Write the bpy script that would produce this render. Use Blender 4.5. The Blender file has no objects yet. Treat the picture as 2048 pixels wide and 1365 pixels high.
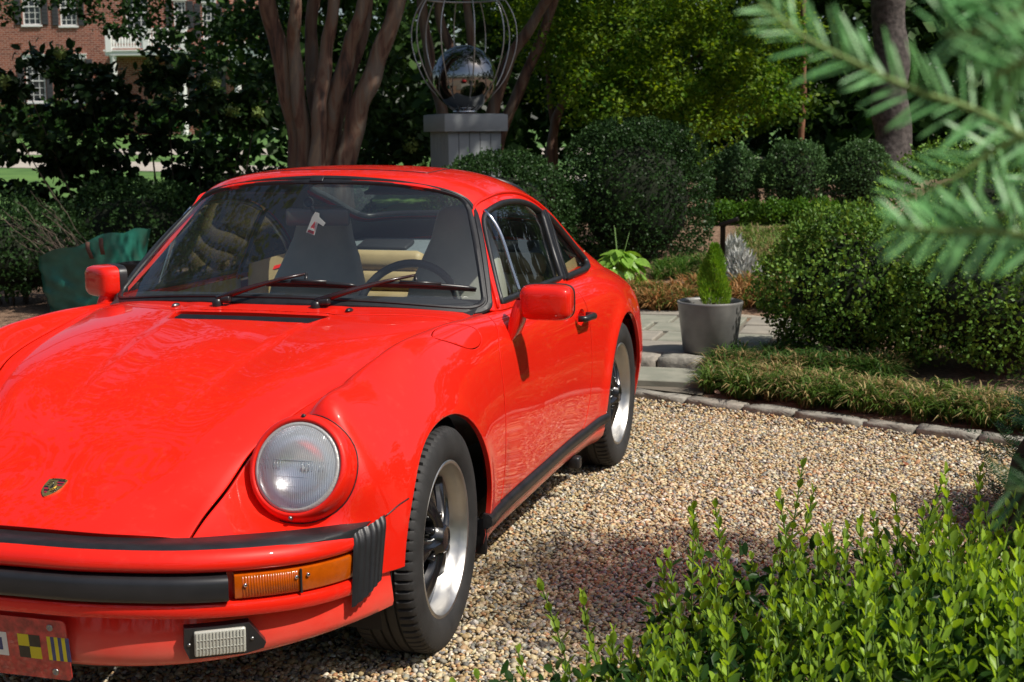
import bpy, bmesh, math, random
import numpy as np
from mathutils import Vector, Matrix
from mathutils.geometry import delaunay_2d_cdt

# ------------------------------------------------------------------ camera, sky, sun, exposure
SC = bpy.context.scene
COL = SC.collection
rng = np.random.default_rng(11)
random.seed(11)

cam_d = bpy.data.cameras.new('camera'); cam = bpy.data.objects.new('camera', cam_d); COL.objects.link(cam)
CAM = Vector((2.0312, -3.5713, 1.4308))
_yaw, _pit, _rol = -0.285, 0.1472, -0.0077
_f = Vector((math.sin(_yaw)*math.cos(_pit), math.cos(_yaw)*math.cos(_pit), -math.sin(_pit)))
_r = Vector((math.cos(_yaw), -math.sin(_yaw), 0)); _u = _r.cross(_f)
_r2 = math.cos(_rol)*_r + math.sin(_rol)*_u; _u2 = -math.sin(_rol)*_r + math.cos(_rol)*_u
cam.matrix_world = Matrix(((_r2.x, _u2.x, -_f.x, CAM.x), (_r2.y, _u2.y, -_f.y, CAM.y), (_r2.z, _u2.z, -_f.z, CAM.z), (0, 0, 0, 1)))
FPX = 2806.0
cam_d.sensor_width = 36.0; cam_d.lens = FPX/2048*36.0
cam_d.clip_start = 0.05; cam_d.clip_end = 800
cam_d.dof.use_dof = True; cam_d.dof.focus_distance = 3.9; cam_d.dof.aperture_fstop = 9.0
SC.camera = cam

SUN_TO = Vector((0.74, -0.16, 1.0)).normalized()          # towards the sun
sun_el = math.asin(SUN_TO.z); sun_az = math.atan2(SUN_TO.x, SUN_TO.y)
world = bpy.data.worlds.new('World'); SC.world = world; world.use_nodes = True
_nt = world.node_tree; _bg = _nt.nodes['Background']
_sky = _nt.nodes.new('ShaderNodeTexSky'); _sky.sky_type = 'NISHITA'; _sky.sun_disc = False
_sky.sun_elevation = sun_el; _sky.sun_rotation = sun_az; _sky.air_density = 1.0; _sky.dust_density = 2.2; _sky.ozone_density = 0.6
_nt.links.new(_sky.outputs[0], _bg.inputs[0]); _bg.inputs[1].default_value = 0.095
sun_d = bpy.data.lights.new('sun', 'SUN'); sun = bpy.data.objects.new('sun', sun_d); COL.objects.link(sun)
sun_d.energy = 4.6; sun_d.angle = math.radians(0.53); sun_d.color = (1.0, 0.945, 0.85)
sun.rotation_euler = SUN_TO.to_track_quat('Z', 'Y').to_euler(); sun.location = (8, -2, 12)
SC.view_settings.view_transform = 'Standard'; SC.view_settings.look = 'None'
SC.view_settings.gamma = 1.0; SC.view_settings.exposure = 0.08
SC.render.engine = 'CYCLES'
SC.cycles.use_denoising = True
SC.cycles.max_bounces = 10; SC.cycles.transparent_max_bounces = 24; SC.cycles.glossy_bounces = 5
SC.cycles.diffuse_bounces = 4; SC.cycles.transmission_bounces = 8; SC.cycles.caustics_reflective = False; SC.cycles.caustics_refractive = False

# ------------------------------------------------------------------ helpers: naming
def tag(o, label=None, cat=None, group=None, kind=None):
    if label: o['label'] = label
    if cat: o['category'] = cat
    if group: o['group'] = group
    if kind: o['kind'] = kind
    return o

def empty(name, loc=(0, 0, 0), rz=0.0, parent=None):
    o = bpy.data.objects.new(name, None); COL.objects.link(o)
    o.location = loc; o.rotation_euler = (0, 0, rz); o.parent = parent; o.empty_display_size = 0.1
    return o

def link(name, me, parent=None, loc=None):
    o = bpy.data.objects.new(name, me); COL.objects.link(o)
    if parent: o.parent = parent
    if loc is not None: o.location = loc
    return o

# ------------------------------------------------------------------ helpers: meshes
def mesh_np(name, V, F, mat=None, smooth=True, midx=None, col=None):
    """V (n,3); F (m,k) array or list of index tuples"""
    V = np.asarray(V, dtype=np.float32); me = bpy.data.meshes.new(name)
    if isinstance(F, np.ndarray) and F.ndim == 2:
        m, k = F.shape
        me.vertices.add(len(V)); me.vertices.foreach_set('co', V.ravel())
        me.loops.add(m*k); me.loops.foreach_set('vertex_index', F.astype(np.int32).ravel())
        me.polygons.add(m); me.polygons.foreach_set('loop_start', np.arange(0, m*k, k, dtype=np.int32))
        me.update(calc_edges=True)
    else:
        me.from_pydata([tuple(map(float, v)) for v in V], [], [tuple(map(int, f)) for f in F]); me.update()
    if smooth: me.polygons.foreach_set('use_smooth', np.ones(len(me.polygons), dtype=bool))
    if mat is not None:
        for mm in (mat if isinstance(mat, (list, tuple)) else [mat]): me.materials.append(mm)
    if midx is not None: me.polygons.foreach_set('material_index', np.asarray(midx, dtype=np.int32))
    if col is not None:
        at = me.color_attributes.new('tint', 'FLOAT_COLOR', 'POINT')
        at.data.foreach_set('color', np.c_[np.asarray(col, dtype=np.float32), np.ones(len(V), dtype=np.float32)].ravel())
    return me

class MB:
    """collects boxes, tubes, lathes ... into one mesh"""
    def __init__(s): s.V = []; s.F = []; s.sm = []
    def add(s, V, F, smooth=False):
        b = len(s.V); s.V += [tuple(map(float, v)) for v in V]
        for f in F: s.F.append(tuple(int(i)+b for i in f)); s.sm.append(smooth)
        return s
    def box(s, c, d, M=None, bev=0.0):
        c = Vector(c); hx, hy, hz = d[0]/2, d[1]/2, d[2]/2
        if bev <= 0:
            P = [Vector((x, y, z)) for x in (-hx, hx) for y in (-hy, hy) for z in (-hz, hz)]
            F = [(0, 1, 3, 2), (4, 6, 7, 5), (0, 4, 5, 1), (2, 3, 7, 6), (0, 2, 6, 4), (1, 5, 7, 3)]
            V = [(M @ p if M else p)+c for p in P]; return s.add(V, F)
        bm = bmesh.new(); bmesh.ops.create_cube(bm, size=1.0)
        for v in bm.verts: v.co = Vector((v.co.x*d[0], v.co.y*d[1], v.co.z*d[2]))
        bmesh.ops.bevel(bm, geom=bm.edges[:], offset=bev, segments=2, profile=0.5, affect='EDGES')
        bm.verts.index_update()
        V = [(M @ v.co if M else v.co)+c for v in bm.verts]; F = [[v.index for v in f.verts] for f in bm.faces]
        bm.free(); return s.add(V, F, True)
    def tube(s, pts, r, n=8, cap=True, closed=False, squash=None):
        pts = [Vector(p) for p in pts]; N = len(pts); rr = r if hasattr(r, '__len__') else [r]*N
        V = []; F = []; nrm = None
        for i, p in enumerate(pts):
            if closed: t = (pts[(i+1) % N]-pts[i-1])
            else: t = pts[min(i+1, N-1)]-pts[max(i-1, 0)]
            t = t.normalized() if t.length > 1e-9 else Vector((0, 0, 1))
            if nrm is None:
                a = Vector((0, 0, 1)) if abs(t.z) < .9 else Vector((1, 0, 0)); nrm = t.cross(a).normalized()
            else:
                nrm = (nrm-t*nrm.dot(t)); nrm = nrm.normalized() if nrm.length > 1e-6 else t.orthogonal().normalized()
            b = t.cross(nrm)
            for k in range(n):
                a = 2*math.pi*k/n; V.append(p+(nrm*math.cos(a)+b*math.sin(a))*rr[i])
        for i in range(N if closed else N-1):
            for k in range(n):
                a0 = i*n+k; a1 = i*n+(k+1) % n; j = ((i+1) % N)*n; F.append((a0, a1, j+(k+1) % n, j+k))
        if cap and not closed: F.append(tuple(range(n-1, -1, -1))); F.append(tuple((N-1)*n+k for k in range(n)))
        return s.add(V, F, True)
    def lathe(s, prof, n=32, c=(0, 0, 0), axis='Z', closed=False):
        """prof: (r, h) list"""
        V = []; F = []; c = Vector(c)
        for (r, h) in prof:
            for k in range(n):
                a = 2*math.pi*k/n; x, y = r*math.cos(a), r*math.sin(a)
                V.append(c+(Vector((x, y, h)) if axis == 'Z' else Vector((h, x, y)) if axis == 'X' else Vector((y, h, x))))
        m = len(prof)
        for i in range(m if closed else m-1):
            for k in range(n):
                j = (i+1) % m; F.append((i*n+k, i*n+(k+1) % n, j*n+(k+1) % n, j*n+k))
        return s.add(V, F, True)
    def sphere(s, c, r, n=16, m=10, M=None):
        V = []; F = []; c = Vector(c); r = r if hasattr(r, '__len__') else (r, r, r)
        for i in range(m+1):
            th = math.pi*i/m
            for k in range(n):
                a = 2*math.pi*k/n; p = Vector((r[0]*math.sin(th)*math.cos(a), r[1]*math.sin(th)*math.sin(a), r[2]*math.cos(th)))
                V.append(c+(M @ p if M else p))
        for i in range(m):
            for k in range(n): F.append((i*n+k, (i+1)*n+k, (i+1)*n+(k+1) % n, i*n+(k+1) % n))
        return s.add(V, F, True)
    def prism(s, poly, n0, thick, M=None, c=(0, 0, 0)):
        """poly in local XY, extruded along local Z by thick"""
        c = Vector(c); N = len(poly); V = []
        for h in (0, thick):
            for (x, y) in poly:
                p = Vector((x, y, h)); V.append((M @ p if M else p)+c)
        F = [tuple(range(N-1, -1, -1)), tuple(range(N, 2*N))]+[(i, (i+1) % N, N+(i+1) % N, N+i) for i in range(N)]
        return s.add(V, F)
    def grid(s, P, smooth=True, flip=False, closeu=False, closev=False):
        P = np.asarray(P); a, b = P.shape[:2]; F = []
        for i in range(a if closeu else a-1):
            for j in range(b if closev else b-1):
                i2, j2 = (i+1) % a, (j+1) % b
                q = (i*b+j, i2*b+j, i2*b+j2, i*b+j2); F.append(q[::-1] if flip else q)
        return s.add(P.reshape(-1, 3), F, smooth)
    def mesh(s, name, mat):
        me = bpy.data.meshes.new(name); me.from_pydata(s.V, [], s.F); me.update()
        me.polygons.foreach_set('use_smooth', np.array(s.sm, dtype=bool))
        for mm in (mat if isinstance(mat, (list, tuple)) else [mat]): me.materials.append(mm)
        return me
    def build(s, name, mat, parent=None, autosmooth=None, loc=None):
        me = s.mesh(name, mat)
        bm = bmesh.new(); bm.from_mesh(me); bmesh.ops.recalc_face_normals(bm, faces=bm.faces[:])
        if autosmooth:
            for e in bm.edges:
                if len(e.link_faces) == 2 and e.calc_face_angle(0) > math.radians(autosmooth): e.smooth = False
        bm.to_mesh(me); bm.free()
        return link(name, me, parent, loc)

# ------------------------------------------------------------------ helpers: materials
MATS = {}
def mat(name, base, rough=0.5, metal=0.0, coat=0.0, coat_rough=0.03, spec=0.5, var=0.0, scale=6.0, bump=0.0, bscale=40.0,
        tint=False, trans=0.0, emit=None, alpha=None, sheen=0.0, col2=None, detail=4.0, subsurf=None, rvar=0.0):
    m = bpy.data.materials.new(name); m.use_nodes = True; nt = m.node_tree; N = nt.nodes; L = nt.links
    b = N['Principled BSDF']
    def setv(k, v):
        if k in b.inputs: b.inputs[k].default_value = v
    setv('Base Color', (*base, 1)); setv('Roughness', rough); setv('Metallic', metal); setv('Coat Weight', coat); setv('Coat Roughness', coat_rough)
    setv('Specular IOR Level', spec); setv('Transmission Weight', trans); setv('Sheen Weight', sheen)
    src = None
    tc = N.new('ShaderNodeTexCoord')
    if tint:
        a = N.new('ShaderNodeAttribute'); a.attribute_name = 'tint'; src = a.outputs['Color']
    if var > 0 or col2 is not None:
        nz = N.new('ShaderNodeTexNoise'); nz.inputs['Scale'].default_value = scale; nz.inputs['Detail'].default_value = detail
        L.new(tc.outputs['Object'], nz.inputs['Vector'])
        if col2 is not None:
            cr = N.new('ShaderNodeValToRGB'); cr.color_ramp.elements[0].position = .38; cr.color_ramp.elements[1].position = .62
            cr.color_ramp.elements[0].color = (*base, 1); cr.color_ramp.elements[1].color = (*col2, 1)
            L.new(nz.outputs['Fac'], cr.inputs['Fac']); src = cr.outputs['Color']
        if var > 0:
            mr = N.new('ShaderNodeMapRange'); mr.inputs['From Min'].default_value = .3; mr.inputs['From Max'].default_value = .7
            mr.inputs['To Min'].default_value = 1-var; mr.inputs['To Max'].default_value = 1+var
            L.new(nz.outputs['Fac'], mr.inputs['Value'])
            mx = N.new('ShaderNodeMix'); mx.data_type = 'RGBA'; mx.blend_type = 'MULTIPLY'; mx.inputs['Factor'].default_value = 1.0
            if src is not None: L.new(src, mx.inputs[6])
            else: mx.inputs[6].default_value = (*base, 1)
            L.new(mr.outputs['Result'], mx.inputs[7]); src = mx.outputs[2]
    if src is not None: L.new(src, b.inputs['Base Color'])
    if rvar > 0:
        nz3 = N.new('ShaderNodeTexNoise'); nz3.inputs['Scale'].default_value = scale*1.7; nz3.inputs['Detail'].default_value = 5
        L.new(tc.outputs['Object'], nz3.inputs['Vector'])
        mr3 = N.new('ShaderNodeMapRange'); mr3.inputs['From Min'].default_value = .3; mr3.inputs['From Max'].default_value = .7
        mr3.inputs['To Min'].default_value = max(.02, rough-rvar); mr3.inputs['To Max'].default_value = rough+rvar
        L.new(nz3.outputs['Fac'], mr3.inputs['Value']); L.new(mr3.outputs['Result'], b.inputs['Roughness'])
    if bump > 0:
        nb = N.new('ShaderNodeTexNoise'); nb.inputs['Scale'].default_value = bscale; nb.inputs['Detail'].default_value = 6
        L.new(tc.outputs['Object'], nb.inputs['Vector'])
        bp = N.new('ShaderNodeBump'); bp.inputs['Strength'].default_value = bump; bp.inputs['Distance'].default_value = 0.01
        L.new(nb.outputs['Fac'], bp.inputs['Height']); L.new(bp.outputs['Normal'], b.inputs['Normal'])
    if subsurf:                                   # thin leaf: light shines through
        tr = N.new('ShaderNodeBsdfTranslucent'); ms = N.new('ShaderNodeMixShader'); ms.inputs[0].default_value = subsurf
        hs = N.new('ShaderNodeHueSaturation'); hs.inputs['Value'].default_value = 1.5; hs.inputs['Hue'].default_value = 0.485; hs.inputs['Saturation'].default_value = 1.1
        if src is not None: L.new(src, hs.inputs['Color'])
        else: hs.inputs['Color'].default_value = (*base, 1)
        L.new(hs.outputs[0], tr.inputs['Color'])
        L.new(b.outputs[0], ms.inputs[1]); L.new(tr.outputs[0], ms.inputs[2]); L.new(ms.outputs[0], N['Material Output'].inputs['Surface'])
    if emit: setv('Emission Color', (*emit[0], 1)); setv('Emission Strength', emit[1])
    MATS[name] = m
    return m

def glass_mat(name, tint=(1, 1, 1), f0=0.04, rough=0.0, frost=0.0):
    """thin pane: clear with a Fresnel reflection"""
    m = bpy.data.materials.new(name); m.use_nodes = True; nt = m.node_tree; N = nt.nodes; L = nt.links
    N.remove(N['Principled BSDF'])
    fr = N.new('ShaderNodeFresnel'); ior = (1+math.sqrt(f0))/(1-math.sqrt(f0)); ge = N.new('ShaderNodeNewGeometry'); mr = N.new('ShaderNodeMapRange')
    mr.inputs['To Min'].default_value = ior; mr.inputs['To Max'].default_value = 1/ior; L.new(ge.outputs['Backfacing'], mr.inputs['Value']); L.new(mr.outputs[0], fr.inputs['IOR'])   # same reflectance from both sides of the pane
    t = N.new('ShaderNodeBsdfTransparent'); t.inputs[0].default_value = (*tint, 1)
    g = N.new('ShaderNodeBsdfGlossy'); g.inputs['Roughness'].default_value = rough
    ms = N.new('ShaderNodeMixShader'); L.new(fr.outputs[0], ms.inputs[0]); L.new(t.outputs[0], ms.inputs[1]); L.new(g.outputs[0], ms.inputs[2])
    out = ms.outputs[0]
    if frost > 0:                                   # dust film; its bluish tint also paints in the veil of sky glow
        d = N.new('ShaderNodeBsdfDiffuse'); d.inputs[0].default_value = (.52, .57, .64, 1)
        m2 = N.new('ShaderNodeMixShader'); m2.inputs[0].default_value = frost; L.new(out, m2.inputs[1]); L.new(d.outputs[0], m2.inputs[2]); out = m2.outputs[0]
    L.new(out, N['Material Output'].inputs['Surface']); return m

# ================================================================== THE CAR
# car coordinates equal world coordinates: x = car's left, y = towards the tail, z = up; front axle at y = 0
def paint_mat():
    m = mat('red_paint', (0.78, 0.015, 0.005), rough=0.45, coat=.85, coat_rough=0.015, spec=0.12)
    nt = m.node_tree; N = nt.nodes; L = nt.links; b = N['Principled BSDF']
    tc = N.new('ShaderNodeTexCoord')
    # faint dust and polish haze, heavier low on the body
    nz = N.new('ShaderNodeTexNoise'); nz.inputs['Scale'].default_value = 26; nz.inputs['Detail'].default_value = 8; nz.inputs['Roughness'].default_value = .68
    L.new(tc.outputs['Object'], nz.inputs['Vector'])
    r = N.new('ShaderNodeMapRange'); r.inputs['From Min'].default_value = .56; r.inputs['From Max'].default_value = .8; r.inputs['To Min'].default_value = .0; r.inputs['To Max'].default_value = .07
    L.new(nz.outputs['Fac'], r.inputs['Value'])
    sp = N.new('ShaderNodeSeparateXYZ'); L.new(tc.outputs['Object'], sp.inputs[0])
    lo = N.new('ShaderNodeMapRange'); lo.inputs['From Min'].default_value = .34; lo.inputs['From Max'].default_value = .17; lo.inputs['To Min'].default_value = 0; lo.inputs['To Max'].default_value = .95
    L.new(sp.outputs['Z'], lo.inputs['Value'])
    nz2 = N.new('ShaderNodeTexNoise'); nz2.inputs['Scale'].default_value = 9; nz2.inputs['Detail'].default_value = 9; L.new(tc.outputs['Object'], nz2.inputs['Vector'])
    mu = N.new('ShaderNodeMath'); mu.operation = 'MULTIPLY'; L.new(lo.outputs[0], mu.inputs[0]); L.new(nz2.outputs['Fac'], mu.inputs[1])
    ad = N.new('ShaderNodeMath'); ad.operation = 'ADD'; L.new(mu.outputs[0], ad.inputs[0]); L.new(r.outputs[0], ad.inputs[1])
    mx = N.new('ShaderNodeMix'); mx.data_type = 'RGBA'; L.new(ad.outputs[0], mx.inputs[0]); mx.inputs[6].default_value = b.inputs['Base Color'].default_value; mx.inputs[7].default_value = (.46, .26, .19, 1)
    L.new(mx.outputs[2], b.inputs['Base Color'])
    cr = N.new('ShaderNodeMapRange'); cr.inputs['To Min'].default_value = .02; cr.inputs['To Max'].default_value = .5; L.new(ad.outputs[0], cr.inputs['Value']); L.new(cr.outputs[0], b.inputs['Coat Roughness'])
    return m
M_RED = paint_mat()
M_BLK = mat('black_rubber', (.014, .014, .016), rough=.42, var=.25, scale=30, bump=.05, bscale=300)
M_TRIM = mat('black_trim', (.018, .018, .02), rough=.33, var=.15, scale=20)
M_DARK = mat('dark_cavity', (.008, .008, .009), rough=.8)
M_CHROME = mat('chrome', (.78, .78, .8), rough=.12, metal=1.0)
M_LIP = mat('polished_alloy', (.55, .54, .52), rough=.40, metal=1.0, var=.06, scale=14, rvar=.07)
M_SPOKE = mat('black_enamel', (.008, .008, .01), rough=.22, coat=.6, coat_rough=.08)
M_TYRE = mat('tyre_rubber', (.022, .021, .021), rough=.72, var=.3, scale=18, bump=.08, bscale=160)
M_STEEL = mat('dull_steel', (.32, .32, .32), rough=.35, metal=1.0)
M_GLASS = glass_mat('window_glass', tint=(.90, .95, .92), f0=.085, frost=.012)
M_GLASS_S = glass_mat('side_glass', tint=(.80, .86, .82), f0=.075, frost=.004)
M_TAN = mat('tan_leather', (.50, .37, .19), rough=.5, var=.12, scale=8, bump=.06, bscale=120)
M_SEAT = mat('grey_tan_leather', (.48, .45, .40), rough=.55, var=.12, scale=8, bump=.06, bscale=120)
M_DASH = mat('black_dashboard', (.02, .021, .024), rough=.55, bump=.05, bscale=220)
M_SHELF = mat('grey_carpet', (.16, .19, .21), rough=.95, var=.15, scale=60)
M_AMBER = mat('amber_lens', (.64, .115, .003), rough=.16, trans=.3, coat=.7, spec=.5, var=.10, scale=60)
M_WHITE = mat('white_card', (.8, .8, .77), rough=.5)
M_TAGRED = mat('red_card', (.6, .03, .03), rough=.5)

def nat_mat(x):
    """matrix giving natural cubic spline second derivatives from values at knots x"""
    n = len(x); h = np.diff(x); A = np.eye(n); B = np.zeros((n, n))
    for i in range(1, n-1):
        A[i, i-1] = h[i-1]/6; A[i, i] = (h[i-1]+h[i])/3; A[i, i+1] = h[i]/6
        B[i, i-1] = 1/h[i-1]; B[i, i] = -1/h[i-1]-1/h[i]; B[i, i+1] = 1/h[i]
    return np.linalg.solve(A, B)
def sp_w(x, q):
    """weights so that spline(q) = (wa*y[i]+wb*y[i+1]) + (wc*m[i]+wd*m[i+1])"""
    i = np.clip(np.searchsorted(x, q, side='right')-1, 0, len(x)-2); h = x[i+1]-x[i]
    a = (x[i+1]-q)/h; b = 1-a
    return i, a, b, (a**3-a)*h*h/6, (b**3-b)*h*h/6

class Net:
    def __init__(s, P):
        s.P = P = np.asarray(P, float)                      # (n, m, 3)
        ds = np.linalg.norm(np.diff(P, axis=0), axis=2); dt = np.linalg.norm(np.diff(P, axis=1), axis=2)
        s.sk = np.r_[0, np.cumsum(ds.mean(1))]; s.tk = np.r_[0, np.cumsum(dt.mean(0))]
        c = s.tk[len(s.tk)//2]; s.tk = s.tk-c
        Ms = nat_mat(s.sk); s.D = np.einsum('ij,jkc->ikc', Ms, P); s.Mt = nat_mat(s.tk); s.disp = None
    def raw(s, q):
        q = np.asarray(q, float); i, a, b, c, d = sp_w(s.sk, q[:, 0])
        R = a[:, None, None]*s.P[i]+b[:, None, None]*s.P[i+1]+c[:, None, None]*s.D[i]+d[:, None, None]*s.D[i+1]
        W = np.einsum('kj,njc->nkc', s.Mt, R); i, a, b, c, d = sp_w(s.tk, q[:, 1]); n = np.arange(len(q))
        return a[:, None]*R[n, i]+b[:, None]*R[n, i+1]+c[:, None]*W[n, i]+d[:, None]*W[n, i+1]
    def rawn(s, q, e=2e-3):
        q = np.asarray(q, float); ea = np.array([e, 0]); eb = np.array([0, e])
        n = np.cross(s.raw(q+ea)-s.raw(q-ea), s.raw(q+eb)-s.raw(q-eb)); n /= np.linalg.norm(n, axis=1)[:, None]+1e-12
        return -n
    def __call__(s, q):
        p = s.raw(q)
        if s.disp is not None: p = p+s.rawn(q)*s.disp(p)[:, None]
        return p
    def normal(s, q, e=1.5e-3):
        q = np.asarray(q, float); ea = np.array([e, 0]); eb = np.array([0, e])
        n = -np.cross(s(q+ea)-s(q-ea), s(q+eb)-s(q-eb)); return n/(np.linalg.norm(n, axis=1)[:, None]+1e-12)
    def inv(s, tgt, axes, tlo, thi, slo=None, shi=None):
        """parameters whose point matches tgt (n,2) in the two axes"""
        slo = s.sk[0] if slo is None else slo; shi = s.sk[-1] if shi is None else shi
        tgt = np.atleast_2d(np.asarray(tgt, float))
        A, B = np.meshgrid(np.linspace(slo, shi, 110), np.linspace(tlo, thi, 60), indexing='ij'); Q = np.c_[A.ravel(), B.ravel()]
        A2_ = np.zeros((2, 3)); 
        if isinstance(axes, list): A2_[0, axes[0]] = 1; A2_[1, axes[1]] = 1
        else: A2_ = axes
        f = lambda qq: s(qq) @ A2_.T
        G = f(Q); q = np.array([Q[np.argmin(((G-t)**2).sum(1))] for t in tgt]); e = 1e-4; ea = np.array([e, 0]); eb = np.array([0, e])
        for _ in range(14):
            r = f(q)-tgt; Ja = (f(q+ea)-f(q-ea))/(2*e); Jb = (f(q+eb)-f(q-eb))/(2*e)
            det = Ja[:, 0]*Jb[:, 1]-Ja[:, 1]*Jb[:, 0]; det = np.where(np.abs(det) < 1e-6, 1e-6, det)
            d = np.c_[(r[:, 0]*Jb[:, 1]-r[:, 1]*Jb[:, 0])/det, (Ja[:, 0]*r[:, 1]-Ja[:, 1]*r[:, 0])/det]
            q = q-np.clip(d, -.04, .04)
            if np.abs(d).max() < 1e-6: break
        return q

def resample(P, step, closed=True):
    P = np.asarray(P, float)
    Q = np.vstack([P, P[:1]]) if closed else P
    out = []
    for a, b in zip(Q[:-1], Q[1:]):
        n = max(1, int(math.ceil(np.linalg.norm(b-a)/step)))
        for k in range(n): out.append(a+(b-a)*k/n)
    if not closed: out.append(Q[-1])
    return np.array(out)
def pip(P, poly):
    x, y = P[:, 0], P[:, 1]; ins = np.zeros(len(P), bool); a = np.asarray(poly); b = np.roll(a, -1, 0)
    for (x1, y1), (x2, y2) in zip(a, b):
        c = ((y1 > y) != (y2 > y)); 
        if abs(y2-y1) > 1e-12: ins ^= c & (x < (x2-x1)*(y-y1)/(y2-y1)+x1)
    return ins
def area(P): x, y = P[:, 0], P[:, 1]; return .5*np.sum(x*np.roll(y, -1)-y*np.roll(x, -1))
def offset(P, d):
    """move a closed polygon inwards (CCW) by d"""
    a = np.roll(P, 1, 0); b = np.roll(P, -1, 0); t1 = P-a; t2 = b-P
    t1 /= np.linalg.norm(t1, axis=1)[:, None]+1e-12; t2 /= np.linalg.norm(t2, axis=1)[:, None]+1e-12
    t = t1+t2; t /= np.linalg.norm(t, axis=1)[:, None]+1e-12
    return P+d*np.c_[-t[:, 1], t[:, 0]]
def arc_smooth(pts, n=10, closed=False):
    """Catmull-Rom through points"""
    P = np.asarray(pts, float); N = len(P); out = []
    rngi = range(N) if closed else range(N-1)
    for i in rngi:
        p0 = P[i-1] if (closed or i > 0) else 2*P[0]-P[1]; p1 = P[i]; p2 = P[(i+1) % N]; p3 = P[(i+2) % N] if (closed or i+2 < N) else 2*P[-1]-P[-2]
        for k in range(n):
            t = k/n; out.append(.5*((2*p1)+(-p0+p2)*t+(2*p0-5*p1+4*p2-p3)*t*t+(-p0+3*p1-3*p2+p3)*t**3))
    if not closed: out.append(P[-1])
    return np.array(out)

def patch(S, loop, holes=(), step=.02, rim=.014, edge=.003, lift=0.0, bevel=.0012):
    """trimmed sheet on surface S: loop and holes in parameter space. returns V, F, N"""
    def prep(l, ccw):
        l = resample(np.asarray(l, float), step)
        if (area(l) > 0) != ccw: l = l[::-1]
        return l
    loops = [prep(loop, True)]+[prep(h, False) for h in holes]
    pts = []; edges = []; nb = 0
    for l in loops:
        n = len(l); pts.append(l); edges += [(nb+i, nb+(i+1) % n) for i in range(n)]; nb += n
    inner = [offset(l, edge) for l in loops]
    lo = loops[0].min(0); hi = loops[0].max(0)
    gx, gy = np.meshgrid(np.arange(lo[0]+step*.5, hi[0], step), np.arange(lo[1]+step*.5, hi[1], step), indexing='ij'); g = np.c_[gx.ravel(), gy.ravel()]
    k = pip(g, loops[0])
    for l in loops[1:]: k &= ~pip(g, l)
    g = g[k]
    allb = np.vstack(loops)
    if len(g):
        d = np.full(len(g), 9.)
        for c in range(0, len(allb), 200): d = np.minimum(d, np.sqrt(((g[:, None]-allb[None, c:c+200])**2).sum(2)).min(1))
        g = g[d > step*.45]
    inn = np.vstack(inner); ok = pip(inn, loops[0])
    for l in loops[1:]: ok &= ~pip(inn, l)
    inn = inn[ok]
    allp = np.vstack(pts+[inn, g]) if len(g) else np.vstack(pts+[inn])
    vo, eo, fo, ov, _, _ = delaunay_2d_cdt([Vector(p) for p in allp], edges, [], 0, 1e-7)
    Q = np.array([tuple(v) for v in vo]); F = np.array([f for f in fo if len(f) == 3])
    cen = Q[F].mean(1); k = pip(cen, loops[0])
    for l in loops[1:]: k &= ~pip(cen, l)
    F = F[k]
    isb = np.zeros(len(Q), int)-1
    for i, o in enumerate(ov):
        for j in o:
            if j < nb: isb[i] = j
    V = S(Q); Nn = S.normal(Q)
    a, b, c = V[F[:, 0]], V[F[:, 1]], V[F[:, 2]]
    fl = (np.cross(b-a, c-a)*Nn[F].mean(1)).sum(1) < 0; F[fl] = F[fl][:, ::-1]
    V = V+Nn*lift
    # soft edge: boundary verts drop a little and their normals lean out
    bidx = np.where(isb >= 0)[0]; pos = {isb[i]: i for i in bidx}
    extraV = []; extraN = []; extraF = []; base = len(V)
    k0 = 0; Vb = V.copy(); Nb = Nn.copy()
    for l in loops:
        n = len(l); ids = [pos.get(k0+i) for i in range(n)]; k0 += n
        ids = [i for i in ids if i is not None]; m = len(ids)
        if m < 3: continue
        T = V[np.roll(ids, -1)]-V[np.roll(ids, 1)]; T /= np.linalg.norm(T, axis=1)[:, None]+1e-12
        O = np.cross(T, Nn[ids]); 
        # outwards: test against parameter interior
        qi = Q[ids]; tt = Q[np.roll(ids, -1)]-Q[np.roll(ids, 1)]; tt /= np.linalg.norm(tt, axis=1)[:, None]+1e-12
        pin = S(qi+.004*np.c_[-tt[:, 1], tt[:, 0]])-S(qi); O *= -np.sign((O*pin).sum(1))[:, None]
        nn = Nn[ids]+.9*O; nn /= np.linalg.norm(nn, axis=1)[:, None]; Nb[ids] = nn; Vb[ids] = V[ids]-Nn[ids]*bevel
        if rim > 0:
            s0 = base+len(extraV); extraV += list(Vb[ids])+list(Vb[ids]-Nn[ids]*rim); extraN += list(O)+list(O)
            for i in range(m):
                j = (i+1) % m; extraF.append((s0+i, s0+j, s0+m+j, s0+m+i, O[i]))
    V = Vb; Nn = Nb
    faces = [tuple(f) for f in F]
    if extraV:
        V = np.vstack([V, extraV]); Nn = np.vstack([Nn, extraN])
        for a, b, c, d, o in extraF:
            nrm = np.cross(V[b]-V[a], V[c]-V[a]); q = (a, b, c, d)
            faces.append(q if (nrm*o).sum() >= 0 else q[::-1])
    return V, faces, Nn

def sheet(name, data, m, parent, mirror=False):
    V, F, Nn = data
    if mirror:
        V = V*[-1, 1, 1]; Nn = Nn*[-1, 1, 1]; F = [f[::-1] for f in F]
    me = bpy.data.meshes.new(name); me.from_pydata([tuple(map(float, v)) for v in V], [], [tuple(int(i) for i in f) for f in F]); me.update()
    me.polygons.foreach_set('use_smooth', np.ones(len(me.polygons), bool)); me.materials.append(m)
    me.normals_split_custom_set_from_vertices([tuple(map(float, n)) for n in Nn])
    return link(name, me, parent)

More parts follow.
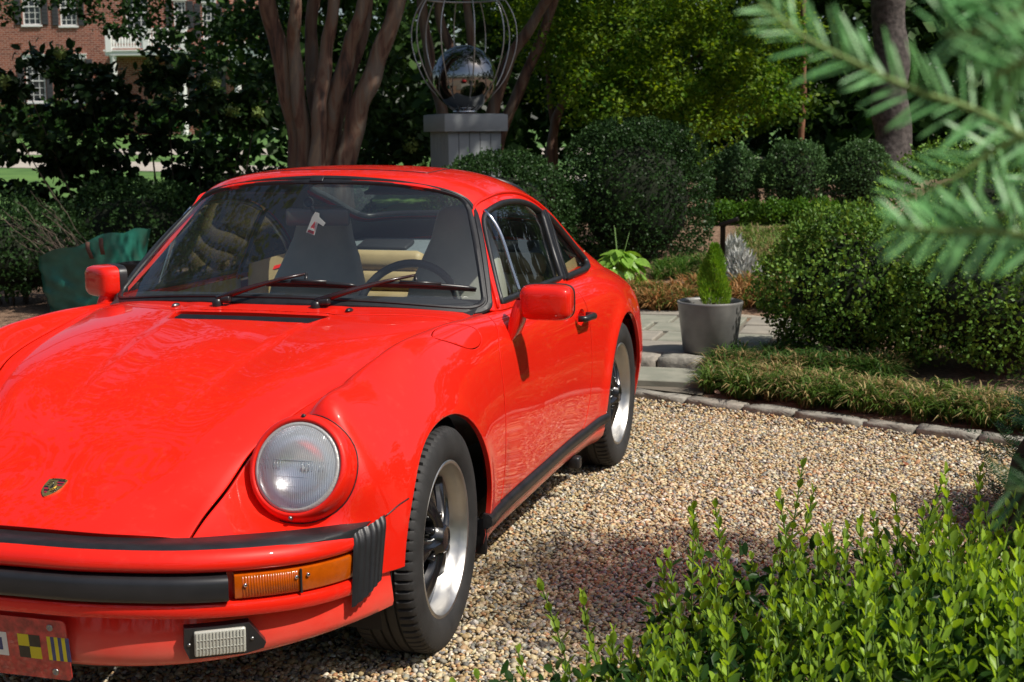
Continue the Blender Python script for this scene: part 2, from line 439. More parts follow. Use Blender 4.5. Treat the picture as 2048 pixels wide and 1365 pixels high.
# ---- body net: stations from nose to tail, eleven feature lines from the centre to the sill (u = y, v = x, z)
ST = [
 [(-.80,0,.516),(-.79,.2,.512),(-.737,.375,.498),(-.722,.405,.493),(-.675,.475,.484),(-.595,.575,.468),(-.515,.67,.453),(-.46,.722,.442),(-.445,.735,.43),(-.455,.740,.36),(-.455,.738,.24)],
 [(-.72,0,.552),(-.71,.2,.548),(-.66,.375,.533),(-.645,.405,.528),(-.582,.485,.493),(-.522,.575,.484),(-.477,.680,.497),(-.420,.740,.482),(-.385,.763,.45),(-.375,.768,.36),(-.37,.768,.24)],
 [(-.60,0,.604),(-.59,.2,.599),(-.55,.383,.589),(-.535,.413,.574),(-.470,.475,.538),(-.428,.578,.572),(-.443,.693,.592),(-.385,.757,.556),(-.335,.779,.475),(-.318,.783,.36),(-.31,.782,.24)],
 [(-.45,0,.673),(-.445,.2,.669),(-.425,.398,.655),(-.418,.427,.645),(-.385,.492,.650),(-.398,.580,.733),(-.382,.684,.697),(-.325,.756,.612),(-.285,.786,.49),(-.268,.791,.36),(-.265,.788,.24)],
 [(-.25,0,.745),(-.25,.2,.741),(-.25,.455,.728),(-.245,.487,.722),(-.24,.545,.752),(-.235,.596,.787),(-.225,.688,.742),(-.21,.762,.635),(-.20,.796,.49),(-.20,.80,.36),(-.20,.796,.24)],
 [(0,0,.808),(0,.2,.805),(0,.545,.790),(0,.575,.784),(0,.602,.818),(0,.635,.847),(0,.715,.795),(0,.778,.67),(0,.805,.50),(0,.806,.36),(0,.80,.24)],
 [(.22,0,.846),(.22,.2,.844),(.22,.578,.824),(.22,.606,.818),(.22,.632,.845),(.22,.662,.865),(.22,.735,.812),(.22,.784,.69),(.22,.806,.51),(.22,.806,.36),(.22,.795,.24)],
 [(.42,0,.872),(.42,.2,.870),(.42,.602,.846),(.42,.632,.840),(.42,.653,.856),(.42,.680,.866),(.42,.742,.815),(.42,.785,.70),(.42,.804,.52),(.42,.802,.36),(.42,.79,.24)],
 [(.565,0,.890),(.565,.2,.888),(.56,.617,.857),(.56,.647,.851),(.56,.668,.857),(.56,.695,.860),(.56,.747,.815),(.56,.785,.70),(.56,.801,.52),(.56,.797,.36),(.56,.785,.24)],
 [(.80,0,.905),(.80,.2,.902),(.80,.628,.862),(.80,.658,.856),(.80,.685,.854),(.80,.705,.852),(.80,.754,.808),(.80,.785,.70),(.80,.799,.52),(.80,.795,.36),(.80,.782,.24)],
 [(1.2,0,.90),(1.2,.2,.895),(1.2,.63,.855),(1.2,.665,.85),(1.2,.692,.848),(1.2,.711,.846),(1.2,.760,.80),(1.2,.788,.69),(1.2,.80,.52),(1.2,.794,.36),(1.2,.78,.24)],
 [(1.6,0,.90),(1.6,.2,.895),(1.6,.63,.862),(1.6,.665,.856),(1.6,.692,.852),(1.6,.714,.848),(1.6,.768,.80),(1.6,.796,.69),(1.6,.804,.52),(1.6,.797,.36),(1.6,.783,.24)],
 [(1.95,0,.91),(1.95,.2,.905),(1.95,.62,.88),(1.95,.655,.872),(1.95,.688,.864),(1.95,.715,.855),(1.95,.783,.80),(1.95,.815,.68),(1.95,.824,.52),(1.95,.818,.36),(1.95,.80,.24)],
 [(2.27,0,.93),(2.27,.2,.925),(2.27,.60,.885),(2.27,.64,.875),(2.27,.678,.862),(2.27,.71,.848),(2.27,.785,.785),(2.27,.823,.66),(2.27,.832,.50),(2.27,.825,.36),(2.27,.80,.24)],
 [(2.60,0,.905),(2.60,.2,.90),(2.60,.55,.86),(2.60,.60,.85),(2.60,.645,.835),(2.60,.685,.815),(2.60,.765,.75),(2.60,.803,.63),(2.60,.812,.48),(2.60,.805,.36),(2.60,.785,.24)],
 [(2.95,0,.80),(2.95,.2,.795),(2.95,.48,.765),(2.95,.53,.757),(2.95,.58,.745),(2.95,.63,.725),(2.95,.71,.665),(2.95,.752,.57),(2.95,.765,.46),(2.95,.76,.36),(2.95,.74,.25)],
 [(3.24,0,.60),(3.235,.2,.597),(3.20,.42,.58),(3.19,.47,.575),(3.17,.52,.568),(3.15,.57,.555),(3.12,.63,.525),(3.09,.675,.49),(3.07,.69,.44),(3.06,.685,.37),(3.06,.675,.27)],
]
def full(ST):
    P = []
    for row in ST:
        r = [(v, u, z) for (u, v, z) in row]; P.append([(-x, y, z) for (x, y, z) in r[:0:-1]]+r)
    return np.array(P)
BODY = Net(full(ST)); TK = BODY.tk[10:]; SK = BODY.sk
def sstep(x, a, b): t = np.clip((x-a)/(b-a), 0, 1); return t*t*(3-2*t)
AF = (0.016, .318, .343); AR = (2.272, .318, .352)            # wheel arches: centre y, centre z, radius
def body_disp(p):
    x = np.abs(p[:, 0]); y = p[:, 1]; z = p[:, 2]; d = np.zeros(len(p))
    # raised centre field of the hood, bounded by two creases that run from the slot towards the badge
    half = .135+(y+.55)*.118
    w = sstep(y, -.5, .0)*(1-sstep(y, .62, .7))
    d += .0034*w*(1-sstep(x, half-.018, half+.026))
    # wheel arch lips
    for (cy, cz, R), amp in ((AF, .010), (AR, .014)):
        r = np.hypot(y-cy, np.maximum(z-cz, 0)); side = sstep(x, .68, .74)
        d += amp*side*np.exp(-((r-R)/.05)**2)*sstep(r, R-.1, R-.02)
    return d
BODY.disp = body_disp

CAR = empty('sports_car', (0, 0, 0))
tag(CAR, 'glossy red two door sports coupe with round headlights parked on the gravel', 'car')

def side_q(pts): return BODY.inv(np.array(pts, float), [1, 2], TK[4], TK[10])
def s_of(y, t): return float(BODY.inv(np.array([[y, 0]]), [1, 1], t, t)[0, 0]) if False else float(np.interp(y, BODY(np.c_[np.linspace(SK[0], SK[-1], 400), np.full(400, t)])[:, 1], np.linspace(SK[0], SK[-1], 400)))
GAP = .0028
# --- hood
rear_t = np.linspace(-TK[3]+GAP, TK[3]-GAP, 41)
def hood_rear_y(x): x = abs(x); return .455+.098*float(sstep(np.array(x), .30, .66))
def line_s(fy, ts):
    out = []
    for t in ts:
        ss = np.linspace(SK[4], SK[9], 300); p = BODY(np.c_[ss, np.full(300, t)]); f = p[:, 1]-np.array([fy(x) for x in p[:, 0]]); out.append(np.interp(0, f, ss))
    return np.array(out)
hr = line_s(hood_rear_y, rear_t)
hood_loop = list(zip(np.full(41, SK[0]), rear_t))+list(zip(hr-GAP, rear_t))[::-1]
def top_q(pts): return BODY.inv(np.array([(v, u) for (u, v) in pts], float), [0, 1], -TK[5], TK[5], SK[0], SK[9])
slot = top_q([(.425, -.268), (.425, 0), (.425, .268), (.332, .238), (.332, 0), (.332, -.238)])
sheet('hood', patch(BODY, hood_loop, [slot], step=.018), M_RED, CAR)
# slot grille
g = MB(); 
for k in range(5): g.box((0, .375+.011*k, .848+.002*k), (.50, .004, .016), Matrix.Rotation(math.radians(-35), 3, 'X'))
for k in range(-23, 24): g.box((k*.0105, .396, .845), (.0025, .06, .012))
g.box((0, .395, .82), (.54, .075, .004))
g.build('air_intake_grille', M_TRIM, CAR)
# --- cowl
cow_t = np.linspace(-TK[3], TK[3], 41); cs = line_s(hood_rear_y, cow_t)
def ws_rear_y(x): return .60+.20*(abs(x)/.70)**2
cr_ = line_s(ws_rear_y, cow_t)
sheet('cowl_panel', patch(BODY, list(zip(cs+GAP, cow_t))+list(zip(cr_, cow_t))[::-1], step=.02), M_RED, CAR)
# --- fenders
dc_pts = [(.668,.846),(.652,.82),(.60,.775),(.572,.72),(.560,.63),(.552,.50),(.545,.40),(.535,.33),(.520,.292)]
dcq = side_q(arc_smooth(dc_pts, 5)); 
def arch_pts(A, a0, a1, n=36): return [(A[0]-A[2]*math.cos(a), A[1]+A[2]*math.sin(a)) for a in np.linspace(a0, a1, n)]
fa = arch_pts(AF, .055, math.pi+.02)+[(AF[0]+AF[2]*.985, .245)]
faq = side_q(fa)
nose_t = np.linspace(TK[3]+GAP, TK[9]+.2*(TK[10]-TK[9]), 26)
low_front = [(SK[0], t) for t in nose_t]
rr_y = .258
rear_low = side_q([(.352, rr_y), (.43, rr_y), (.516, rr_y)])
rear_low2 = side_q([(.518, .27), (.519, .285)])
door_e = dcq[::-1]
gap_top = [(s, TK[3]+GAP) for s in np.linspace(SK[9]-.03, SK[0], 60)][:-1]
top_edge = side_q([(.668, .850)])
fl = low_front+[tuple(q) for q in faq]+[tuple(q) for q in rear_low]+[tuple(q) for q in rear_low2]+[(q[0]-GAP, q[1]) for q in door_e]
fl += [(door_e[-1][0]+.01, TK[5]-.01), (door_e[-1][0]+.03, TK[4])]+[q for q in gap_top]
# fuel flap on the left fender
flap_c = arc_smooth([(.195,.690),(.27,.672),(.36,.678),(.44,.70),(.49,.728),(.48,.748),(.42,.756),(.34,.750),(.26,.726)], 5, True)
flq = BODY.inv(np.array([(v, u) for (u, v) in flap_c]), [0, 1], TK[4], TK[7], SK[4], SK[9])
_hc = np.array((.573, -.480, .620)); _ht = math.radians(21)
_ring = np.array([_hc+.118*np.array((math.cos(a), math.sin(a)*math.sin(_ht), math.sin(a)*math.cos(_ht))) for a in np.linspace(0, 2*math.pi, 49)[:-1]])
_ax = np.array([(1, 0, 0), (0, math.sin(_ht), math.cos(_ht))])
hlq = BODY.inv(_ring @ _ax.T, _ax, TK[3]+.01, TK[7], SK[0], SK[4]); _rs = _hc+(_ring-_hc)*(.1378/.118); seamq = BODY.inv(_rs @ _ax.T, _ax, TK[3]-.03, TK[7], SK[0], SK[4])
fd = patch(BODY, fl, [hlq], step=.02)
fdl = patch(BODY, fl, [flq, hlq], step=.02)
sheet('front_fender', fdl, M_RED, CAR); sheet('front_fender', fd, M_RED, CAR, True)
sheet('fuel_flap', patch(BODY, offset(flq if area(flq) > 0 else flq[::-1], .0032), step=.02), M_RED, CAR)
# --- doors
dr_pts = [(1.690,.855),(1.700,.80),(1.712,.70),(1.718,.60),(1.712,.50),(1.695,.40),(1.665,.33),(1.64,.292)]
drq = side_q(arc_smooth(dr_pts, 5))
bot = side_q([(y, .290) for y in np.linspace(.522, 1.638, 40)])
topd = [(s, TK[5]-.028) for s in np.linspace(dcq[0][0]+.012, drq[0][0], 40)]
dl = [(q[0]+GAP, q[1]) for q in dcq]+[tuple(q) for q in bot[1:-1]]+[(q[0]-GAP, q[1]) for q in drq[::-1]]+topd[::-1]
hnd = arc_smooth([(1.545,.735),(1.60,.762),(1.655,.735),(1.60,.700)], 8, True); hq = side_q(hnd)
dd = patch(BODY, dl, [hq], step=.022)
DOORS = [sheet('door', dd, M_RED, CAR), sheet('door', dd, M_RED, CAR, True)]
# --- quarter panels
ra = [(AR[0]-AR[2]*.985, .245)]+arch_pts(AR, -.02, math.pi+.02)+[(AR[0]+AR[2]*.985, .245)]
raq = side_q(ra)
ql = [(q[0]+GAP, q[1]) for q in drq]+[tuple(q) for q in side_q([(1.64,.258),(1.78,.257),(1.90,.256)])]+[tuple(q) for q in raq]
qt = np.linspace(TK[10], TK[3], 14)
ql += [(SK[-1], t) for t in qt]+[(s, TK[3]) for s in np.linspace(SK[-1], SK[12], 40)][1:]+[(s, t) for s, t in zip(np.linspace(SK[12], drq[0][0]+.01, 8), np.linspace(TK[3], TK[5]-.02, 8))][1:]
qd = patch(BODY, ql, step=.026)
sheet('rear_quarter_panel', qd, M_RED, CAR); sheet('rear_quarter_panel', qd, M_RED, CAR, True)
# --- engine lid
el = [(s, TK[3]-GAP) for s in np.linspace(SK[13]+.18, SK[-1], 30)]+[(SK[-1], t) for t in np.linspace(TK[3]-GAP, -TK[3]+GAP, 20)]+[(s, -TK[3]+GAP) for s in np.linspace(SK[-1], SK[13]+.18, 30)]
sheet('engine_lid', patch(BODY, el, step=.035), M_RED, CAR)

# ---- greenhouse net: from the windscreen frame back to the tail; six feature lines from the centre to the belt
GT = [
 [(1.005,0,1.272),(1.01,.25,1.264),(1.035,.42,1.240),(1.075,.520,1.192),(.925,.600,1.03),(.745,.688,.862)],
 [(1.055,0,1.287),(1.06,.26,1.279),(1.085,.440,1.253),(1.125,.552,1.195),(.975,.628,1.03),(.805,.706,.856)],
 [(1.20,0,1.309),(1.20,.27,1.300),(1.21,.458,1.268),(1.25,.576,1.195),(1.18,.643,1.03),(1.1,.709,.85)],
 [(1.45,0,1.314),(1.45,.27,1.305),(1.45,.463,1.270),(1.45,.583,1.192),(1.45,.648,1.03),(1.45,.711,.848)],
 [(1.70,0,1.289),(1.70,.27,1.280),(1.70,.460,1.243),(1.70,.583,1.163),(1.70,.650,1.01),(1.70,.713,.846)],
 [(1.95,0,1.240),(1.95,.27,1.231),(1.95,.455,1.192),(1.95,.578,1.108),(1.95,.650,.98),(1.95,.714,.846)],
 [(2.20,0,1.168),(2.20,.27,1.158),(2.20,.450,1.115),(2.20,.573,1.028),(2.20,.650,.932),(2.20,.716,.838)],
 [(2.45,0,1.078),(2.45,.27,1.068),(2.45,.442,1.025),(2.45,.560,.948),(2.45,.640,.885),(2.45,.712,.815)],
 [(2.70,0,.975),(2.70,.26,.966),(2.70,.42,.930),(2.70,.535,.875),(2.70,.615,.828),(2.70,.69,.77)],
 [(2.95,0,.845),(2.95,.25,.838),(2.95,.40,.812),(2.95,.50,.778),(2.95,.57,.748),(2.95,.63,.705)],
]
GH = Net(full(GT)); GTK = GH.tk[5:]; GSK = GH.sk
def gq(pts): return GH.inv(np.array(pts, float), [1, 2], GTK[2]+.02, GTK[5])
DW = arc_smooth([(.842,.872),(.90,.952),(1.00,1.075),(1.075,1.150),(1.16,1.182),(1.30,1.192),(1.45,1.188),(1.60,1.168),(1.725,1.135)], 4).tolist()+[(1.72,1.10),(1.70,1.0),(1.675,.872)]+[(y, .869) for y in np.linspace(1.62, .88, 12)]
QW = arc_smooth([(1.765,1.120),(1.85,1.085),(1.95,1.035),(2.05,.978),(2.13,.925),(2.150,.898),(2.125,.876),(2.05,.868),(1.95,.866)], 4).tolist()+[(1.83,.866),(1.708,.868),(1.725,.95),(1.745,1.04)]
dwq = gq(DW); qwq = gq(QW)
rw = GH.inv(np.array([(v, u) for (u, v) in arc_smooth([(1.80,0),(1.805,.25),(1.83,.40),(1.90,.455),(2.1,.45),(2.35,.43),(2.43,.37),(2.46,.2),(2.47,0),(2.46,-.2),(2.43,-.37),(2.35,-.43),(2.1,-.45),(1.90,-.455),(1.83,-.40),(1.805,-.25)], 3, True)]), [0, 1], -GTK[2]-.03, GTK[2]+.03)
mir = lambda q: q*[1, -1]
gt = np.linspace(-GTK[5], GTK[5], 70)
gl = [(GSK[0], t) for t in gt]+[(s, GTK[5]) for s in np.linspace(GSK[0], GSK[9], 60)][1:]+[(GSK[9], t) for t in gt[::-1]][1:]+[(s, -GTK[5]) for s in np.linspace(GSK[9], GSK[0], 60)][1:-1]
ROOF = sheet('roof', patch(GH, gl, [dwq, qwq, mir(dwq), mir(qwq), rw], step=.022, rim=.012), M_RED, CAR)
lq = lambda q: offset(q if area(q) > 0 else q[::-1], -.012)
lt = np.linspace(-GTK[5]+.02, GTK[5]-.02, 40); ll = [(GSK[0]+.02, t) for t in lt]+[(GSK[8], t) for t in lt[::-1]]
M_HEAD = mat('dark_headliner', (.035, .034, .033), rough=.9)
sheet('inner_liner', patch(GH, ll, [lq(dwq), lq(qwq), lq(mir(dwq)), lq(mir(qwq)), lq(rw)], step=.05, rim=0, bevel=0, lift=-.020), M_HEAD, ROOF)
# sunroof joint
sr = GH.inv(np.array([(v, u) for (u, v) in arc_smooth([(1.16,-.30),(1.155,0),(1.16,.30),(1.19,.335),(1.30,.34),(1.42,.335)], 5)]), [0, 1], -GTK[3], GTK[3])
g = MB(); P = GH(sr); Nn = GH.normal(sr); g.tube(P+Nn*.0004, .0022, 5); g.build('sunroof_seal', M_BLK, CAR)
# --- side glass and its frames
def frame_tube(name, q, r, m, parent, off=0.0, mirror=False, closed=True, n=8):
    P = GH(q)+GH.normal(q)*off; g = MB(); g.tube(P*[-1, 1, 1] if mirror else P, r, n, closed=closed); return g.build(name, m, parent)
def ccw(q): return q if area(q) > 0 else q[::-1]
for mr_ in (False, True):
    d = patch(GH, offset(ccw(dwq), .004), step=.06, rim=0, bevel=0, lift=-.012); w = sheet('door_window', d, M_GLASS_S, CAR, mr_)
    frame_tube('window_seal', offset(ccw(dwq), .008), .0115, M_BLK, w, -.004, mr_)
    # quarter light divider: slim bright bar, black B post
    P = GH(gq([(.905,.872),(.96,.95),(1.06,1.09),(1.105,1.165)])) ; P = GH(gq(arc_smooth([(1.075,.872),(1.080,.97),(1.087,1.07),(1.095,1.165)], 4)))
    g = MB(); g.tube((P+GH.normal(gq(arc_smooth([(1.075,.872),(1.080,.97),(1.087,1.07),(1.095,1.165)], 4)))*.003)*([-1, 1, 1] if mr_ else [1, 1, 1]), .0075, 8); g.build('divider_bar', M_CHROME, w)
    bq = gq(arc_smooth([(1.692,.868),(1.715,.95),(1.735,1.04),(1.752,1.128)], 4)); P = GH(bq); Nn = GH.normal(bq); T = np.array([0, 1, 0]); g = MB()
    rows = []
    for off, h in ((-.026, -.004), (-.022, .010), (-.004, .011), (-.003, .005), (.003, .005), (.004, .011), (.022, .010), (.026, -.004)): rows.append((P+T*off+Nn*h)*([-1, 1, 1] if mr_ else [1, 1, 1]))
    g.grid(np.array(rows)); g.build('door_pillar', M_TRIM, CAR, 25)
    d = patch(GH, offset(ccw(qwq), .004), step=.06, rim=0, bevel=0, lift=-.008); w = sheet('quarter_window', d, M_GLASS_S, CAR, mr_)
    frame_tube('window_seal', offset(ccw(qwq), .006), .015, M_BLK, w, .001, mr_)
    frame_tube('drip_rail', gq(arc_smooth([(.80,.862),(.90,.985),(1.0,1.105),(1.07,1.175),(1.16,1.206),(1.30,1.215),(1.45,1.211),(1.60,1.191),(1.75,1.152),(1.90,1.092),(2.05,1.012),(2.16,.938)], 4)), .006, M_RED, CAR, .004, mr_, False)
d = patch(GH, offset(ccw(rw), .004), step=.06, rim=0, bevel=0, lift=-.008); w = sheet('rear_window', d, M_GLASS, CAR); frame_tube('window_seal', offset(ccw(rw), .004), .014, M_BLK, w, .002)

# --- windscreen
WB = [(.545,0,.903),(.555,.2,.900),(.60,.42,.888),(.68,.610,.868),(.738,.690,.858)]
WM = [(.785,0,1.10),(.792,.19,1.098),(.825,.385,1.087),(.885,.545,1.062),(.915,.605,1.045)]
WTp = [(1.010,0,1.272),(1.015,.18,1.267),(1.030,.35,1.250),(1.058,.485,1.215),(1.075,.522,1.19)]
WS = Net(full([WB, WM, WTp])); wt = WS.tk; wsk = WS.sk
def rrect(s0, s1, t0, t1, r, n=6):
    out = []
    for (cs_, ct_, a0) in ((s1-r, t1-r, 0), (s0+r, t1-r, 90), (s0+r, t0+r, 180), (s1-r, t0+r, 270)):
        for k in range(n+1):
            a = math.radians(a0+90*k/n); out.append((cs_+r*math.cos(a), ct_+r*math.sin(a)))
    return np.array(out)
wl = rrect(wsk[0]+.004, wsk[-1]-.004, wt[0]+.004, wt[-1]-.004, .055)
WSCR = sheet('windscreen', patch(WS, wl, step=.05, rim=0, bevel=0), M_GLASS, CAR)
wr = resample(wl, .03); P = WS(wr); Nn = WS.normal(wr); g = MB(); C_ = P.mean(0)
I = C_-P; I -= Nn*(I*Nn).sum(1)[:, None]; I /= np.linalg.norm(I, axis=1)[:, None]
rows = []
for a, h in ((-.029, -.016), (-.029, .001), (-.023, .006), (-.009, .006), (-.006, .0025), (-.002, .0025), (.001, .007), (.010, .007), (.015, .003), (.016, -.003)): rows.append(P+I*a+Nn*h)
g.grid(np.array(rows), closev=True); g.build('windscreen_seal', M_BLK, WSCR, 40)
g = MB(); q = np.array([(wsk[-1]+.006, .0), (wsk[-1]-.012, .0)]); p = WS(np.array([(wsk[-1]-.001, -.02)]))[0]; g.box(p+np.array([0, -.004, .006]), (.05, .03, .006), Matrix.Rotation(math.radians(40), 3, 'X'), .002); g.build('seal_joint_clip', M_TRIM, WSCR)

# --- headlights
def headlight(side):
    C = Vector((.573*side, -.480, .620)); tilt = math.radians(21)
    M = Matrix((( side, 0, 0), (0, math.sin(tilt)*1.0, -math.cos(tilt)), (0, math.cos(tilt), math.sin(tilt))))   # columns: local x -> X, local y -> up slope, local z -> outwards (forward)
    M = Matrix(((1, 0, 0), (0, math.sin(tilt), -math.cos(tilt)), (0, math.cos(tilt), math.sin(tilt))))
    def T(prof, n=64):
        g = MB(); g.lathe(prof, n); g.V = [tuple(M @ Vector(v)+C) for v in g.V]; return g
    ring = T([(.1125, -.02), (.1135, .004), (.1165, .0085), (.121, .009), (.128, .003), (.1335, -.008), (.1362, -.022), (.1368, -.06), (.1375, -.13), (.138, -.24)])
    h = ring.build('headlight', M_RED, CAR)
    gm = MB(); gm.lathe([(.142, -.03), (.142, -.05), (.1375, -.05), (.1375, -.03)], 64, closed=True)
    lens = T([(.1125, -.004), (.1122, .004), (.108, .0055), (.100, .010), (.085, .019), (.06, .028), (.03, .033), (.0005, .0345)])
    lens.build('lens', M_LENS, h)
    refl = T([(.110, -.004), (.100, -.012), (.095, -.035), (.075, -.06), (.045, -.078), (.018, -.085), (.0005, -.085)])
    refl.build('reflector', M_REFL, h)
    bz = T([(.1125, .0045), (.1095, .0075), (.1045, .0088), (.102, .0065)]); bz.build('lens_bezel', M_BEZEL, h)
    rg_ = MB()
    def onl(x, y): r = math.hypot(x, y); return (x, y, .0355-.0245*(r/.1)**2)
    rg_.tube([onl(x, .012) for x in np.linspace(-.088, .088, 15)], .0011, 5)
    for yy in (-.028, -.052): rg_.tube([onl(x, yy) for x in np.linspace(-.05, .05, 9)], .0008, 4)
    for k in list(range(-9, -3))+list(range(3, 10)): rg_.tube([onl(k*.0085, .010), onl(k*.0085, -.012)], .0014, 5)
    rg_.V = [tuple(M @ Vector(v)+C) for v in rg_.V]; rg_.build('lens_pattern', M_RIDGE, h)
    bulb = MB(); bulb.sphere((0, 0, -.045), (.011, .011, .018), 12, 8); bulb.V = [tuple(M @ Vector(v)+C) for v in bulb.V]; bulb.build('bulb', M_BULB, h)
    for yy, nm in ((.127, 'screw'), (-.127, 'screw')):
        s_ = MB(); s_.lathe([(.0055, -.004), (.0055, .005), (.004, .0075), (.0005, .008)], 12); s_.V = [tuple(M @ (Vector(v)+Vector((0, yy, .004 if yy < 0 else .001)))+C) for v in s_.V]; s_.build(nm, M_STEEL if yy < 0 else M_TRIM, h)
def lens_mat():
    m = bpy.data.materials.new('fluted_lens_glass'); m.use_nodes = True; nt = m.node_tree; N = nt.nodes; L = nt.links; b = N['Principled BSDF']
    b.inputs['Base Color'].default_value = (.93, .95, .96, 1); b.inputs['Roughness'].default_value = .04; b.inputs['Transmission Weight'].default_value = 1.0; b.inputs['IOR'].default_value = 1.18
    tc = N.new('ShaderNodeTexCoord'); w = N.new('ShaderNodeTexWave'); w.wave_type = 'BANDS'; w.bands_direction = 'X'; w.inputs['Scale'].default_value = 62; w.inputs['Distortion'].default_value = 0
    L.new(tc.outputs['Object'], w.inputs['Vector']); bp = N.new('ShaderNodeBump'); bp.inputs['Strength'].default_value = .28; bp.inputs['Distance'].default_value = .003
    L.new(w.outputs['Fac'], bp.inputs['Height']); L.new(bp.outputs['Normal'], b.inputs['Normal'])
    b.inputs['Roughness'].default_value = .10; b.inputs['Transmission Weight'].default_value = .62; b.inputs['Base Color'].default_value = (.86, .90, .95, 1)
    tr = N.new('ShaderNodeBsdfTransparent'); ms = N.new('ShaderNodeMixShader'); ms.inputs[0].default_value = .72; L.new(tr.outputs[0], ms.inputs[1]); L.new(b.outputs[0], ms.inputs[2]); L.new(ms.outputs[0], N['Material Output'].inputs['Surface'])
    return m
M_LENS = lens_mat(); M_REFL = mat('lamp_reflector', (.86, .87, .89), rough=.22, metal=1.0, var=.08, scale=30); M_BEZEL = mat('lamp_bezel', (.50, .49, .47), rough=.4, metal=.3, bump=.2, bscale=180); M_RIDGE = glass_mat('lens_ridge', (.8, .83, .86), f0=.1, rough=.15, frost=.25); M_BULB = mat('bulb_glass', (.7, .72, .75), rough=.1)
for sd in (1, -1):
    headlight(sd)
    sq = np.roll(seamq, 14, 0)[:28]; g = MB(); g.tube((BODY(sq)+BODY.normal(sq)*.0004)*[sd, 1, 1], .0017, 5); g.build('headlight_joint', M_BLK, CAR)

# --- bumper, swept along its plan curve
BP = arc_smooth([(0,-.905),(.2,-.893),(.38,-.848),(.50,-.792),(.60,-.715),(.67,-.635),(.715,-.55),(.738,-.475)], 8)      # (x, y)
HP = arc_smooth([(0,-.795),(.2,-.785),(.38,-.732),(.50,-.65),(.60,-.565),(.67,-.49),(.715,-.435),(.742,-.395)], 8)         # hood / fender edge
def sweep(base, prof, i0=0, i1=None, sides=(1,), drop=None):
    """prof: list of (inward offset, z); returns array (prof, along, 3)"""
    B = base[i0:i1]; T = np.gradient(B, axis=0); T /= np.linalg.norm(T, axis=1)[:, None]; Nn = np.c_[-T[:, 1], T[:, 0]]       # towards the car
    return np.array([[(b[0]+n[0]*o, b[1]+n[1]*o, z+(drop(b[0]) if drop else 0)) for b, n in zip(B, Nn)] for (o, z) in prof])
def both(A): return np.concatenate([A[:, :0:-1]*[-1, 1, 1], A], axis=1)
def zdrop(x): return .009-.026*(abs(x)/.74)**2
def sweep_part(name, prof, m, parent=CAR, base=BP, i0=0, i1=None, mirror=True, ang=35, caps=True):
    A = sweep(base, prof, i0, i1, drop=zdrop); obs = []
    todo = [both(A)] if i0 == 0 else ([A, A*[-1, 1, 1]] if mirror else [A])
    for a in todo:
        g = MB(); g.grid(a, True)
        if caps:
            n = a.shape[1]; m0 = a.shape[0]; g.F.append(tuple(i*n for i in range(m0))); g.F.append(tuple(i*n+n-1 for i in range(m0))[::-1]); g.sm += [False, False]
        obs.append(g.build(name, m, parent, ang))
    return obs
# rubber strip on top, between the hood edge and the bumper
A = np.array([[(h[0]*(1-k)+b[0]*k, h[1]*(1-k)+b[1]*k, z+zdrop(b[0])) for h, b in zip(HP, BP)] for k, z in ((-.15, .470), (-.02, .4905), (.06, .4965), (.5, .4955), (.72, .4925), (.80, .486), (.80, .46))])
g = MB(); g.grid(both(A)); g.build('bumper_top_strip', M_BLK, CAR, 40)
BUMP = sweep_part('front_bumper', [(.10, .470), (.032, .4905), (.024, .4895), (.013, .4835), (.003, .471), (0, .458), (.002, .449), (.008, .442), (.020, .4385), (.032, .437), (.036, .43), (.036, .372), (.032, .3695), (.012, .3695), (.003, .366), (0, .358), (.001, .343), (.006, .334), (.018, .330), (.10, .33)], M_RED)[0]
nI = int(np.argmin(np.abs(BP[:, 0]-.545)))
sweep_part('bumper_guard_bar', [(.036, .434), (.004, .433), (-.006, .428), (-.010, .418), (-.0105, .386), (-.007, .376), (.002, .3725), (.036, .372)], M_TRIM, BUMP, i1=nI, ang=50)
# indicators
e0 = nI; e1 = int(np.argmin(np.abs(BP[:, 0]-.655))); e2 = len(BP)-3
for (a, b, nm) in ((e0, e1, 'indicator_lamp'), (e1, e2, 'side_marker_lamp')):
    for ob in sweep_part(nm, [(.036, .4335), (.010, .433), (.006, .4305), (.005, .425), (.006, .38), (.008, .376), (.013, .3735), (.036, .373)], M_AMBER, BUMP, i0=a, i1=b+1): pass
    for sd in (1, -1):
        for k in (a, b):
            kk = a+ (1 if k == a else 0) if k == a else b
            p = BP[min(kk, len(BP)-1)]; t = BP[min(kk+1, len(BP)-1)]-BP[kk-1]; t /= np.linalg.norm(t); n = np.array([-t[1], t[0]]); dd_ = .008 if k == a else -.010
            c = p+t*dd_+n*.004; s_ = MB(); s_.lathe([(.0048, 0), (.0048, .003), (.003, .0042), (.0005, .0043)], 10)
            R = Matrix(((t[0], 0, -n[0]), (t[1], 0, -n[1]), (0, 1, 0))); s_.V = [tuple(R @ Vector(v)+Vector((c[0], c[1], .402))) for v in s_.V]; s_.V = [(x*sd, y, z) for x, y, z in s_.V]; s_.build('lamp_screw', M_CHROME, BUMP)
for sd in (1, -1):
    p = BP[e1]; g = MB(); g.box((p[0]*sd*.994, p[1]+.006, .402+zdrop(p[0])), (.004, .016, .058), Matrix.Rotation(sd*math.radians(42), 3, 'Z')); g.build('lamp_divider', M_DARK, BUMP)
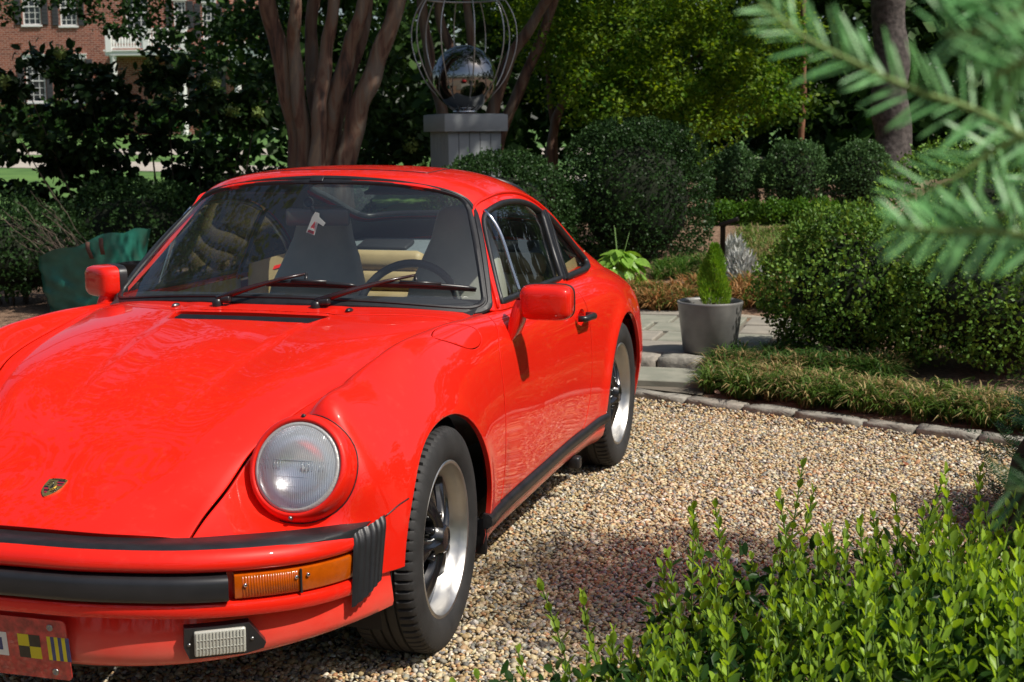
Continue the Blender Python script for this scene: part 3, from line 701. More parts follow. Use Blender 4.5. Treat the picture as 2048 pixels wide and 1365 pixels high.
# flutes on the lamps: small vertical prisms behind the lens face
for sd in (1, -1):
    g = MB()
    for k in np.linspace(e0+1.2, e1-.6, 22):
        i = int(k); f_ = k-i; p = BP[i]*(1-f_)+BP[i+1]*f_; t = BP[i+1]-BP[i]; t /= np.linalg.norm(t); n = np.array([-t[1], t[0]]); c = p+n*.0060
        g.tube([(c[0]*sd, c[1], .378+zdrop(c[0])), (c[0]*sd, c[1], .428+zdrop(c[0]))], .0022, 6)
    g.build('lens_fluting', M_AMBER, BUMP)
# lower valance with lip
VP = arc_smooth([(0,-.858),(.2,-.85),(.36,-.815),(.48,-.755),(.58,-.672),(.66,-.575),(.716,-.485),(.748,-.410),(.764,-.362)], 8)
A = np.array([[(b[0]+n[0]*o, b[1]+n[1]*o, z0*(1-.0)+dz*(abs(b[0])/.75)**4) for b, n in zip(VP, (lambda T: np.c_[-T[:, 1], T[:, 0]]/np.linalg.norm(T, axis=1)[:, None])(np.gradient(VP, axis=0)))] for (o, z0, dz) in ((.03, .338, .03), (.006, .334, .03), (-.002, .30, .012), (-.008, .270, .006), (-.010, .245, .012), (-.006, .224, .02), (.004, .210, .03), (.018, .204, .036), (.06, .204, .04))])
VAL = (lambda g: (g.grid(both(A)), g.build('front_valance', M_RED, CAR, 50))[1])(MB())
# underbody lip in black rubber
A2 = np.array([[(b[0]*.75, b[1]+.045, z) for b in VP[:34]] for z in (.22, .186)]); A3 = np.concatenate([A2, A2[1:]+[0, .05, .0]]); g = MB(); g.grid(both(A3)); g.build('rubber_lip', M_BLK, VAL)
# fog lamps
def fog(sd):
    i = int(np.argmin(np.abs(VP[:, 0]-.47))); pts = [(-.088, .030), (.060, .030), (.098, -.022), (.092, -.036), (.052, -.045), (-.078, -.045), (-.090, -.015)]
    p = Vector((.500, -.757, .278)); t = Vector((.105, .068, 0)).normalized(); n = Vector((t.y, -t.x, 0)); up = Vector((0, 0, 1)); n = (n+up*-.10).normalized(); up = n.cross(t).normalized(); up = up if up.z > 0 else -up
    M = Matrix(((t.x, up.x, n.x), (t.y, up.y, n.y), (t.z, up.z, n.z)))
    def put(g): g.V = [tuple(M @ Vector(v)+p) for v in g.V]; g.V = [(x*sd, y, z) for x, y, z in g.V]; return g
    g = MB(); g.prism(pts, 0, .030, c=(0, 0, -.018)); h = put(g).build('fog_lamp', M_TRIM, VAL)
    g = MB(); g.box((-.008, -.006, .016), (.118, .062, .012), None, .004); put(g).build('lens', M_FOG, h)
    g = MB()
    for k in range(15): g.box((-.062+k*.0077, -.006, .0225), (.0022, .056, .003))
    for k in range(2): g.box((-.008, -.016+k*.02, .0222), (.112, .0018, .003))
    put(g).build('lens_fluting', M_FOG, h)
    for sx in (-.078, .066):
        g = MB(); g.lathe([(.0042, .012), (.0042, .015), (.0005, .0162)], 10, c=(sx, -.008, 0)); put(g).build('lamp_screw', M_STEEL, h)
M_FOG = mat('fog_lens', (.62, .62, .55), rough=.12, trans=.25, coat=.6)
for sd in (1, -1): fog(sd)
# bellows
for sd in (1, -1):
    g = MB(); top0, top1 = np.array((.728, -.505, .468)), np.array((.770, -.388, .490)); bt0, bt1 = np.array((.728, -.530, .290)), np.array((.772, -.440, .342)); rows = []
    for a in np.linspace(0, 1, 29):
        row = []
        for b in np.linspace(0, 1, 12):
            p = (top0*(1-a)+top1*a)*(1-b)+(bt0*(1-a)+bt1*a)*b; n = np.array((.88, -.47, .05)); bulge = .008*math.sin(math.pi*a)+.0052*(1-(2*((a*6.0) % 1)-1)**2) - (.012*max(0, .12-b)/.12)
            row.append(p+n*bulge)
        rows.append(row)
    A = np.array(rows); A[:, :, 0] *= sd; g.grid(A); g.build('bumper_bellows', M_BLK, CAR, 60)
for sd in (1, -1):
    q = side_q(arc_smooth([(-.385, .482), (-.34, .500), (-.295, .508)], 5)); g = MB(); g.tube((BODY(q)+BODY.normal(q)*.0006)*[sd, 1, 1], .0019, 5); g.build('fender_joint', M_BLK, CAR)
# --- number plate: red plate with four signal flags (two are in frame)
PL = Vector((.012, -.872, .250)); lean = math.radians(-7)
Mp = Matrix(((1, 0, 0), (0, math.sin(lean), -math.cos(lean)), (0, math.cos(lean), math.sin(lean))))
def plate_poly(w, h, r, n=5):
    out = []
    for (cx, cy, a0) in ((w-r, h-r, 0), (-w+r, h-r, 90), (-w+r, -h+r, 180), (w-r, -h+r, 270)):
        for k in range(n+1): a = math.radians(a0+90*k/n); out.append((cx+r*math.cos(a), cy+r*math.sin(a)))
    return out
M_PLATE = mat('red_plate_enamel', (.42, .035, .03), rough=.35, var=.45, scale=55, coat=.4); M_YEL = mat('flag_yellow', (.62, .52, .01), rough=.4); M_NAVY = mat('flag_blue', (.035, .05, .16), rough=.4, var=.2, scale=80); M_FBLK = mat('flag_black', (.02, .018, .014), rough=.4, var=.3, scale=80); M_FWHT = mat('flag_white', (.7, .7, .66), rough=.4)
def put(g): g.V = [tuple(Mp @ Vector(v)+PL) for v in g.V]; return g
g = MB(); g.prism(plate_poly(.1525, .076, .012), 0, .003); PLATE = put(g).build('number_plate', M_PLATE, CAR)
def flagpiece(x, y, w, h, m, z=.0032):
    g = MB(); g.box((x, y, z), (w, h, .0008)); put(g).build('flag_panel', m, PLATE)
for dx, dy, m in ((0, 0, M_YEL), (1, 0, M_FBLK), (0, -1, M_FBLK), (1, -1, M_YEL)): flagpiece(.034+dx*.030, .024+dy*.030-.006, .030, .030, m)
for k in range(6): flagpiece(.1075+(k-.5)*.0098, .004-.001, .0098, .060, M_YEL if k % 2 == 0 else M_NAVY)
flagpiece(-.04, .003, .058, .060, M_FWHT); flagpiece(-.04, .003, .03, .032, M_NAVY, .0036)
flagpiece(-.115, .018, .058, .030, M_FWHT); flagpiece(-.115, -.012, .058, .030, M_TAGRED)
for (sx, sy) in ((.11, .056), (.11, -.057), (-.11, .056), (-.11, -.057)):
    g = MB(); g.lathe([(.0085, .002), (.0085, .004), (.006, .0055), (.0055, .004), (.003, .004), (.0005, .0065)], 14, c=(sx, sy, 0)); put(g).build('bolt', M_STEEL, PLATE)
# --- hood crest (plain heraldic shield: gold border, quarters, small centre shield)
cq = top_q([(-.665, 0)])[0]; cp = Vector(BODY(cq[None])[0]); cn = Vector(BODY.normal(cq[None])[0]); cx_ = Vector((1, 0, 0)); cy_ = cn.cross(cx_).normalized(); cy_ = cy_ if cy_.y > 0 else -cy_
Mc = Matrix(((cx_.x, cy_.x, cn.x), (cx_.y, cy_.y, cn.y), (cx_.z, cy_.z, cn.z)))
def shield(k):
    return [(x*k, y*k) for x, y in arc_smooth([(-.026,.031),(-.013,.0345),(0,.0355),(.013,.0345),(.026,.031)], 3).tolist()+arc_smooth([(.0265,.029),(.0265,.005),(.021,-.015),(.010,-.030),(0,-.037),(-.010,-.030),(-.021,-.015),(-.0265,.005),(-.0265,.029)], 4).tolist()]
def putc(g): g.V = [tuple(Mc @ Vector(v)+cp) for v in g.V]; return g
M_GOLD = mat('gold_enamel', (.75, .55, .20), rough=.25, metal=.9, var=.3, scale=300); M_CRED = mat('crest_red', (.30, .012, .03), rough=.2, coat=.5); M_CBLK = mat('crest_black', (.012, .011, .012), rough=.2, coat=.5)
g = MB(); g.prism(shield(1.0), 0, .0045, c=(0, 0, -.001)); CREST = putc(g).build('hood_crest', M_GOLD, CAR)
for (x0, x1, y0, y1) in ((.003, .023, .006, .027), (-.0225, -.003, -.024, .003)):
    for k in range(4):
        a, b = y0+(y1-y0)*k/4, y0+(y1-y0)*(k+1)/4; pl = [(x0, a), (x1, a), (x1, b), (x0, b)]
        if y0 < 0: w_ = lambda y: -.0225*min(1, max(.12, (y+.036)/.034)); pl = [(w_(a), a), (x1, a), (x1, b), (w_(b), b)]
        g = MB(); g.prism(pl, 0, .0008, c=(0, 0, .0036)); putc(g).build('crest_bar', M_CBLK if k % 2 else M_CRED, CREST)
for (sx, sy, fl_) in ((-.012, .016, 1), (.0115, -.011, -1)):          # antler strokes of the two gold quarters
    g = MB()
    for k in range(3): g.tube([(sx-.008, sy+.006-k*.006, .0038), (sx, sy+.0045-k*.006, .0042), (sx+.008, sy+.0065-k*.006, .0038)], .0009, 5)
    putc(g).build('crest_antler', M_CBLK, CREST)
g = MB(); g.prism([(x*.36, y*.36+.001) for x, y in shield(1.0)], 0, .0022, c=(0, 0, .0036)); ce = putc(g).build('crest_centre', M_GOLD, CREST)
g = MB(); g.prism(arc_smooth([(-.004,-.006),(-.002,.0),(-.004,.005),(0,.008),(.003,.006),(.002,.002),(.0045,-.001),(.003,-.007)], 3, True).tolist(), 0, .0006, c=(0, .001, .0056)); putc(g).build('crest_horse', M_CBLK, ce)
# letter line along the top of the shield
def text_mesh(body, size, depth):
    cu = bpy.data.curves.new('txt', 'FONT'); cu.body = body; cu.size = size; cu.extrude = depth; cu.align_x = 'CENTER'; cu.align_y = 'CENTER'
    ob = bpy.data.objects.new('txt', cu); COL.objects.link(ob); dg = bpy.context.evaluated_depsgraph_get(); dg.update()
    me = bpy.data.meshes.new_from_object(ob.evaluated_get(dg)); bpy.data.objects.remove(ob); return me
me = text_mesh('PORSCHE', .0085, .0004); me.transform(Matrix.Translation((0, .0305, .0040))); me.transform(Matrix.Translation(cp) @ Mc.to_4x4()); me.materials.append(M_CBLK); link('crest_lettering', me, CREST)

# --- sills
for sd in (1, -1):
    ys = np.linspace(.335, 1.925, 40)
    q = side_q([(y, .262) for y in ys]); P = BODY(q); rows = []
    for (o, z) in ((-.012, .290), (.006, .288), (.016, .280), (.018, .268), (.016, .254), (.006, .246), (-.012, .244)):
        r = P.copy(); r[:, 0] += o; r[:, 2] = z+.012*np.clip((ys-1.55)/.35, 0, 1)**2+.010*np.clip((.42-ys)/.1, 0, 1); rows.append(r*[sd, 1, 1])
    g = MB(); A = np.array(rows); g.grid(A); n = A.shape[1]; g.F += [tuple(i*n for i in range(7)), tuple(i*n+n-1 for i in range(7))]; g.sm += [False, False]; g.build('sill_trim', M_BLK, CAR, 50)
    rows = []
    for (o, z) in ((-.006, .262), (-.004, .235), (-.012, .205), (-.035, .180), (-.10, .172)):
        r = P.copy(); r[:, 0] += o; r[:, 2] = z; rows.append(r*[sd, 1, 1])
    g = MB(); g.grid(np.array(rows)); g.build('rocker_panel', M_RED, CAR, 60)
    g = MB(); g.box((.775*sd, .345, .225), (.05, .012, .11), None, .004); g.build('mud_flap', M_BLK, CAR)
    g = MB(); g.box((.76*sd, 1.62, .160), (.05, .05, .05), None, .01); g.build('jack_point', M_BLK, CAR)

# --- floor and arches (dark)
g = MB(); g.box((0, 1.35, .20), (1.30, 3.2, .05)); g.box((0, .12, .40), (.90, .70, .36)); g.box((0, 2.5, .42), (.98, 1.0, .42)); g.build('underbody', M_DARK, CAR)
for cy in (0., 2.272):
    for sd in (1, -1):
        g = MB(); rows = []
        for xx in (.48, .735):
            rows.append([(xx*sd, cy-math.cos(a)*.372, .30+math.sin(a)*.378) for a in np.linspace(-.35, math.pi+.35, 30)])
        g.grid(np.array(rows)); 
        g.add([(.48*sd, cy-.372, .2), (.48*sd, cy+.372, .2), (.48*sd, cy+.372, .68), (.48*sd, cy-.372, .68)], [(0, 1, 2, 3)]); g.build('wheel_well', M_DARK, CAR)
# tail: bumper, lamps
M_TAIL = mat('red_lens', (.5, .01, .01), rough=.1, coat=.8)
RB = arc_smooth([(0,3.36),(.3,3.34),(.5,3.28),(.62,3.18),(.69,3.05),(.70,2.95)], 6)
g = MB(); rows = [[(x*(1-o*.06), y-o*.05, z) for x, y in RB] for o, z in ((1, .56), (.2, .55), (0, .52), (0, .40), (.2, .36), (1.6, .30))]; A = np.array(rows); g.grid(both(A)); g.build('rear_bumper', M_RED, CAR, 50)
g = MB(); rows = [[(x*(1-o*.06), y-o*.05, z) for x, y in RB] for o, z in ((1.2, .66), (.6, .655), (.55, .57), (1, .56))]; g.grid(both(np.array(rows))); g.build('tail_light_band', M_TAIL, CAR, 50)

# --- wheels
def tyre_mesh():
    n = 360; R = .316; W = .205
    prof = [(.212, -.082), (.224, -.093), (.245, -.1015), (.268, -.1025), (.288, -.0985), (.302, -.092), (.3105, -.083), (.314, -.070), (.3155, -.055), (.3155, -.047), (.309, -.0455), (.309, -.0395), (.3155, -.038), (.316, -.017), (.309, -.0155), (.309, -.0095), (.316, -.008), (.316, .008)]
    prof = prof+[(r, -w) for r, w in prof[::-1]]
    V = []; F = []; m = len(prof)
    for k in range(n):
        a = 2*math.pi*k/n; ph = k % 5
        for i, (r, w) in enumerate(prof):
            rr = r; aw = abs(w)
            if ph == 0 and .048 < aw < .088 and r > .305: rr -= .010 if aw < .08 else .006
            if ph == 2 and .018 < aw < .037: rr -= .005
            V.append((w, rr*math.cos(a), rr*math.sin(a)))
    for k in range(n):
        for i in range(m-1): F.append((k*m+i, k*m+i+1, ((k+1) % n)*m+i+1, ((k+1) % n)*m+i))
    me = bpy.data.meshes.new('tyre'); me.from_pydata(V, [], F); me.update(); me.polygons.foreach_set('use_smooth', np.ones(len(F), bool)); me.materials.append(M_TYRE)
    bm = bmesh.new(); bm.from_mesh(me); bmesh.ops.recalc_face_normals(bm, faces=bm.faces[:])
    for e in bm.edges:
        if len(e.link_faces) == 2 and e.calc_face_angle(0) > math.radians(32): e.smooth = False
    bm.to_mesh(me); bm.free(); return me
TYRE = tyre_mesh()
def wheel_meshes():
    out = {}
    g = MB(); g.lathe([(.213, .079), (.2195, .086), (.2205, .0895), (.217, .0925), (.210, .091), (.205, .084), (.2005, .070), (.196, .052), (.188, .042), (.180, .034), (.174, .010), (.172, -.03), (.172, -.08)], 96, axis='X'); out['rim'] = g
    g = MB(); g.lathe([(.172, -.078), (.10, -.05), (.0005, -.05)], 40, axis='X'); g.lathe([(.13, -.012), (.13, -.02), (.05, -.02)], 40, axis='X'); out['back'] = g
    # one petal, along +Z
    rows = []
    for r in np.linspace(.040, .190, 16):
        f_ = (r-.040)/.150; hw = .019+.041*sstep(np.array(f_), .10, .80)-.004*sstep(np.array(f_), .85, 1.0); row = []
        for c in np.linspace(-1, 1, 17):
            ridge = math.exp(-(c/.30)**2)*.014*(1-.75*f_)
            edge_ = -.020*max(0, abs(c)-.72)/.28
            dish = .074-.034*f_**1.5+ridge+edge_+.004*abs(c)*f_
            row.append((dish, c*hw, r if abs(c) < .8 else r-.004*(abs(c)-.8)*f_*10))
        rows.append(row)
    A = np.array(rows); g = MB(); g.grid(A); B_ = A.copy(); B_[:, :, 0] -= .020; g.grid(B_, flip=True)
    ed = np.concatenate([A[:, 0], A[-1, 1:], A[-2::-1, -1]]); ed2 = np.concatenate([B_[:, 0], B_[-1, 1:], B_[-2::-1, -1]]); g.grid(np.array([ed, ed2])); out['petal'] = g
    g = MB(); g.lathe([(.052, .055), (.050, .070), (.043, .078), (.038, .087), (.034, .0915), (.031, .092), (.029, .0895), (.0005, .091)], 40, axis='X'); out['cap'] = g
    g = MB(); g.lathe([(.0105, .0), (.0105, .024), (.008, .028), (.0005, .028)], 10, axis='X'); out['nut'] = g
    return out
WM_ = wheel_meshes()
def wheel(cx, cy, sd, width=1.0, steer=0.0, spin=0.0):
    rim_me = None
    def meshof(key, m, ang=None):
        g = WM_[key]; me = g.mesh(key, m); bm = bmesh.new(); bm.from_mesh(me); bmesh.ops.recalc_face_normals(bm, faces=bm.faces[:])
        for e in bm.edges:
            if ang and len(e.link_faces) == 2 and e.calc_face_angle(0) > math.radians(ang): e.smooth = False
        bm.to_mesh(me); bm.free(); return me
    if not hasattr(wheel, 'c'): wheel.c = {k: meshof(k, m, a) for k, m, a in (('rim', M_LIP, 40), ('back', M_DARK, None), ('petal', M_SPOKE, 48), ('cap', M_SPOKE, 35), ('nut', M_SPOKE, 35))}
    w = link('wheel', wheel.c['rim'], CAR, (cx*sd, cy, .3155)); w.rotation_euler = (spin, 0, steer+(0 if sd > 0 else math.pi)); w.scale = (width, 1, 1)
    link('tyre', TYRE, w); link('brake_disc', wheel.c['back'], w); link('hub_cap', wheel.c['cap'], w)
    for k in range(5):
        p = link('petal_spoke', wheel.c['petal'], w); p.rotation_euler = (2*math.pi*k/5, 0, 0)
        nn = link('wheel_nut', wheel.c['nut'], w); a = 2*math.pi*(k+.5)/5; nn.location = (.045, -math.sin(a)*.064, math.cos(a)*.064)
wheel(.699, 0, 1, 1.0, .034, .35); wheel(.699, 0, -1, 1.0, .034, .9)
wheel(.7025, 2.272, 1, 1.10, 0, .62); wheel(.7025, 2.272, -1, 1.10, 0, .1)

# --- door handles
for di, sd in enumerate((1, -1)):
    rows = []
    for a in np.linspace(0, 1, 7):
        rows.append([(.8-.030*math.sin(a*math.pi/2)-.004, 1.60+math.cos(t)*.058*(1-a*.55), .731+math.sin(t)*.034*(1-a*.55)) for t in np.linspace(0, 2*math.pi, 25)[:-1]])
    A = np.array(rows); A[:, :, 0] -= .004; A[:, :, 0] *= sd; g = MB(); g.grid(A, closev=True); g.build('handle_recess', M_RED, DOORS[di])
    g = MB(); g.tube([(.792*sd, 1.680, .728), (.818*sd, 1.672, .730), (.828*sd, 1.655, .732), (.829*sd, 1.60, .735), (.826*sd, 1.535, .736), (.800*sd, 1.522, .736)], [.016, .0155, .0145, .0125, .0125, .012], 10); g.build('door_handle', M_TRIM, DOORS[di])
# --- mirrors
def door_mirror(sd):
    # head: rounded box, flat glass side to the rear
    rows = []; W, H, D = .088, .057, .060
    C = Vector((.875, .775, .890)) if sd > 0 else Vector((.748, .805, .920)); yaw = math.radians(8 if sd > 0 else 40)
    def sup(cx, cz, w, h, n=36, e=4.5):
        return [(cx+w*math.copysign(abs(math.cos(t))**(2/e), math.cos(t)), cz+h*math.copysign(abs(math.sin(t))**(2/e), math.sin(t))) for t in np.linspace(0, 2*math.pi, n+1)[:-1]]
    for (d, k) in ((-.058, .25), (-.0575, .55), (-.054, .78), (-.046, .90), (-.032, .965), (-.012, .99), (.012, 1.0)): rows.append([(x, d-(.012*(x/W) if d < 0 else 0), z) for x, z in sup(0, 0, W*k, H*k if k > .6 else H*k)])
    Mr = Matrix.Rotation(yaw, 3, 'Z')
    def P(A): return np.array([[tuple(Mr @ Vector(p)+C) for p in r] for r in A])*[sd, 1, 1]
    g = MB(); A = P(rows); g.grid(A, closev=True); n = A.shape[1]; g.F.append(tuple(range(n))); g.sm.append(True); h = g.build('door_mirror', M_RED, CAR, 60)
    rows = []
    for (d, k) in ((.012, 1.0), (.013, 1.025), (.030, 1.03), (.040, 1.015), (.042, .95), (.034, .93)): rows.append([(x, d, z) for x, z in sup(0, 0, W*k, H*k)])
    g = MB(); g.grid(P(rows), closev=True); g.build('mirror_surround', M_BLK, h, 50)
    g = MB(); A = P([[(x, .036, z) for x, z in sup(0, 0, W*.94, H*.94)]])[0]; g.add(A, [tuple(range(len(A)))]); g.build('mirror_glass', M_CHROME, h)
    # foot
    rows = []
    for f_, c, wx, wy in ((0, (.757, .775, .770), .008, .050), (.15, (.768, .768, .785), .018, .046), (.4, (.780, .762, .825), .024, .040), (.75, (.792, .760, .868), .026, .036), (1, (.806, .765, .900), .026, .034)):
        c = (c[0]-(.085*f_ if sd < 0 else 0), c[1]+(.02*f_ if sd < 0 else 0), c[2]+(.012*f_ if sd < 0 else 0))
        rows.append([(c[0]+wx*math.copysign(abs(math.cos(t))**.6, math.cos(t)), c[1]+wy*math.copysign(abs(math.sin(t))**.6, math.sin(t)), c[2]+(.0 if f_ > 0 else .02*math.sin(t))) for t in np.linspace(0, 2*math.pi, 21)[:-1]])
    g = MB(); g.grid(np.array(rows)*[sd, 1, 1], closev=True); g.build('mirror_foot', M_RED, h, 60)
    g = MB(); r0 = np.array(rows[0]); g.grid(np.array([r0*[1.0, 1, 1]+[-.004, 0, -.006], (r0-r0.mean(0))*1.12+r0.mean(0)+[.002, 0, -.004], (r0-r0.mean(0))*1.10+r0.mean(0)+[.004, 0, .004]])*[sd, 1, 1], closev=True); g.build('mirror_gasket', M_BLK, h)
for sd in (1, -1): door_mirror(sd)

# --- wipers, nozzles
def surf_ws(x, h):   # point on the windscreen at x, at fraction h of its height, lifted
    t = np.interp(x, WS(np.c_[np.full(80, wsk[0]+(wsk[-1]-wsk[0])*h), np.linspace(wt[0], wt[-1], 80)])[:, 0], np.linspace(wt[0], wt[-1], 80)); q = np.array([[wsk[0]+(wsk[-1]-wsk[0])*h, t]]); return Vector(WS(q)[0]), Vector(WS.normal(q)[0])
def wiper(px, py, pz, x_elbow, h_e, x0, h0, x1, h1):
    w = MB(); w.lathe([(.017, 0), (.017, .014), (.014, .024), (.008, .027), (.0005, .027)], 14, c=(px, py, pz)); w.box((px+.018, py+.006, pz+.022), (.055, .026, .020), Matrix.Rotation(-.12, 3, 'Y'), .005); W = w.build('wiper', M_TRIM, CAR)
    pe, ne = surf_ws(x_elbow, h_e); a = Vector((px, py, pz+.024)); b = pe+ne*.032; g = MB(); mid = a.lerp(b, .35)+Vector((0, -.006, .006))
    g.tube([a, mid, a.lerp(b, .7)+Vector((0, -.004, .006)), b], [.0115, .009, .006, .0045], 8); g.build('wiper_arm', M_WIP, W)
    pts = []; bl = []; 
    for f_ in np.linspace(0, 1, 14):
        p, n = surf_ws(x0+(x1-x0)*f_, h0+(h1-h0)*f_); pts.append(p+n*(.016+.006*(1-(2*f_-1)**2))); bl.append(p+n*.008)
    g = MB(); g.tube(pts, [.004]+[.0078]*12+[.004], 6); g.build('wiper_frame', M_TRIM, W); g = MB(); g.tube(bl, .0058, 6); g.build('wiper_blade', M_BLK, W)
    g = MB(); g.tube([b, Vector(pts[6])], .006, 6); g.tube([Vector(pts[4])+Vector((0, -.004, .006)), Vector(pts[9])+Vector((0, -.004, .006))], .0065, 6); g.build('wiper_bridge', M_TRIM, W)
M_WIP = mat('wiper_black', (.03, .012, .012), rough=.25, coat=.3)
wiper(-.155, .497, .882, .115, .155, -.02, .10, .285, .105); wiper(.185, .512, .880, .455, .19, .32, .125, .635, .155)
for x, y in ((-.306, .497), (.306, .497)):
    q = top_q([(y, x)])[0]; p = BODY(q[None])[0]; g = MB(); g.sphere(p+np.array([0, 0, .003]), (.011, .020, .008), 12, 8); g.build('washer_nozzle', M_STEEL if x < 0 else M_TRIM, CAR)

# --- interior
def seat(x):
    g = MB(); rows = []
    for (z, hw, y, th) in ((.42, .20, 1.50, .07), (.55, .225, 1.53, .075), (.70, .215, 1.57, .075), (.84, .19, 1.61, .07), (.95, .155, 1.64, .06), (1.02, .125, 1.655, .055), (1.08, .112, 1.665, .05), (1.125, .10, 1.67, .045), (1.145, .075, 1.672, .03), (1.15, .03, 1.672, .01)):
        rows.append([(x+hw*math.copysign(abs(math.cos(t))**.55, math.cos(t)), y+th*math.copysign(abs(math.sin(t))**.7, math.sin(t))+(.03*(abs(math.cos(t))**3) if math.sin(t) < 0 and z < .9 else 0)*-1, z) for t in np.linspace(0, 2*math.pi, 29)[:-1]])
    g.grid(np.array(rows), closev=True); s_ = g.build('seat', M_SEAT, CAR, 70)
    g = MB(); g.box((x, 1.30, .40), (.46, .46, .13), Matrix.Rotation(math.radians(5), 3, 'X'), .04); g.build('seat_cushion', M_SEAT, s_)
for x in (-.29, .30): seat(x)
g = MB()
for x in (-.27, .27):
    for k in range(4): g.box((x, 2.03+k*.022, .58+k*.085+.05), (.50, .09, .092), Matrix.Rotation(math.radians(-16), 3, 'X'), .03)
g.build('rear_seat_back', M_TAN, CAR)
g = MB(); g.add([(-.62, 2.14, .905), (.62, 2.14, .905), (.46, 2.50, .955), (-.46, 2.50, .955)], [(0, 1, 2, 3)]); g.add([(-.62, 2.14, .905), (.62, 2.14, .905), (.62, 2.19, .60), (-.62, 2.19, .60)], [(0, 1, 2, 3)]); g.build('parcel_shelf', M_SHELF, CAR)
for x in (-.33, .33):
    g = MB(); g.box((x*.85, 2.31, .938), (.24, .12, .022), Matrix.Rotation(math.radians(13), 3, 'X'), .008); g.build('shelf_speaker', M_DASH, CAR)
# dashboard
rows = []
for y, z in ((.60, .865), (.66, .885), (.76, .892), (.86, .885), (.90, .870), (.915, .84), (.905, .72), (.88, .60)): rows.append([(x, y+.06*(abs(x)/.66)**2, z-.012*(abs(x)/.66)**2) for x in np.linspace(-.66, .66, 23)])
g = MB(); g.grid(np.array(rows)); 
for k in range(5): g.lathe([(.052, .0), (.052, .004), (.0005, .004)], 18, c=(.13+k*.085, .912, .80), axis='Y')
g.build('dashboard', M_DASH, CAR)
g = MB(); c = Vector((.30, 1.03, .80)); tl = math.radians(68)
g.tube([c+Vector((math.cos(a)*.19, math.sin(a)*.19*math.cos(tl), math.sin(a)*.19*math.sin(tl))) for a in np.linspace(0, 2*math.pi, 41)[:-1]], .0145, 10, closed=True)
for a in (math.radians(-10), math.radians(190), math.radians(235), math.radians(305)): g.tube([c, c+Vector((math.cos(a)*.185, math.sin(a)*.185*math.cos(tl), math.sin(a)*.185*math.sin(tl)))], .014, 8)
g.sphere(c, (.065, .03, .065)); g.tube([c, c+Vector((0, -.16, -.06))], .03, 10); g.build('steering_wheel', M_DASH, CAR)
# door cards, pillars and headliner
for sd in (1, -1):
    g = MB(); g.add([(.685*sd, .66, .84), (.70*sd, 1.72, .845), (.70*sd, 1.72, .32), (.69*sd, .66, .32)], [(0, 1, 2, 3)]); g.box((.64*sd, 1.2, .56), (.09, .7, .10), None, .03); g.build('door_card', M_TAN, CAR)
    g = MB(); g.add([(.66*sd, 1.72, .90), (.64*sd, 2.3, .93), (.68*sd, 2.3, .40), (.70*sd, 1.72, .32)], [(0, 1, 2, 3)]); g.build('rear_side_card', M_TAN, CAR)
    g = MB(); g.box((.30*sd, 1.12, 1.235), (.34, .11, .012), Matrix.Rotation(math.radians(12), 3, 'X'), .005); g.build('sun_visor', M_DASH, CAR)
# rear view mirror with a hanging tag
g = MB(); g.box((-.035, 1.035, 1.140), (.235, .022, .062), Matrix.Rotation(math.radians(8), 3, 'Z'), .011); RV = g.build('rear_view_mirror', mat('mirror_housing', (.10, .095, .085), rough=.35), CAR)
g = MB(); g.tube([(-.04, .985, 1.20), (-.04, 1.0, 1.172), (-.035, 1.03, 1.145)], [.007, .007, .006], 8); g.lathe([(.018, -.005), (.018, .006), (.012, .012), (.0005, .012)], 16, c=(-.04, .972, 1.196), axis='Y'); g.build('mirror_stem', M_DASH, RV)
Mt_ = Matrix(((.95, .31, 0), (0, 0, -1), (-.31, .95, 0)))
def tagp(poly, m, nm, d, par):
    g = MB(); g.prism([(x*.78, y*.78) for x, y in poly], 0, .0012); g.V = [tuple(Mt_ @ Vector(v)+Vector((-.035, 1.005-d, 1.125))) for v in g.V]; return g.build(nm, m, par)
HT = tagp([(-.024, -.058), (.018, -.058), (.020, .02), (.012, .045), (-.008, .045), (-.016, .02)], M_WHITE, 'hanging_tag', 0, RV)
tagp([(-.020, -.054), (.015, -.054), (.004, .005)], M_TAGRED, 'tag_print', .002, RV); tagp([(-.015, -.040), (.012, -.040), (.010, -.030), (-.011, -.030)], M_WHITE, 'tag_line', .0035, RV); tagp([(.014, .005), (.05, -.004), (.056, .014), (.018, .03)], M_WHITE, 'hanging_card', .004, RV)
# ================================================================== THE GARDEN
def spot(px, py, y):
    """world point at depth line y seen at photo position (px, py) of 2048 x 1365"""
    d = _f+_r2*((px-1024)/FPX)+_u2*((682.5-py)/FPX); t = (y-CAM.y)/d.y; return CAM+d*t

def yline(x): return 3.97-.40*x                         # edging between gravel and beds
_dk = [-.2, 0, .06, .5, 1.5, 2.6, 3.6, 5.2, 7.5, 12, 30, 120]; _hk = [-.03, .0, .05, .08, .10, .14, .28, .48, .66, .85, 1.15, 2.2]
_dl = [-9, 4, 8, 14, 25, 45, 62, 120]; _hl = [0, 0, .04, .16, .42, .95, 1.45, 2.2]
def H(x, y):
    x = np.asarray(x, float); y = np.asarray(y, float)
    hr = np.interp(y-yline(np.clip(x, -1, 4)), _dk, _hk); hl = np.interp(y, _dl, _hl)-.03*(y < 2.5)
    w = sstep(x, -3.2, -.4); return hl*(1-w)+hr*w

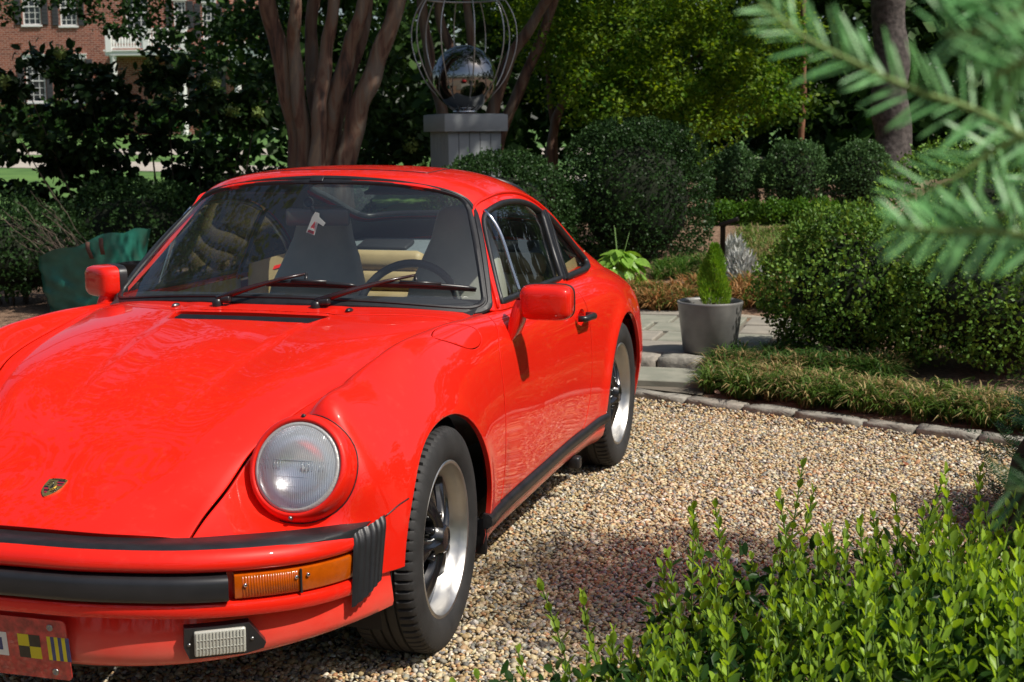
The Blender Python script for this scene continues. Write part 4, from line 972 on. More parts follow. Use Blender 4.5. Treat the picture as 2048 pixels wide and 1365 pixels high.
# --- ground sheet
def axis(lo, hi, fine_lo, fine_hi, d0):
    a = list(np.arange(fine_lo, fine_hi+1e-6, d0)); s_ = d0
    x = fine_hi
    while x < hi: s_ *= 1.25; x += s_; a.append(min(x, hi))
    x = fine_lo; s_ = d0
    while x > lo: s_ *= 1.25; x -= s_; a.insert(0, max(x, lo))
    return np.array(a)
gx = axis(-180, 180, -6, 6, .16); gy = axis(-60, 260, -4, 13, .16)
GX, GY = np.meshgrid(gx, gy, indexing='ij'); GZ = H(GX, GY)+.010*np.sin(GX*3.1+1)*np.sin(GY*2.7)*(GY > 4.6)
V = np.c_[GX.ravel(), GY.ravel(), GZ.ravel()]; nx, ny = len(gx), len(gy)
idx = np.arange(nx*ny).reshape(nx, ny); F = np.c_[idx[:-1, :-1].ravel(), idx[1:, :-1].ravel(), idx[1:, 1:].ravel(), idx[:-1, 1:].ravel()]
M_MULCH = mat('mulch_soil', (.13, .075, .045), rough=.95, col2=(.27, .17, .11), scale=38, detail=9, bump=.9, bscale=55)
tag(link('ground', mesh_np('ground', V, F, M_MULCH)), kind='structure')
M_LAWN = mat('lawn_grass', (.055, .13, .02), rough=.9, col2=(.10, .20, .035), scale=.9, bump=.8, bscale=30)
def sheet_over(name, poly, m, lift, step):
    P = resample(np.array(poly, float), step); lo, hi = P.min(0), P.max(0)
    a, b = np.meshgrid(np.arange(lo[0]+step/2, hi[0], step), np.arange(lo[1]+step/2, hi[1], step)); gpt = np.c_[a.ravel(), b.ravel()]; gpt = gpt[pip(gpt, P)]
    allp = np.vstack([P, gpt]); n = len(P)
    vo, eo, fo, _, _, _ = delaunay_2d_cdt([Vector(p) for p in allp], [(i, (i+1) % n) for i in range(n)], [], 0, 1e-6)
    Q = np.array([tuple(v) for v in vo]); F = np.array([f for f in fo if len(f) == 3]); F = F[pip(Q[F].mean(1), P)]
    me = mesh_np(name, np.c_[Q, H(Q[:, 0], Q[:, 1])+lift], F, m); o = link(name, me); 
    return tag(o, kind='structure')
sheet_over('lawn', [(-60, 15), (-3.5, 12.2), (0, 13.5), (6, 16), (40, 16), (60, 60), (60, 110), (-80, 110), (-80, 30)], M_LAWN, .02, 3.0)
M_DRIVE = mat('pale_concrete', (.42, .37, .31), rough=.9, var=.15, scale=1.5)
sheet_over('driveway', [(-34, 33), (-20, 29.5), (-8, 25), (2, 24), (2, 26), (-8, 27.2), (-19, 33), (-34, 38)], M_DRIVE, .035, 1.5)
sheet_over('road', [(-60, 41), (-20, 38), (20, 36), (60, 38), (60, 43), (20, 41), (-20, 43), (-60, 46)], M_DRIVE, .037, 2.5)
M_SAND = mat('gravel_base', (.26, .21, .15), rough=1.0, col2=(.12, .10, .08), scale=90, detail=6, bump=1.0, bscale=90)
sheet_over('gravel_bed', [(-5, -4), (6, -4), (6, 1.5), (2.9, yline(2.9)-.06), (.2, yline(.2)-.06), (-1.5, 4.5), (-4.2, 5.2), (-6, 4.5)], M_SAND, .020, .4)

# --- loose pebbles
def ico():
    bm = bmesh.new(); bmesh.ops.create_icosphere(bm, subdivisions=1, radius=1.0); bm.verts.index_update()
    V = np.array([v.co[:] for v in bm.verts]); F = np.array([[v.index for v in f.verts] for f in bm.faces]); bm.free(); return V, F
IV, IF = ico()
def rand_rot(n, r=rng):
    q = r.normal(size=(n, 4)); q /= np.linalg.norm(q, axis=1)[:, None]; w, x, y, z = q.T
    return np.stack([np.stack([1-2*(y*y+z*z), 2*(x*y-z*w), 2*(x*z+y*w)], -1), np.stack([2*(x*y+z*w), 1-2*(x*x+z*z), 2*(y*z-x*w)], -1), np.stack([2*(x*z-y*w), 2*(y*z+x*w), 1-2*(x*x+y*y)], -1)], 1)
OV = np.array([(1, 0, 0), (0, 1, 0), (-1, 0, 0), (0, -1, 0), (0, 0, 1), (0, 0, -1), (.6, .6, .55), (-.6, -.6, .55)]); OV[:6] *= 1.05
OF = np.array([(0, 1, 6), (1, 4, 6), (4, 0, 6), (1, 2, 4), (2, 3, 7), (3, 4, 7), (4, 2, 7), (3, 0, 4), (1, 0, 5), (2, 1, 5), (3, 2, 5), (0, 3, 5)])
def pebbles(poly, spacing, IV, IF):
    P = np.array(poly); lo, hi = P.min(0), P.max(0); a, b = np.meshgrid(np.arange(lo[0], hi[0], spacing), np.arange(lo[1], hi[1], spacing*.87)); a[1::2] += spacing/2
    q = np.c_[a.ravel(), b.ravel()]+rng.normal(scale=spacing*.28, size=(a.size, 2)); q = q[pip(q, P)]
    n = len(q); s_ = spacing*np.clip(rng.lognormal(-.60, .30, n), .30, 1.0); sc = np.c_[s_*rng.uniform(.85, 1.35, n), s_*rng.uniform(.8, 1.1, n), s_*rng.uniform(.5, .75, n)]
    az = rng.uniform(0, 2*np.pi, n); tx = rng.normal(scale=.28, size=n); ty = rng.normal(scale=.28, size=n)
    jit = 1+rng.normal(scale=.10, size=(n, len(IV)))
    L = IV[None]*jit[:, :, None]*sc[:, None, :]
    c, s2 = np.cos(az)[:, None], np.sin(az)[:, None]; x = L[..., 0]*c-L[..., 1]*s2; y = L[..., 0]*s2+L[..., 1]*c; z = L[..., 2]+x*tx[:, None]+y*ty[:, None]
    base = H(q[:, 0], q[:, 1])+.036+rng.uniform(-.003, .004, n)
    V = np.stack([x+q[:, :1], y+q[:, 1:], z+base[:, None]], -1).reshape(-1, 3)
    F = (IF[None]+np.arange(n)[:, None, None]*len(IV)).reshape(-1, 3)
    pal = np.array([(.52,.38,.20),(.64,.52,.34),(.42,.29,.15),(.31,.28,.23),(.24,.225,.20),(.68,.61,.48),(.44,.23,.11),(.14,.13,.12),(.74,.70,.60),(.54,.44,.29),(.38,.33,.25)]); w = np.array([.18,.17,.13,.12,.08,.07,.05,.03,.02,.12,.05]); ci = rng.choice(len(pal), n, p=w/w.sum())
    col = np.clip(pal[ci]*rng.uniform(.75, 1.2, (n, 1))*rng.uniform(.94, 1.06, (n, 3)), .02, .85)
    return V, F, np.repeat(col, len(IV), 0)
M_PEB = mat('river_pebble', (.4, .3, .2), rough=.62, tint=True, var=.18, scale=160, detail=3, spec=.35)
vis_near = [(-.75, -1.25), (1.35, -1.25), (1.75, -.2), (2.45, .9), (.3, .9), (.1, 0), (-.75, -.7)]
vis_far = [(.3, .9), (2.45, .9), (2.75, 1.4), (2.9, yline(2.9)-.05), (1.6, yline(1.6)-.05), (.3, yline(.3)-.05), (-.1, 2.9)]
Va, Fa, Ca = pebbles(vis_near, .0130, IV, IF); Vb_, Fb, Cb = pebbles(vis_far, .0138, OV, OF)
V = np.vstack([Va, Vb_]); F = np.vstack([Fa, Fb+len(Va)]); C = np.vstack([Ca, Cb])
o = link('gravel', mesh_np('gravel', V, F, M_PEB, col=C)); tag(o, 'loose tan and grey pea gravel covering the driveway', 'gravel', kind='stuff')

# --- leaf clouds
def frame(nrm, az):
    n = nrm/(np.linalg.norm(nrm, axis=1)[:, None]+1e-9); a = np.where(np.abs(n[:, 2:3]) < .9, [[0, 0, 1.]], [[1., 0, 0]]); t = np.cross(n, a); t /= np.linalg.norm(t, axis=1)[:, None]; b = np.cross(n, t)
    c, s_ = np.cos(az)[:, None], np.sin(az)[:, None]; return t*c+b*s_, -t*s_+b*c, n
LEAF4 = (np.array([(0, 0, 0), (.5, .36, .05), (1, 0, 0), (.5, -.36, .05)]), np.array([(0, 2, 1), (0, 3, 2)]))
LEAF6 = (np.array([(0, 0, 0), (.30, .30, .06), (.70, .27, .05), (1, 0, -.04), (.70, -.27, .05), (.30, -.30, .06), (.5, 0, -.02)]), np.array([(0, 6, 1), (1, 6, 2), (2, 6, 3), (3, 6, 4), (4, 6, 5), (5, 6, 0)]))
BLADE = (np.array([(0, .10, 0), (0, -.10, 0), (.5, -.09, .10), (.5, .09, .10), (1, 0, .02)]), np.array([(0, 1, 2), (0, 2, 3), (3, 2, 4)]))
def leaves(P, D, Nn, size, shape, col):
    """leaf i starts at P, points along D, faces Nn"""
    sv, sf = shape; D = D/(np.linalg.norm(D, axis=1)[:, None]+1e-9); B = np.cross(Nn, D); B /= np.linalg.norm(B, axis=1)[:, None]+1e-9; N2 = np.cross(D, B)
    size = np.broadcast_to(size, (len(P),)); L = sv[None]*size[:, None, None]
    V = P[:, None]+L[..., :1]*D[:, None]+L[..., 1:2]*B[:, None]+L[..., 2:]*N2[:, None]
    F = (sf[None]+np.arange(len(P))[:, None, None]*len(sv)).reshape(-1, 3)
    return V.reshape(-1, 3), F, np.repeat(col, len(sv), 0)
def unit(n, r=rng):
    v = r.normal(size=(n, 3)); return v/np.linalg.norm(v, axis=1)[:, None]
def vnoise(P, f, seed=0):
    """smooth pseudo noise in -1..1"""
    r = np.random.default_rng(seed); out = 0
    for k in range(4):
        d = r.normal(size=3); out = out+np.sin(P @ d*f*(1+.5*k)+r.uniform(0, 6))
    return out/4
def mixcol(c1, c2, t): return np.asarray(c1)*(1-t[:, None])+np.asarray(c2)*t[:, None]

LEAFMAT = {}
def leafmat(name, rough=.4, sub=.3, spec=.4):
    if name not in LEAFMAT: LEAFMAT[name] = mat(name, (.06, .12, .03), rough=rough, tint=True, subsurf=sub, spec=spec*.35)
    return LEAFMAT[name]
M_TWIG = mat('twig_bark', (.09, .065, .045), rough=.9, var=.3, scale=20)
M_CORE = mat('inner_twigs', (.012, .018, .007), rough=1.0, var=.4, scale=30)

def bush(name, label, cat, c, r, n, leaf, c1, c2, group=None, lump=.10, lf=4.0, seed=1, depth=.22, box=2.0, young=None, tuft=.0, mname='boxwood_leaf', rough=.42, sub=.22, flat=.25, gaps=.0, zc=.96, stray=0, cl=.75):
    """clipped shrub: leafy shell on an uneven superellipsoid, twiggy core and stems. c = ground point"""
    rg = np.random.default_rng(seed); c = np.array(c, float); r = np.array(r, float); root = empty(name, c)
    tag(root, label, cat, group)
    u = unit(n, rg); u[:, 2] = np.where(u[:, 2] < -.75, -u[:, 2], u[:, 2])
    k = (np.abs(u)**box).sum(1)**(-1/box); S = u*k[:, None]
    rad = 1+lump*vnoise(S*r, lf, seed)+.5*lump*vnoise(S*r, lf*2.7, seed+5)
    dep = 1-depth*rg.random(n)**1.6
    if gaps: keep = vnoise(S*r, lf*2.2, seed+9) > -1+gaps; S, rad, dep, u = S[keep], rad[keep], dep[keep], u[keep]; n = len(S)
    P = S*r*(rad*dep)[:, None]; P[:, 2] += r[2]*zc
    ok = P[:, 2] > .01; P, u, dep = P[ok], u[ok], dep[ok]; n = len(P)
    ci = np.arange(n) % max(1, n//4); P = P[ci]+rg.normal(scale=leaf*cl, size=(n, 3)); u = u[ci]; dep = dep[ci]; P[:, 2] = np.maximum(P[:, 2], .012)
    Nn = u/r; Nn /= np.linalg.norm(Nn, axis=1)[:, None]; Nn = Nn*.8+unit(n, rg)*.75+np.array([0, 0, flat]); D = Nn*.5+unit(n, rg)*.9+np.array([0, 0, .25])
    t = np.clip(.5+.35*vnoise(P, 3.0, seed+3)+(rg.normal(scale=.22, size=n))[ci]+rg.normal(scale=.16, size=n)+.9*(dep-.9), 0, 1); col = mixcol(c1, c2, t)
    if young is not None:
        y_ = (rg.random(n) < .12) & (dep > .93) & (u[:, 2] > -.1); col[y_] = np.array(young)*rg.uniform(.8, 1.15, (y_.sum(), 1))
    sz = leaf*rg.uniform(.8, 1.4, n)
    if stray:                                       # new growth standing proud of the clipped face
        us = unit(stray, rg); us[:, 2] = np.abs(us[:, 2])*.9+.05; ks = (np.abs(us)**box).sum(1)**(-1/box); B0 = us*ks[:, None]*r*.97; B0[:, 2] += r[2]*zc; dr = us*.6+unit(stray, rg)*.35+np.array([0, 0, .6]); dr /= np.linalg.norm(dr, axis=1)[:, None]; ln = rg.uniform(.03, .10, stray)
        k9 = np.tile(np.arange(10), stray); i9 = np.repeat(np.arange(stray), 10); Ps = B0[i9]+dr[i9]*(ln[i9]*(k9/9))[:, None]; cs_ = (np.array(young) if young is not None else np.array(c2)*1.5)*rg.uniform(.7, 1.2, (len(Ps), 1))
        P = np.vstack([P, Ps]); D = np.vstack([D, dr[i9]*.6+unit(len(Ps), rg)*.8]); Nn = np.vstack([Nn, unit(len(Ps), rg)+np.array([0, 0, .7])]); col = np.vstack([col, cs_]); sz = np.r_[sz, leaf*rg.uniform(.7, 1.15, len(Ps))]
    V, F, C = leaves(P, D, Nn, sz, LEAF4, col)
    o = link('foliage', mesh_np('foliage', V, F, leafmat(mname, rough, sub), col=C, smooth=False), root); o['kind'] = 'stuff'
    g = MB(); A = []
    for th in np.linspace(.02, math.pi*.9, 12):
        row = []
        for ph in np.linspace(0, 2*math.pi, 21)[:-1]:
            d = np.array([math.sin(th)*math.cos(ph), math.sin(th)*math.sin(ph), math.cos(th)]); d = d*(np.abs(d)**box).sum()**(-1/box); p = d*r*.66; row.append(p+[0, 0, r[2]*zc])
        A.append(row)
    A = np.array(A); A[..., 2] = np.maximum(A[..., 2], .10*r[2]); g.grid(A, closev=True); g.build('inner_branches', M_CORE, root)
    g = MB()
    for k_ in range(5):
        a = k_*1.3; g.tube([(.12*r[0]*math.cos(a), .12*r[1]*math.sin(a), -.05), (.2*r[0]*math.cos(a), .2*r[1]*math.sin(a), .3*r[2]), (.45*r[0]*math.cos(a), .45*r[1]*math.sin(a), r[2])], [.014, .012, .006], 6)
    g.build('stem', M_TWIG, root)
    return root
def gp(px, y, dz=0.0):
    """ground point below photo column px at depth y"""
    p = spot(px, 600, y)
    for _ in range(1): pass
    return (p.x, y, float(H(p.x, y))+dz)

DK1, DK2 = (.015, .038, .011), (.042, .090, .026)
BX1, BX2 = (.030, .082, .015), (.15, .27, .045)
GB = 'clipped boxwood shrubs of the garden'
# near right group
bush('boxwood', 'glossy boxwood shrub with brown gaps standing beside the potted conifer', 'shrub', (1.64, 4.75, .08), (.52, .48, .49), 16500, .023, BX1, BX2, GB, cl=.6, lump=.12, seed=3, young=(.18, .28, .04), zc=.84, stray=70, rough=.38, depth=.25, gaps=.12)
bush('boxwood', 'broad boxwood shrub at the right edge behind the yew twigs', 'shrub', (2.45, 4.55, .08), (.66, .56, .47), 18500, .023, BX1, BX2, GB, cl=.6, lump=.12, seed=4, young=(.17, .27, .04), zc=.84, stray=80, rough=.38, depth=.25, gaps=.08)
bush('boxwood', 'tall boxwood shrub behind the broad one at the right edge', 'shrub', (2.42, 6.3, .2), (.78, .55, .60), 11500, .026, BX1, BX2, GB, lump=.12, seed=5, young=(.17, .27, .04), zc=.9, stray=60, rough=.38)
# domes behind the car
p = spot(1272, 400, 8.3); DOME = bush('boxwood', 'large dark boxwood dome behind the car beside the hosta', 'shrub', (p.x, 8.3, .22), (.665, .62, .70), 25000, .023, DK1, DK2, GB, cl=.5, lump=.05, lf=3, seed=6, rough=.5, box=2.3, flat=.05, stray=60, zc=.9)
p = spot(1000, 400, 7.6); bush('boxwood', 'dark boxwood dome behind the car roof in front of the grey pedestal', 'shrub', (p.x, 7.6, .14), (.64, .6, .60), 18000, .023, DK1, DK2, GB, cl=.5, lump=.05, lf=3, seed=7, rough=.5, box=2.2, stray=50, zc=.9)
for k, (px, rx, ry, rz, lb, bx) in enumerate(((1468, .27, .3, .36, 'small dark boxwood ball left of the square boxwood in the back row', 2.2), (1592, .30, .3, .375, 'square clipped dark boxwood in the middle of the back row', 3.2), (1722, .30, .3, .36, 'dark boxwood ball of the back row in front of the thick tree trunk', 2.2))):
    p = spot(px, 340, 11.0); bush('boxwood', lb, 'shrub', (p.x, 11.0, float(H(p.x, 11.0))), (rx, ry, rz), 8000, .025, (.030, .070, .022), (.075, .145, .05), GB, cl=.5, lump=.05, lf=5, seed=20+k, box=bx, rough=.5, zc=.78, stray=25)
for k, px in enumerate((1452, 1505, 1552, 1600, 1650)):
    p = spot(px, 400, 9.9); bush('low_hedge_plant', ('bright green low box plant at the left end of the short hedge row', 'bright green low box plant second from the left in the short hedge row', 'bright green low box plant in the middle of the short hedge row', 'low box plant second from the right in the short hedge row', 'low box plant at the right end of the short hedge row')[k], 'shrub', (p.x, 9.9, float(H(p.x, 9.9))-.02), (.14, .14, .115), 1700, .026, (.05, .13, .015), (.12, .24, .03), 'low box plants of the short hedge row', seed=40+k, sub=.35, lump=.15, lf=9)
bush('shrub', 'low dark evergreen shrub behind the green sack', 'shrub', (-5.2, 8.4, .03), (1.0, .6, .50), 10000, .034, DK1, DK2, 'dark shrubs on the left', seed=50, lump=.15)
bush('shrub', 'low dark grey green shrub between the sack and the car roof', 'shrub', (-3.9, 8.7, .05), (1.05, .6, .52), 10000, .032, (.016, .024, .014), (.035, .05, .03), 'dark shrubs on the left', seed=51, lump=.15)
bush('shrub', 'dark rounded shrub cut off by the left edge beside the sack', 'shrub', (-5.35, 6.6, .0), (.75, .6, .46), 8000, .032, DK1, DK2, 'dark shrubs on the left', seed=52, lump=.15)

# --- silvery plants
def tufty(name, label, cat, c, r, n, length, c1, c2, shape=BLADE, seed=1, up=.6, m='leafy', sub=.2, rough=.6, group=None, droop=0):
    rg = np.random.default_rng(seed); root = empty(name, c); tag(root, label, cat, group)
    u = unit(n, rg); u[:, 2] = np.abs(u[:, 2]); P = u*np.array(r)*(rg.random((n, 1))**.45); D = u*.7+unit(n, rg)*.6+np.array([0, 0, up]); col = mixcol(c1, c2, np.clip(rg.random(n)*.7+P[:, 2]/r[2]*.3, 0, 1))
    V, F, C = leaves(P, D, unit(n, rg)+np.array([0, 0, .6]), length*rg.uniform(.6, 1.25, n), shape, col)
    o = link('foliage', mesh_np('foliage', V, F, leafmat(m, rough, sub), col=C), root); o['kind'] = 'stuff'
    return root
tufty('dusty_miller', 'silver white leafy plant behind the small potted conifer', 'plant', (spot(1480, 560, 7.2).x, 7.2, .16), (.17, .17, .36), 2400, .07, (.30, .31, .28), (.62, .63, .60), seed=2, m='silver_leaf', sub=.1, rough=.8)
p = spot(1465, 470, 7.9); tufty('dusty_miller', 'smaller silver plant just behind the black path light', 'plant', (p.x, 7.9, float(H(p.x, 7.9))), (.12, .12, .22), 800, .07, (.30, .31, .28), (.62, .63, .60), seed=3, m='silver_leaf', sub=.1, rough=.8)
p = spot(1690, 395, 9.3); tufty('dusty_miller', 'pale silver plant in front of the back boxwood row', 'plant', (p.x, 9.3, float(H(p.x, 9.3))), (.18, .15, .13), 800, .07, (.25, .27, .30), (.5, .52, .55), seed=4, m='silver_leaf', sub=.1, rough=.8)

# --- hosta: each leaf its own part
def hosta(c):
    root = empty('hosta', c); tag(root, 'bright green hosta with broad leaves beside the rear of the car', 'plant')
    sv = []; 
    for s_ in np.linspace(0, 1, 7):
        w = .30*math.sin(math.pi*min(1, s_*1.0)**.75)**.8 if 0 < s_ < 1 else .01
        for c_ in (-1, -.5, 0, .5, 1): sv.append((s_, c_*w, -.30*s_*s_+.06*abs(c_)-.02*(c_ == 0)))
    sf = [(i*5+j, i*5+j+1, (i+1)*5+j+1, (i+1)*5+j) for i in range(6) for j in range(4)]
    me = mesh_np('hosta_leaf', np.array(sv), np.array(sf), mat('hosta_green', (.22, .40, .06), rough=.35, subsurf=.3, var=.25, scale=5))
    rg = random.Random(3)
    for k in range(95):
        a = rg.uniform(0, 2*math.pi); th = math.radians(rg.uniform(5, 88)); o = link('leaf', me, root); s_ = rg.uniform(.10, .155)
        o.location = (.19*math.sin(th)*math.cos(a), .19*math.sin(th)*math.sin(a), .03+.24*math.cos(th)+rg.uniform(-.03, .03)); o.rotation_euler = (rg.uniform(-.5, .5), .25+.75*(th/1.5)+rg.uniform(-.55, .35), a+rg.uniform(-.5, .5)); o.scale = (s_, s_*rg.uniform(.9, 1.2), s_)
    g = MB()
    for k in range(3): a = k*2.2; g.tube([(0, 0, 0), (.03*math.cos(a), .03*math.sin(a), .25), (.08*math.cos(a), .08*math.sin(a), .44+.03*k)], [.004, .003, .002], 5)
    g.build('flower_stalk', mat('stalk_green', (.12, .22, .05), rough=.6), root)
p = spot(1238, 575, 7.2); hosta((p.x, 7.2, float(H(p.x, 7.2))))

# --- paving: upper flags, step stones, lower flags
M_FLAG = [mat('flagstone_grey', (.25, .23, .195), rough=.85, col2=(.32, .29, .24), scale=7, bump=.25, bscale=25), mat('flagstone_buff', (.30, .265, .205), rough=.85, col2=(.36, .32, .26), scale=7, bump=.25, bscale=25), mat('flagstone_green', (.215, .22, .175), rough=.85, col2=(.285, .28, .225), scale=7, bump=.25, bscale=25)]
PATH = tag(link('garden_path', mesh_np('garden_path', np.array([(-2.6, 4.42, .138), (1.25, 4.34, .138), (1.5, 6.3, .138), (-2.6, 6.5, .138), (-2.6, 4.42, -.1), (1.6, 4.30, -.1), (1.9, 6.3, -.1), (-2.6, 6.5, -.1)]), [(0, 1, 2, 3), (0, 4, 5, 1), (1, 5, 6, 2), (3, 7, 4, 0)], mat('path_joint', (.16, .14, .11), rough=1), smooth=False)), kind='structure')
fr_ = random.Random(5)
def flag(name, x0, x1, y0, y1, z, th, parent, m, j=.012, bev=.008):
    c = [(x0+j+fr_.uniform(0, .006), y0+j+fr_.uniform(0, .006)), (x1-j-fr_.uniform(0, .006), y0+j+fr_.uniform(0, .006)), (x1-j-fr_.uniform(0, .006), y1-j-fr_.uniform(0, .006)), (x0+j+fr_.uniform(0, .006), y1-j-fr_.uniform(0, .006))]
    cx, cy = sum(p[0] for p in c)/4, sum(p[1] for p in c)/4; V = []
    for (k, dz) in ((1, -th), (1, -bev*.7), (1-bev/max(.1, (x1-x0)/2), 0)):
        for q in c: V.append((cx+(q[0]-cx)*k, cy+(q[1]-cy)*k, z+dz+(fr_.uniform(-.002, .002) if dz == 0 else 0)))
    F = [(8, 9, 10, 11)]+[(i, (i+1) % 4, 4+(i+1) % 4, 4+i) for i in range(4)]+[(4+i, 4+(i+1) % 4, 8+(i+1) % 4, 8+i) for i in range(4)]
    return link(name, mesh_np(name, np.array(V), F, m, smooth=False), parent)
y = 4.48
while y < 6.25:
    h = fr_.uniform(.36, .52); x = -1.6+fr_.uniform(-.3, .2)
    while x < .98:
        w = fr_.uniform(.45, .85); flag('flagstone', x, x+w, y, min(y+h, 6.45), .156+fr_.uniform(-.003, .003), .03, PATH, fr_.choice(M_FLAG)); x += w
    y += h
M_GRAN = [mat('granite_pale', (.32, .30, .255), rough=.85, col2=(.21, .195, .165), scale=25, bump=.6, bscale=45), mat('granite_warm', (.32, .285, .24), rough=.85, col2=(.21, .19, .16), scale=25, bump=.6, bscale=45)]
def rock_mesh(name, L, W, Hh, m, seed):
    rg = np.random.default_rng(seed); bm = bmesh.new(); bmesh.ops.create_cube(bm, size=1.0); bmesh.ops.subdivide_edges(bm, edges=bm.edges[:], cuts=3, use_grid_fill=True)
    for v in bm.verts:
        p = np.array(v.co); k = np.abs(p) > .49; p = p*np.array([L, W, Hh]); sh = .955 if k.sum() == 3 else .985 if k.sum() == 2 else 1.0
        p = p*sh+rg.normal(scale=.0022, size=3)+.0035*np.array([math.sin(p[1]*31+seed), math.sin(p[0]*23+seed*2), math.sin(p[0]*19+p[1]*27+seed)]); v.co = p
    me = bpy.data.meshes.new(name); bm.to_mesh(me); bm.free(); me.materials.append(m); me.polygons.foreach_set('use_smooth', np.ones(len(me.polygons), bool)); return me
STEP = empty('stone_step', (.3, 4.36, 0)); tag(STEP, 'rough cut granite block riser along the front of the garden path', 'step')
x = -1.9; k = 0
while x < .98:
    w = fr_.uniform(.20, .30); o = link('block', rock_mesh('block', w-.012, .16, .15, M_GRAN[k % 2], 60+k), STEP, (x+w/2-.3, -.02*(x)+fr_.uniform(-.01, .01), .080)); o.rotation_euler = (0, 0, -.04+fr_.uniform(-.03, .03)); x += w; k += 1
LOW = tag(link('lower_path', mesh_np('lower_path', np.array([(-1.2, 4.32, .085), (.95, 4.28, .085), (.95, 3.66, .062), (-1.2, 4.42, .062)]), [(0, 3, 2, 1)], mat('low_joint', (.15, .13, .10), rough=1), smooth=False)), kind='structure')
for k, (x0, x1) in enumerate(((-1.1, -.3), (-.3, .25), (.25, .93))): flag('flagstone', x0, x1, yline(max(x0, 0)+.15)+.05-.02*k, 4.27, .100, .04, LOW, M_FLAG[2])
KERB = empty('stone_edging', (0, 3.97, 0)); tag(KERB, 'row of flat grey edging stones between gravel and planting bed', 'edging')
x = .0; k = 0; ang = math.atan(-.40)
while x < 3.3:
    w = fr_.uniform(.24, .36); o = link('edging_stone', rock_mesh('edging_stone', w-.010, .10, .075, M_GRAN[0 if k % 3 else 1], 90+k), KERB); cx = x+w/2*math.cos(ang); o.location = (cx, yline(cx)-3.97, .020+fr_.uniform(-.004, .004)); o.rotation_euler = (fr_.uniform(-.04, .04), fr_.uniform(-.02, .02), ang+fr_.uniform(-.03, .03)); x += w*math.cos(ang); k += 1

# --- strap leaved ground cover (monkey grass)
ARCH = (np.array([(0, .018, 0), (0, -.018, 0), (.30, -.026, .34), (.30, .026, .34), (.66, -.022, .46), (.66, .022, .46), (1, 0, .30)]), np.array([(0, 1, 2), (0, 2, 3), (3, 2, 4), (3, 4, 5), (5, 4, 6)]))
def liriope(name, label, pts, r, n, length, c1, c2, dry, seed, frac=.35):
    rg = np.random.default_rng(seed); P = []
    for (x, y) in pts: P.append(np.c_[x+rg.normal(scale=r, size=n), y+rg.normal(scale=r, size=n)])
    P = np.vstack(P); N = len(P); cen = np.repeat(np.array(pts, float), n, 0); P = cen+(P-cen)*.45; P = np.c_[P, H(P[:, 0], P[:, 1])+rg.uniform(0, .02, N)]; az = rg.uniform(0, 2*np.pi, N); el = rg.uniform(-.1, .75, N)
    D = np.c_[np.cos(az)*np.cos(el), np.sin(az)*np.cos(el), np.sin(el)]; Nn = np.c_[-np.cos(az)*np.sin(el), -np.sin(az)*np.sin(el), np.cos(el)]
    col = mixcol(c1, c2, rg.random(N)); patch_ = vnoise(P*[1, 1, 0], 7, seed); d_ = rg.random(N) < np.clip(frac+.45*patch_, .03, .9); col[d_] = np.array(dry)*rg.uniform(.6, 1.2, (d_.sum(), 1))
    V, F, C = leaves(P, D, Nn, length*rg.uniform(.55, 1.2, N), ARCH, col)
    o = link(name, mesh_np(name, V, F, leafmat('strap_leaf', .45, .3), col=C)); tag(o, label, 'ground cover', kind='stuff'); return o
fr2 = random.Random(8); strip = []
for k in range(150):
    x = fr2.uniform(.95, 2.75); strip.append((x, yline(x)+fr2.uniform(.12, .46)))
liriope('monkey_grass', 'strip of tufted monkey grass along the stone edging', strip, .035, 125, .135, (.045, .10, .018), (.12, .19, .04), (.44, .34, .16), 5, frac=.36)
strip = []
for k in range(120): strip.append((fr2.uniform(-1.3, 1.1), fr2.uniform(6.35, 6.95)))
liriope('monkey_grass', 'browned monkey grass strip behind the path near the pot', strip, .05, 110, .165, (.06, .10, .02), (.13, .17, .04), (.42, .24, .10), 6, frac=.62)
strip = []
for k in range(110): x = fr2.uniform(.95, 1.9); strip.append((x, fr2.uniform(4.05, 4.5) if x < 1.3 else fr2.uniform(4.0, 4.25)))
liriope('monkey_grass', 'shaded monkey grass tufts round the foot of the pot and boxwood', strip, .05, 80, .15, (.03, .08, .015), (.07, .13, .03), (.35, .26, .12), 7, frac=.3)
strip = []
for k in range(90):
    p = spot(fr2.uniform(1480, 1640), 480, fr2.uniform(7.6, 9.0)); strip.append((p.x, p.y))
liriope('grass_patch', 'patch of thin green grass in the middle of the garden', strip, .08, 90, .15, (.09, .17, .03), (.17, .26, .07), (.38, .30, .15), 9, frac=.25)
strip = []
for k in range(60): strip.append((fr2.uniform(.0, .6), fr2.uniform(7.4, 7.9)))
liriope('grass_patch', 'small green tufts on the mulch beside the big boxwood dome', strip, .05, 60, .13, (.05, .12, .02), (.1, .19, .04), (.3, .24, .12), 10, frac=.15)

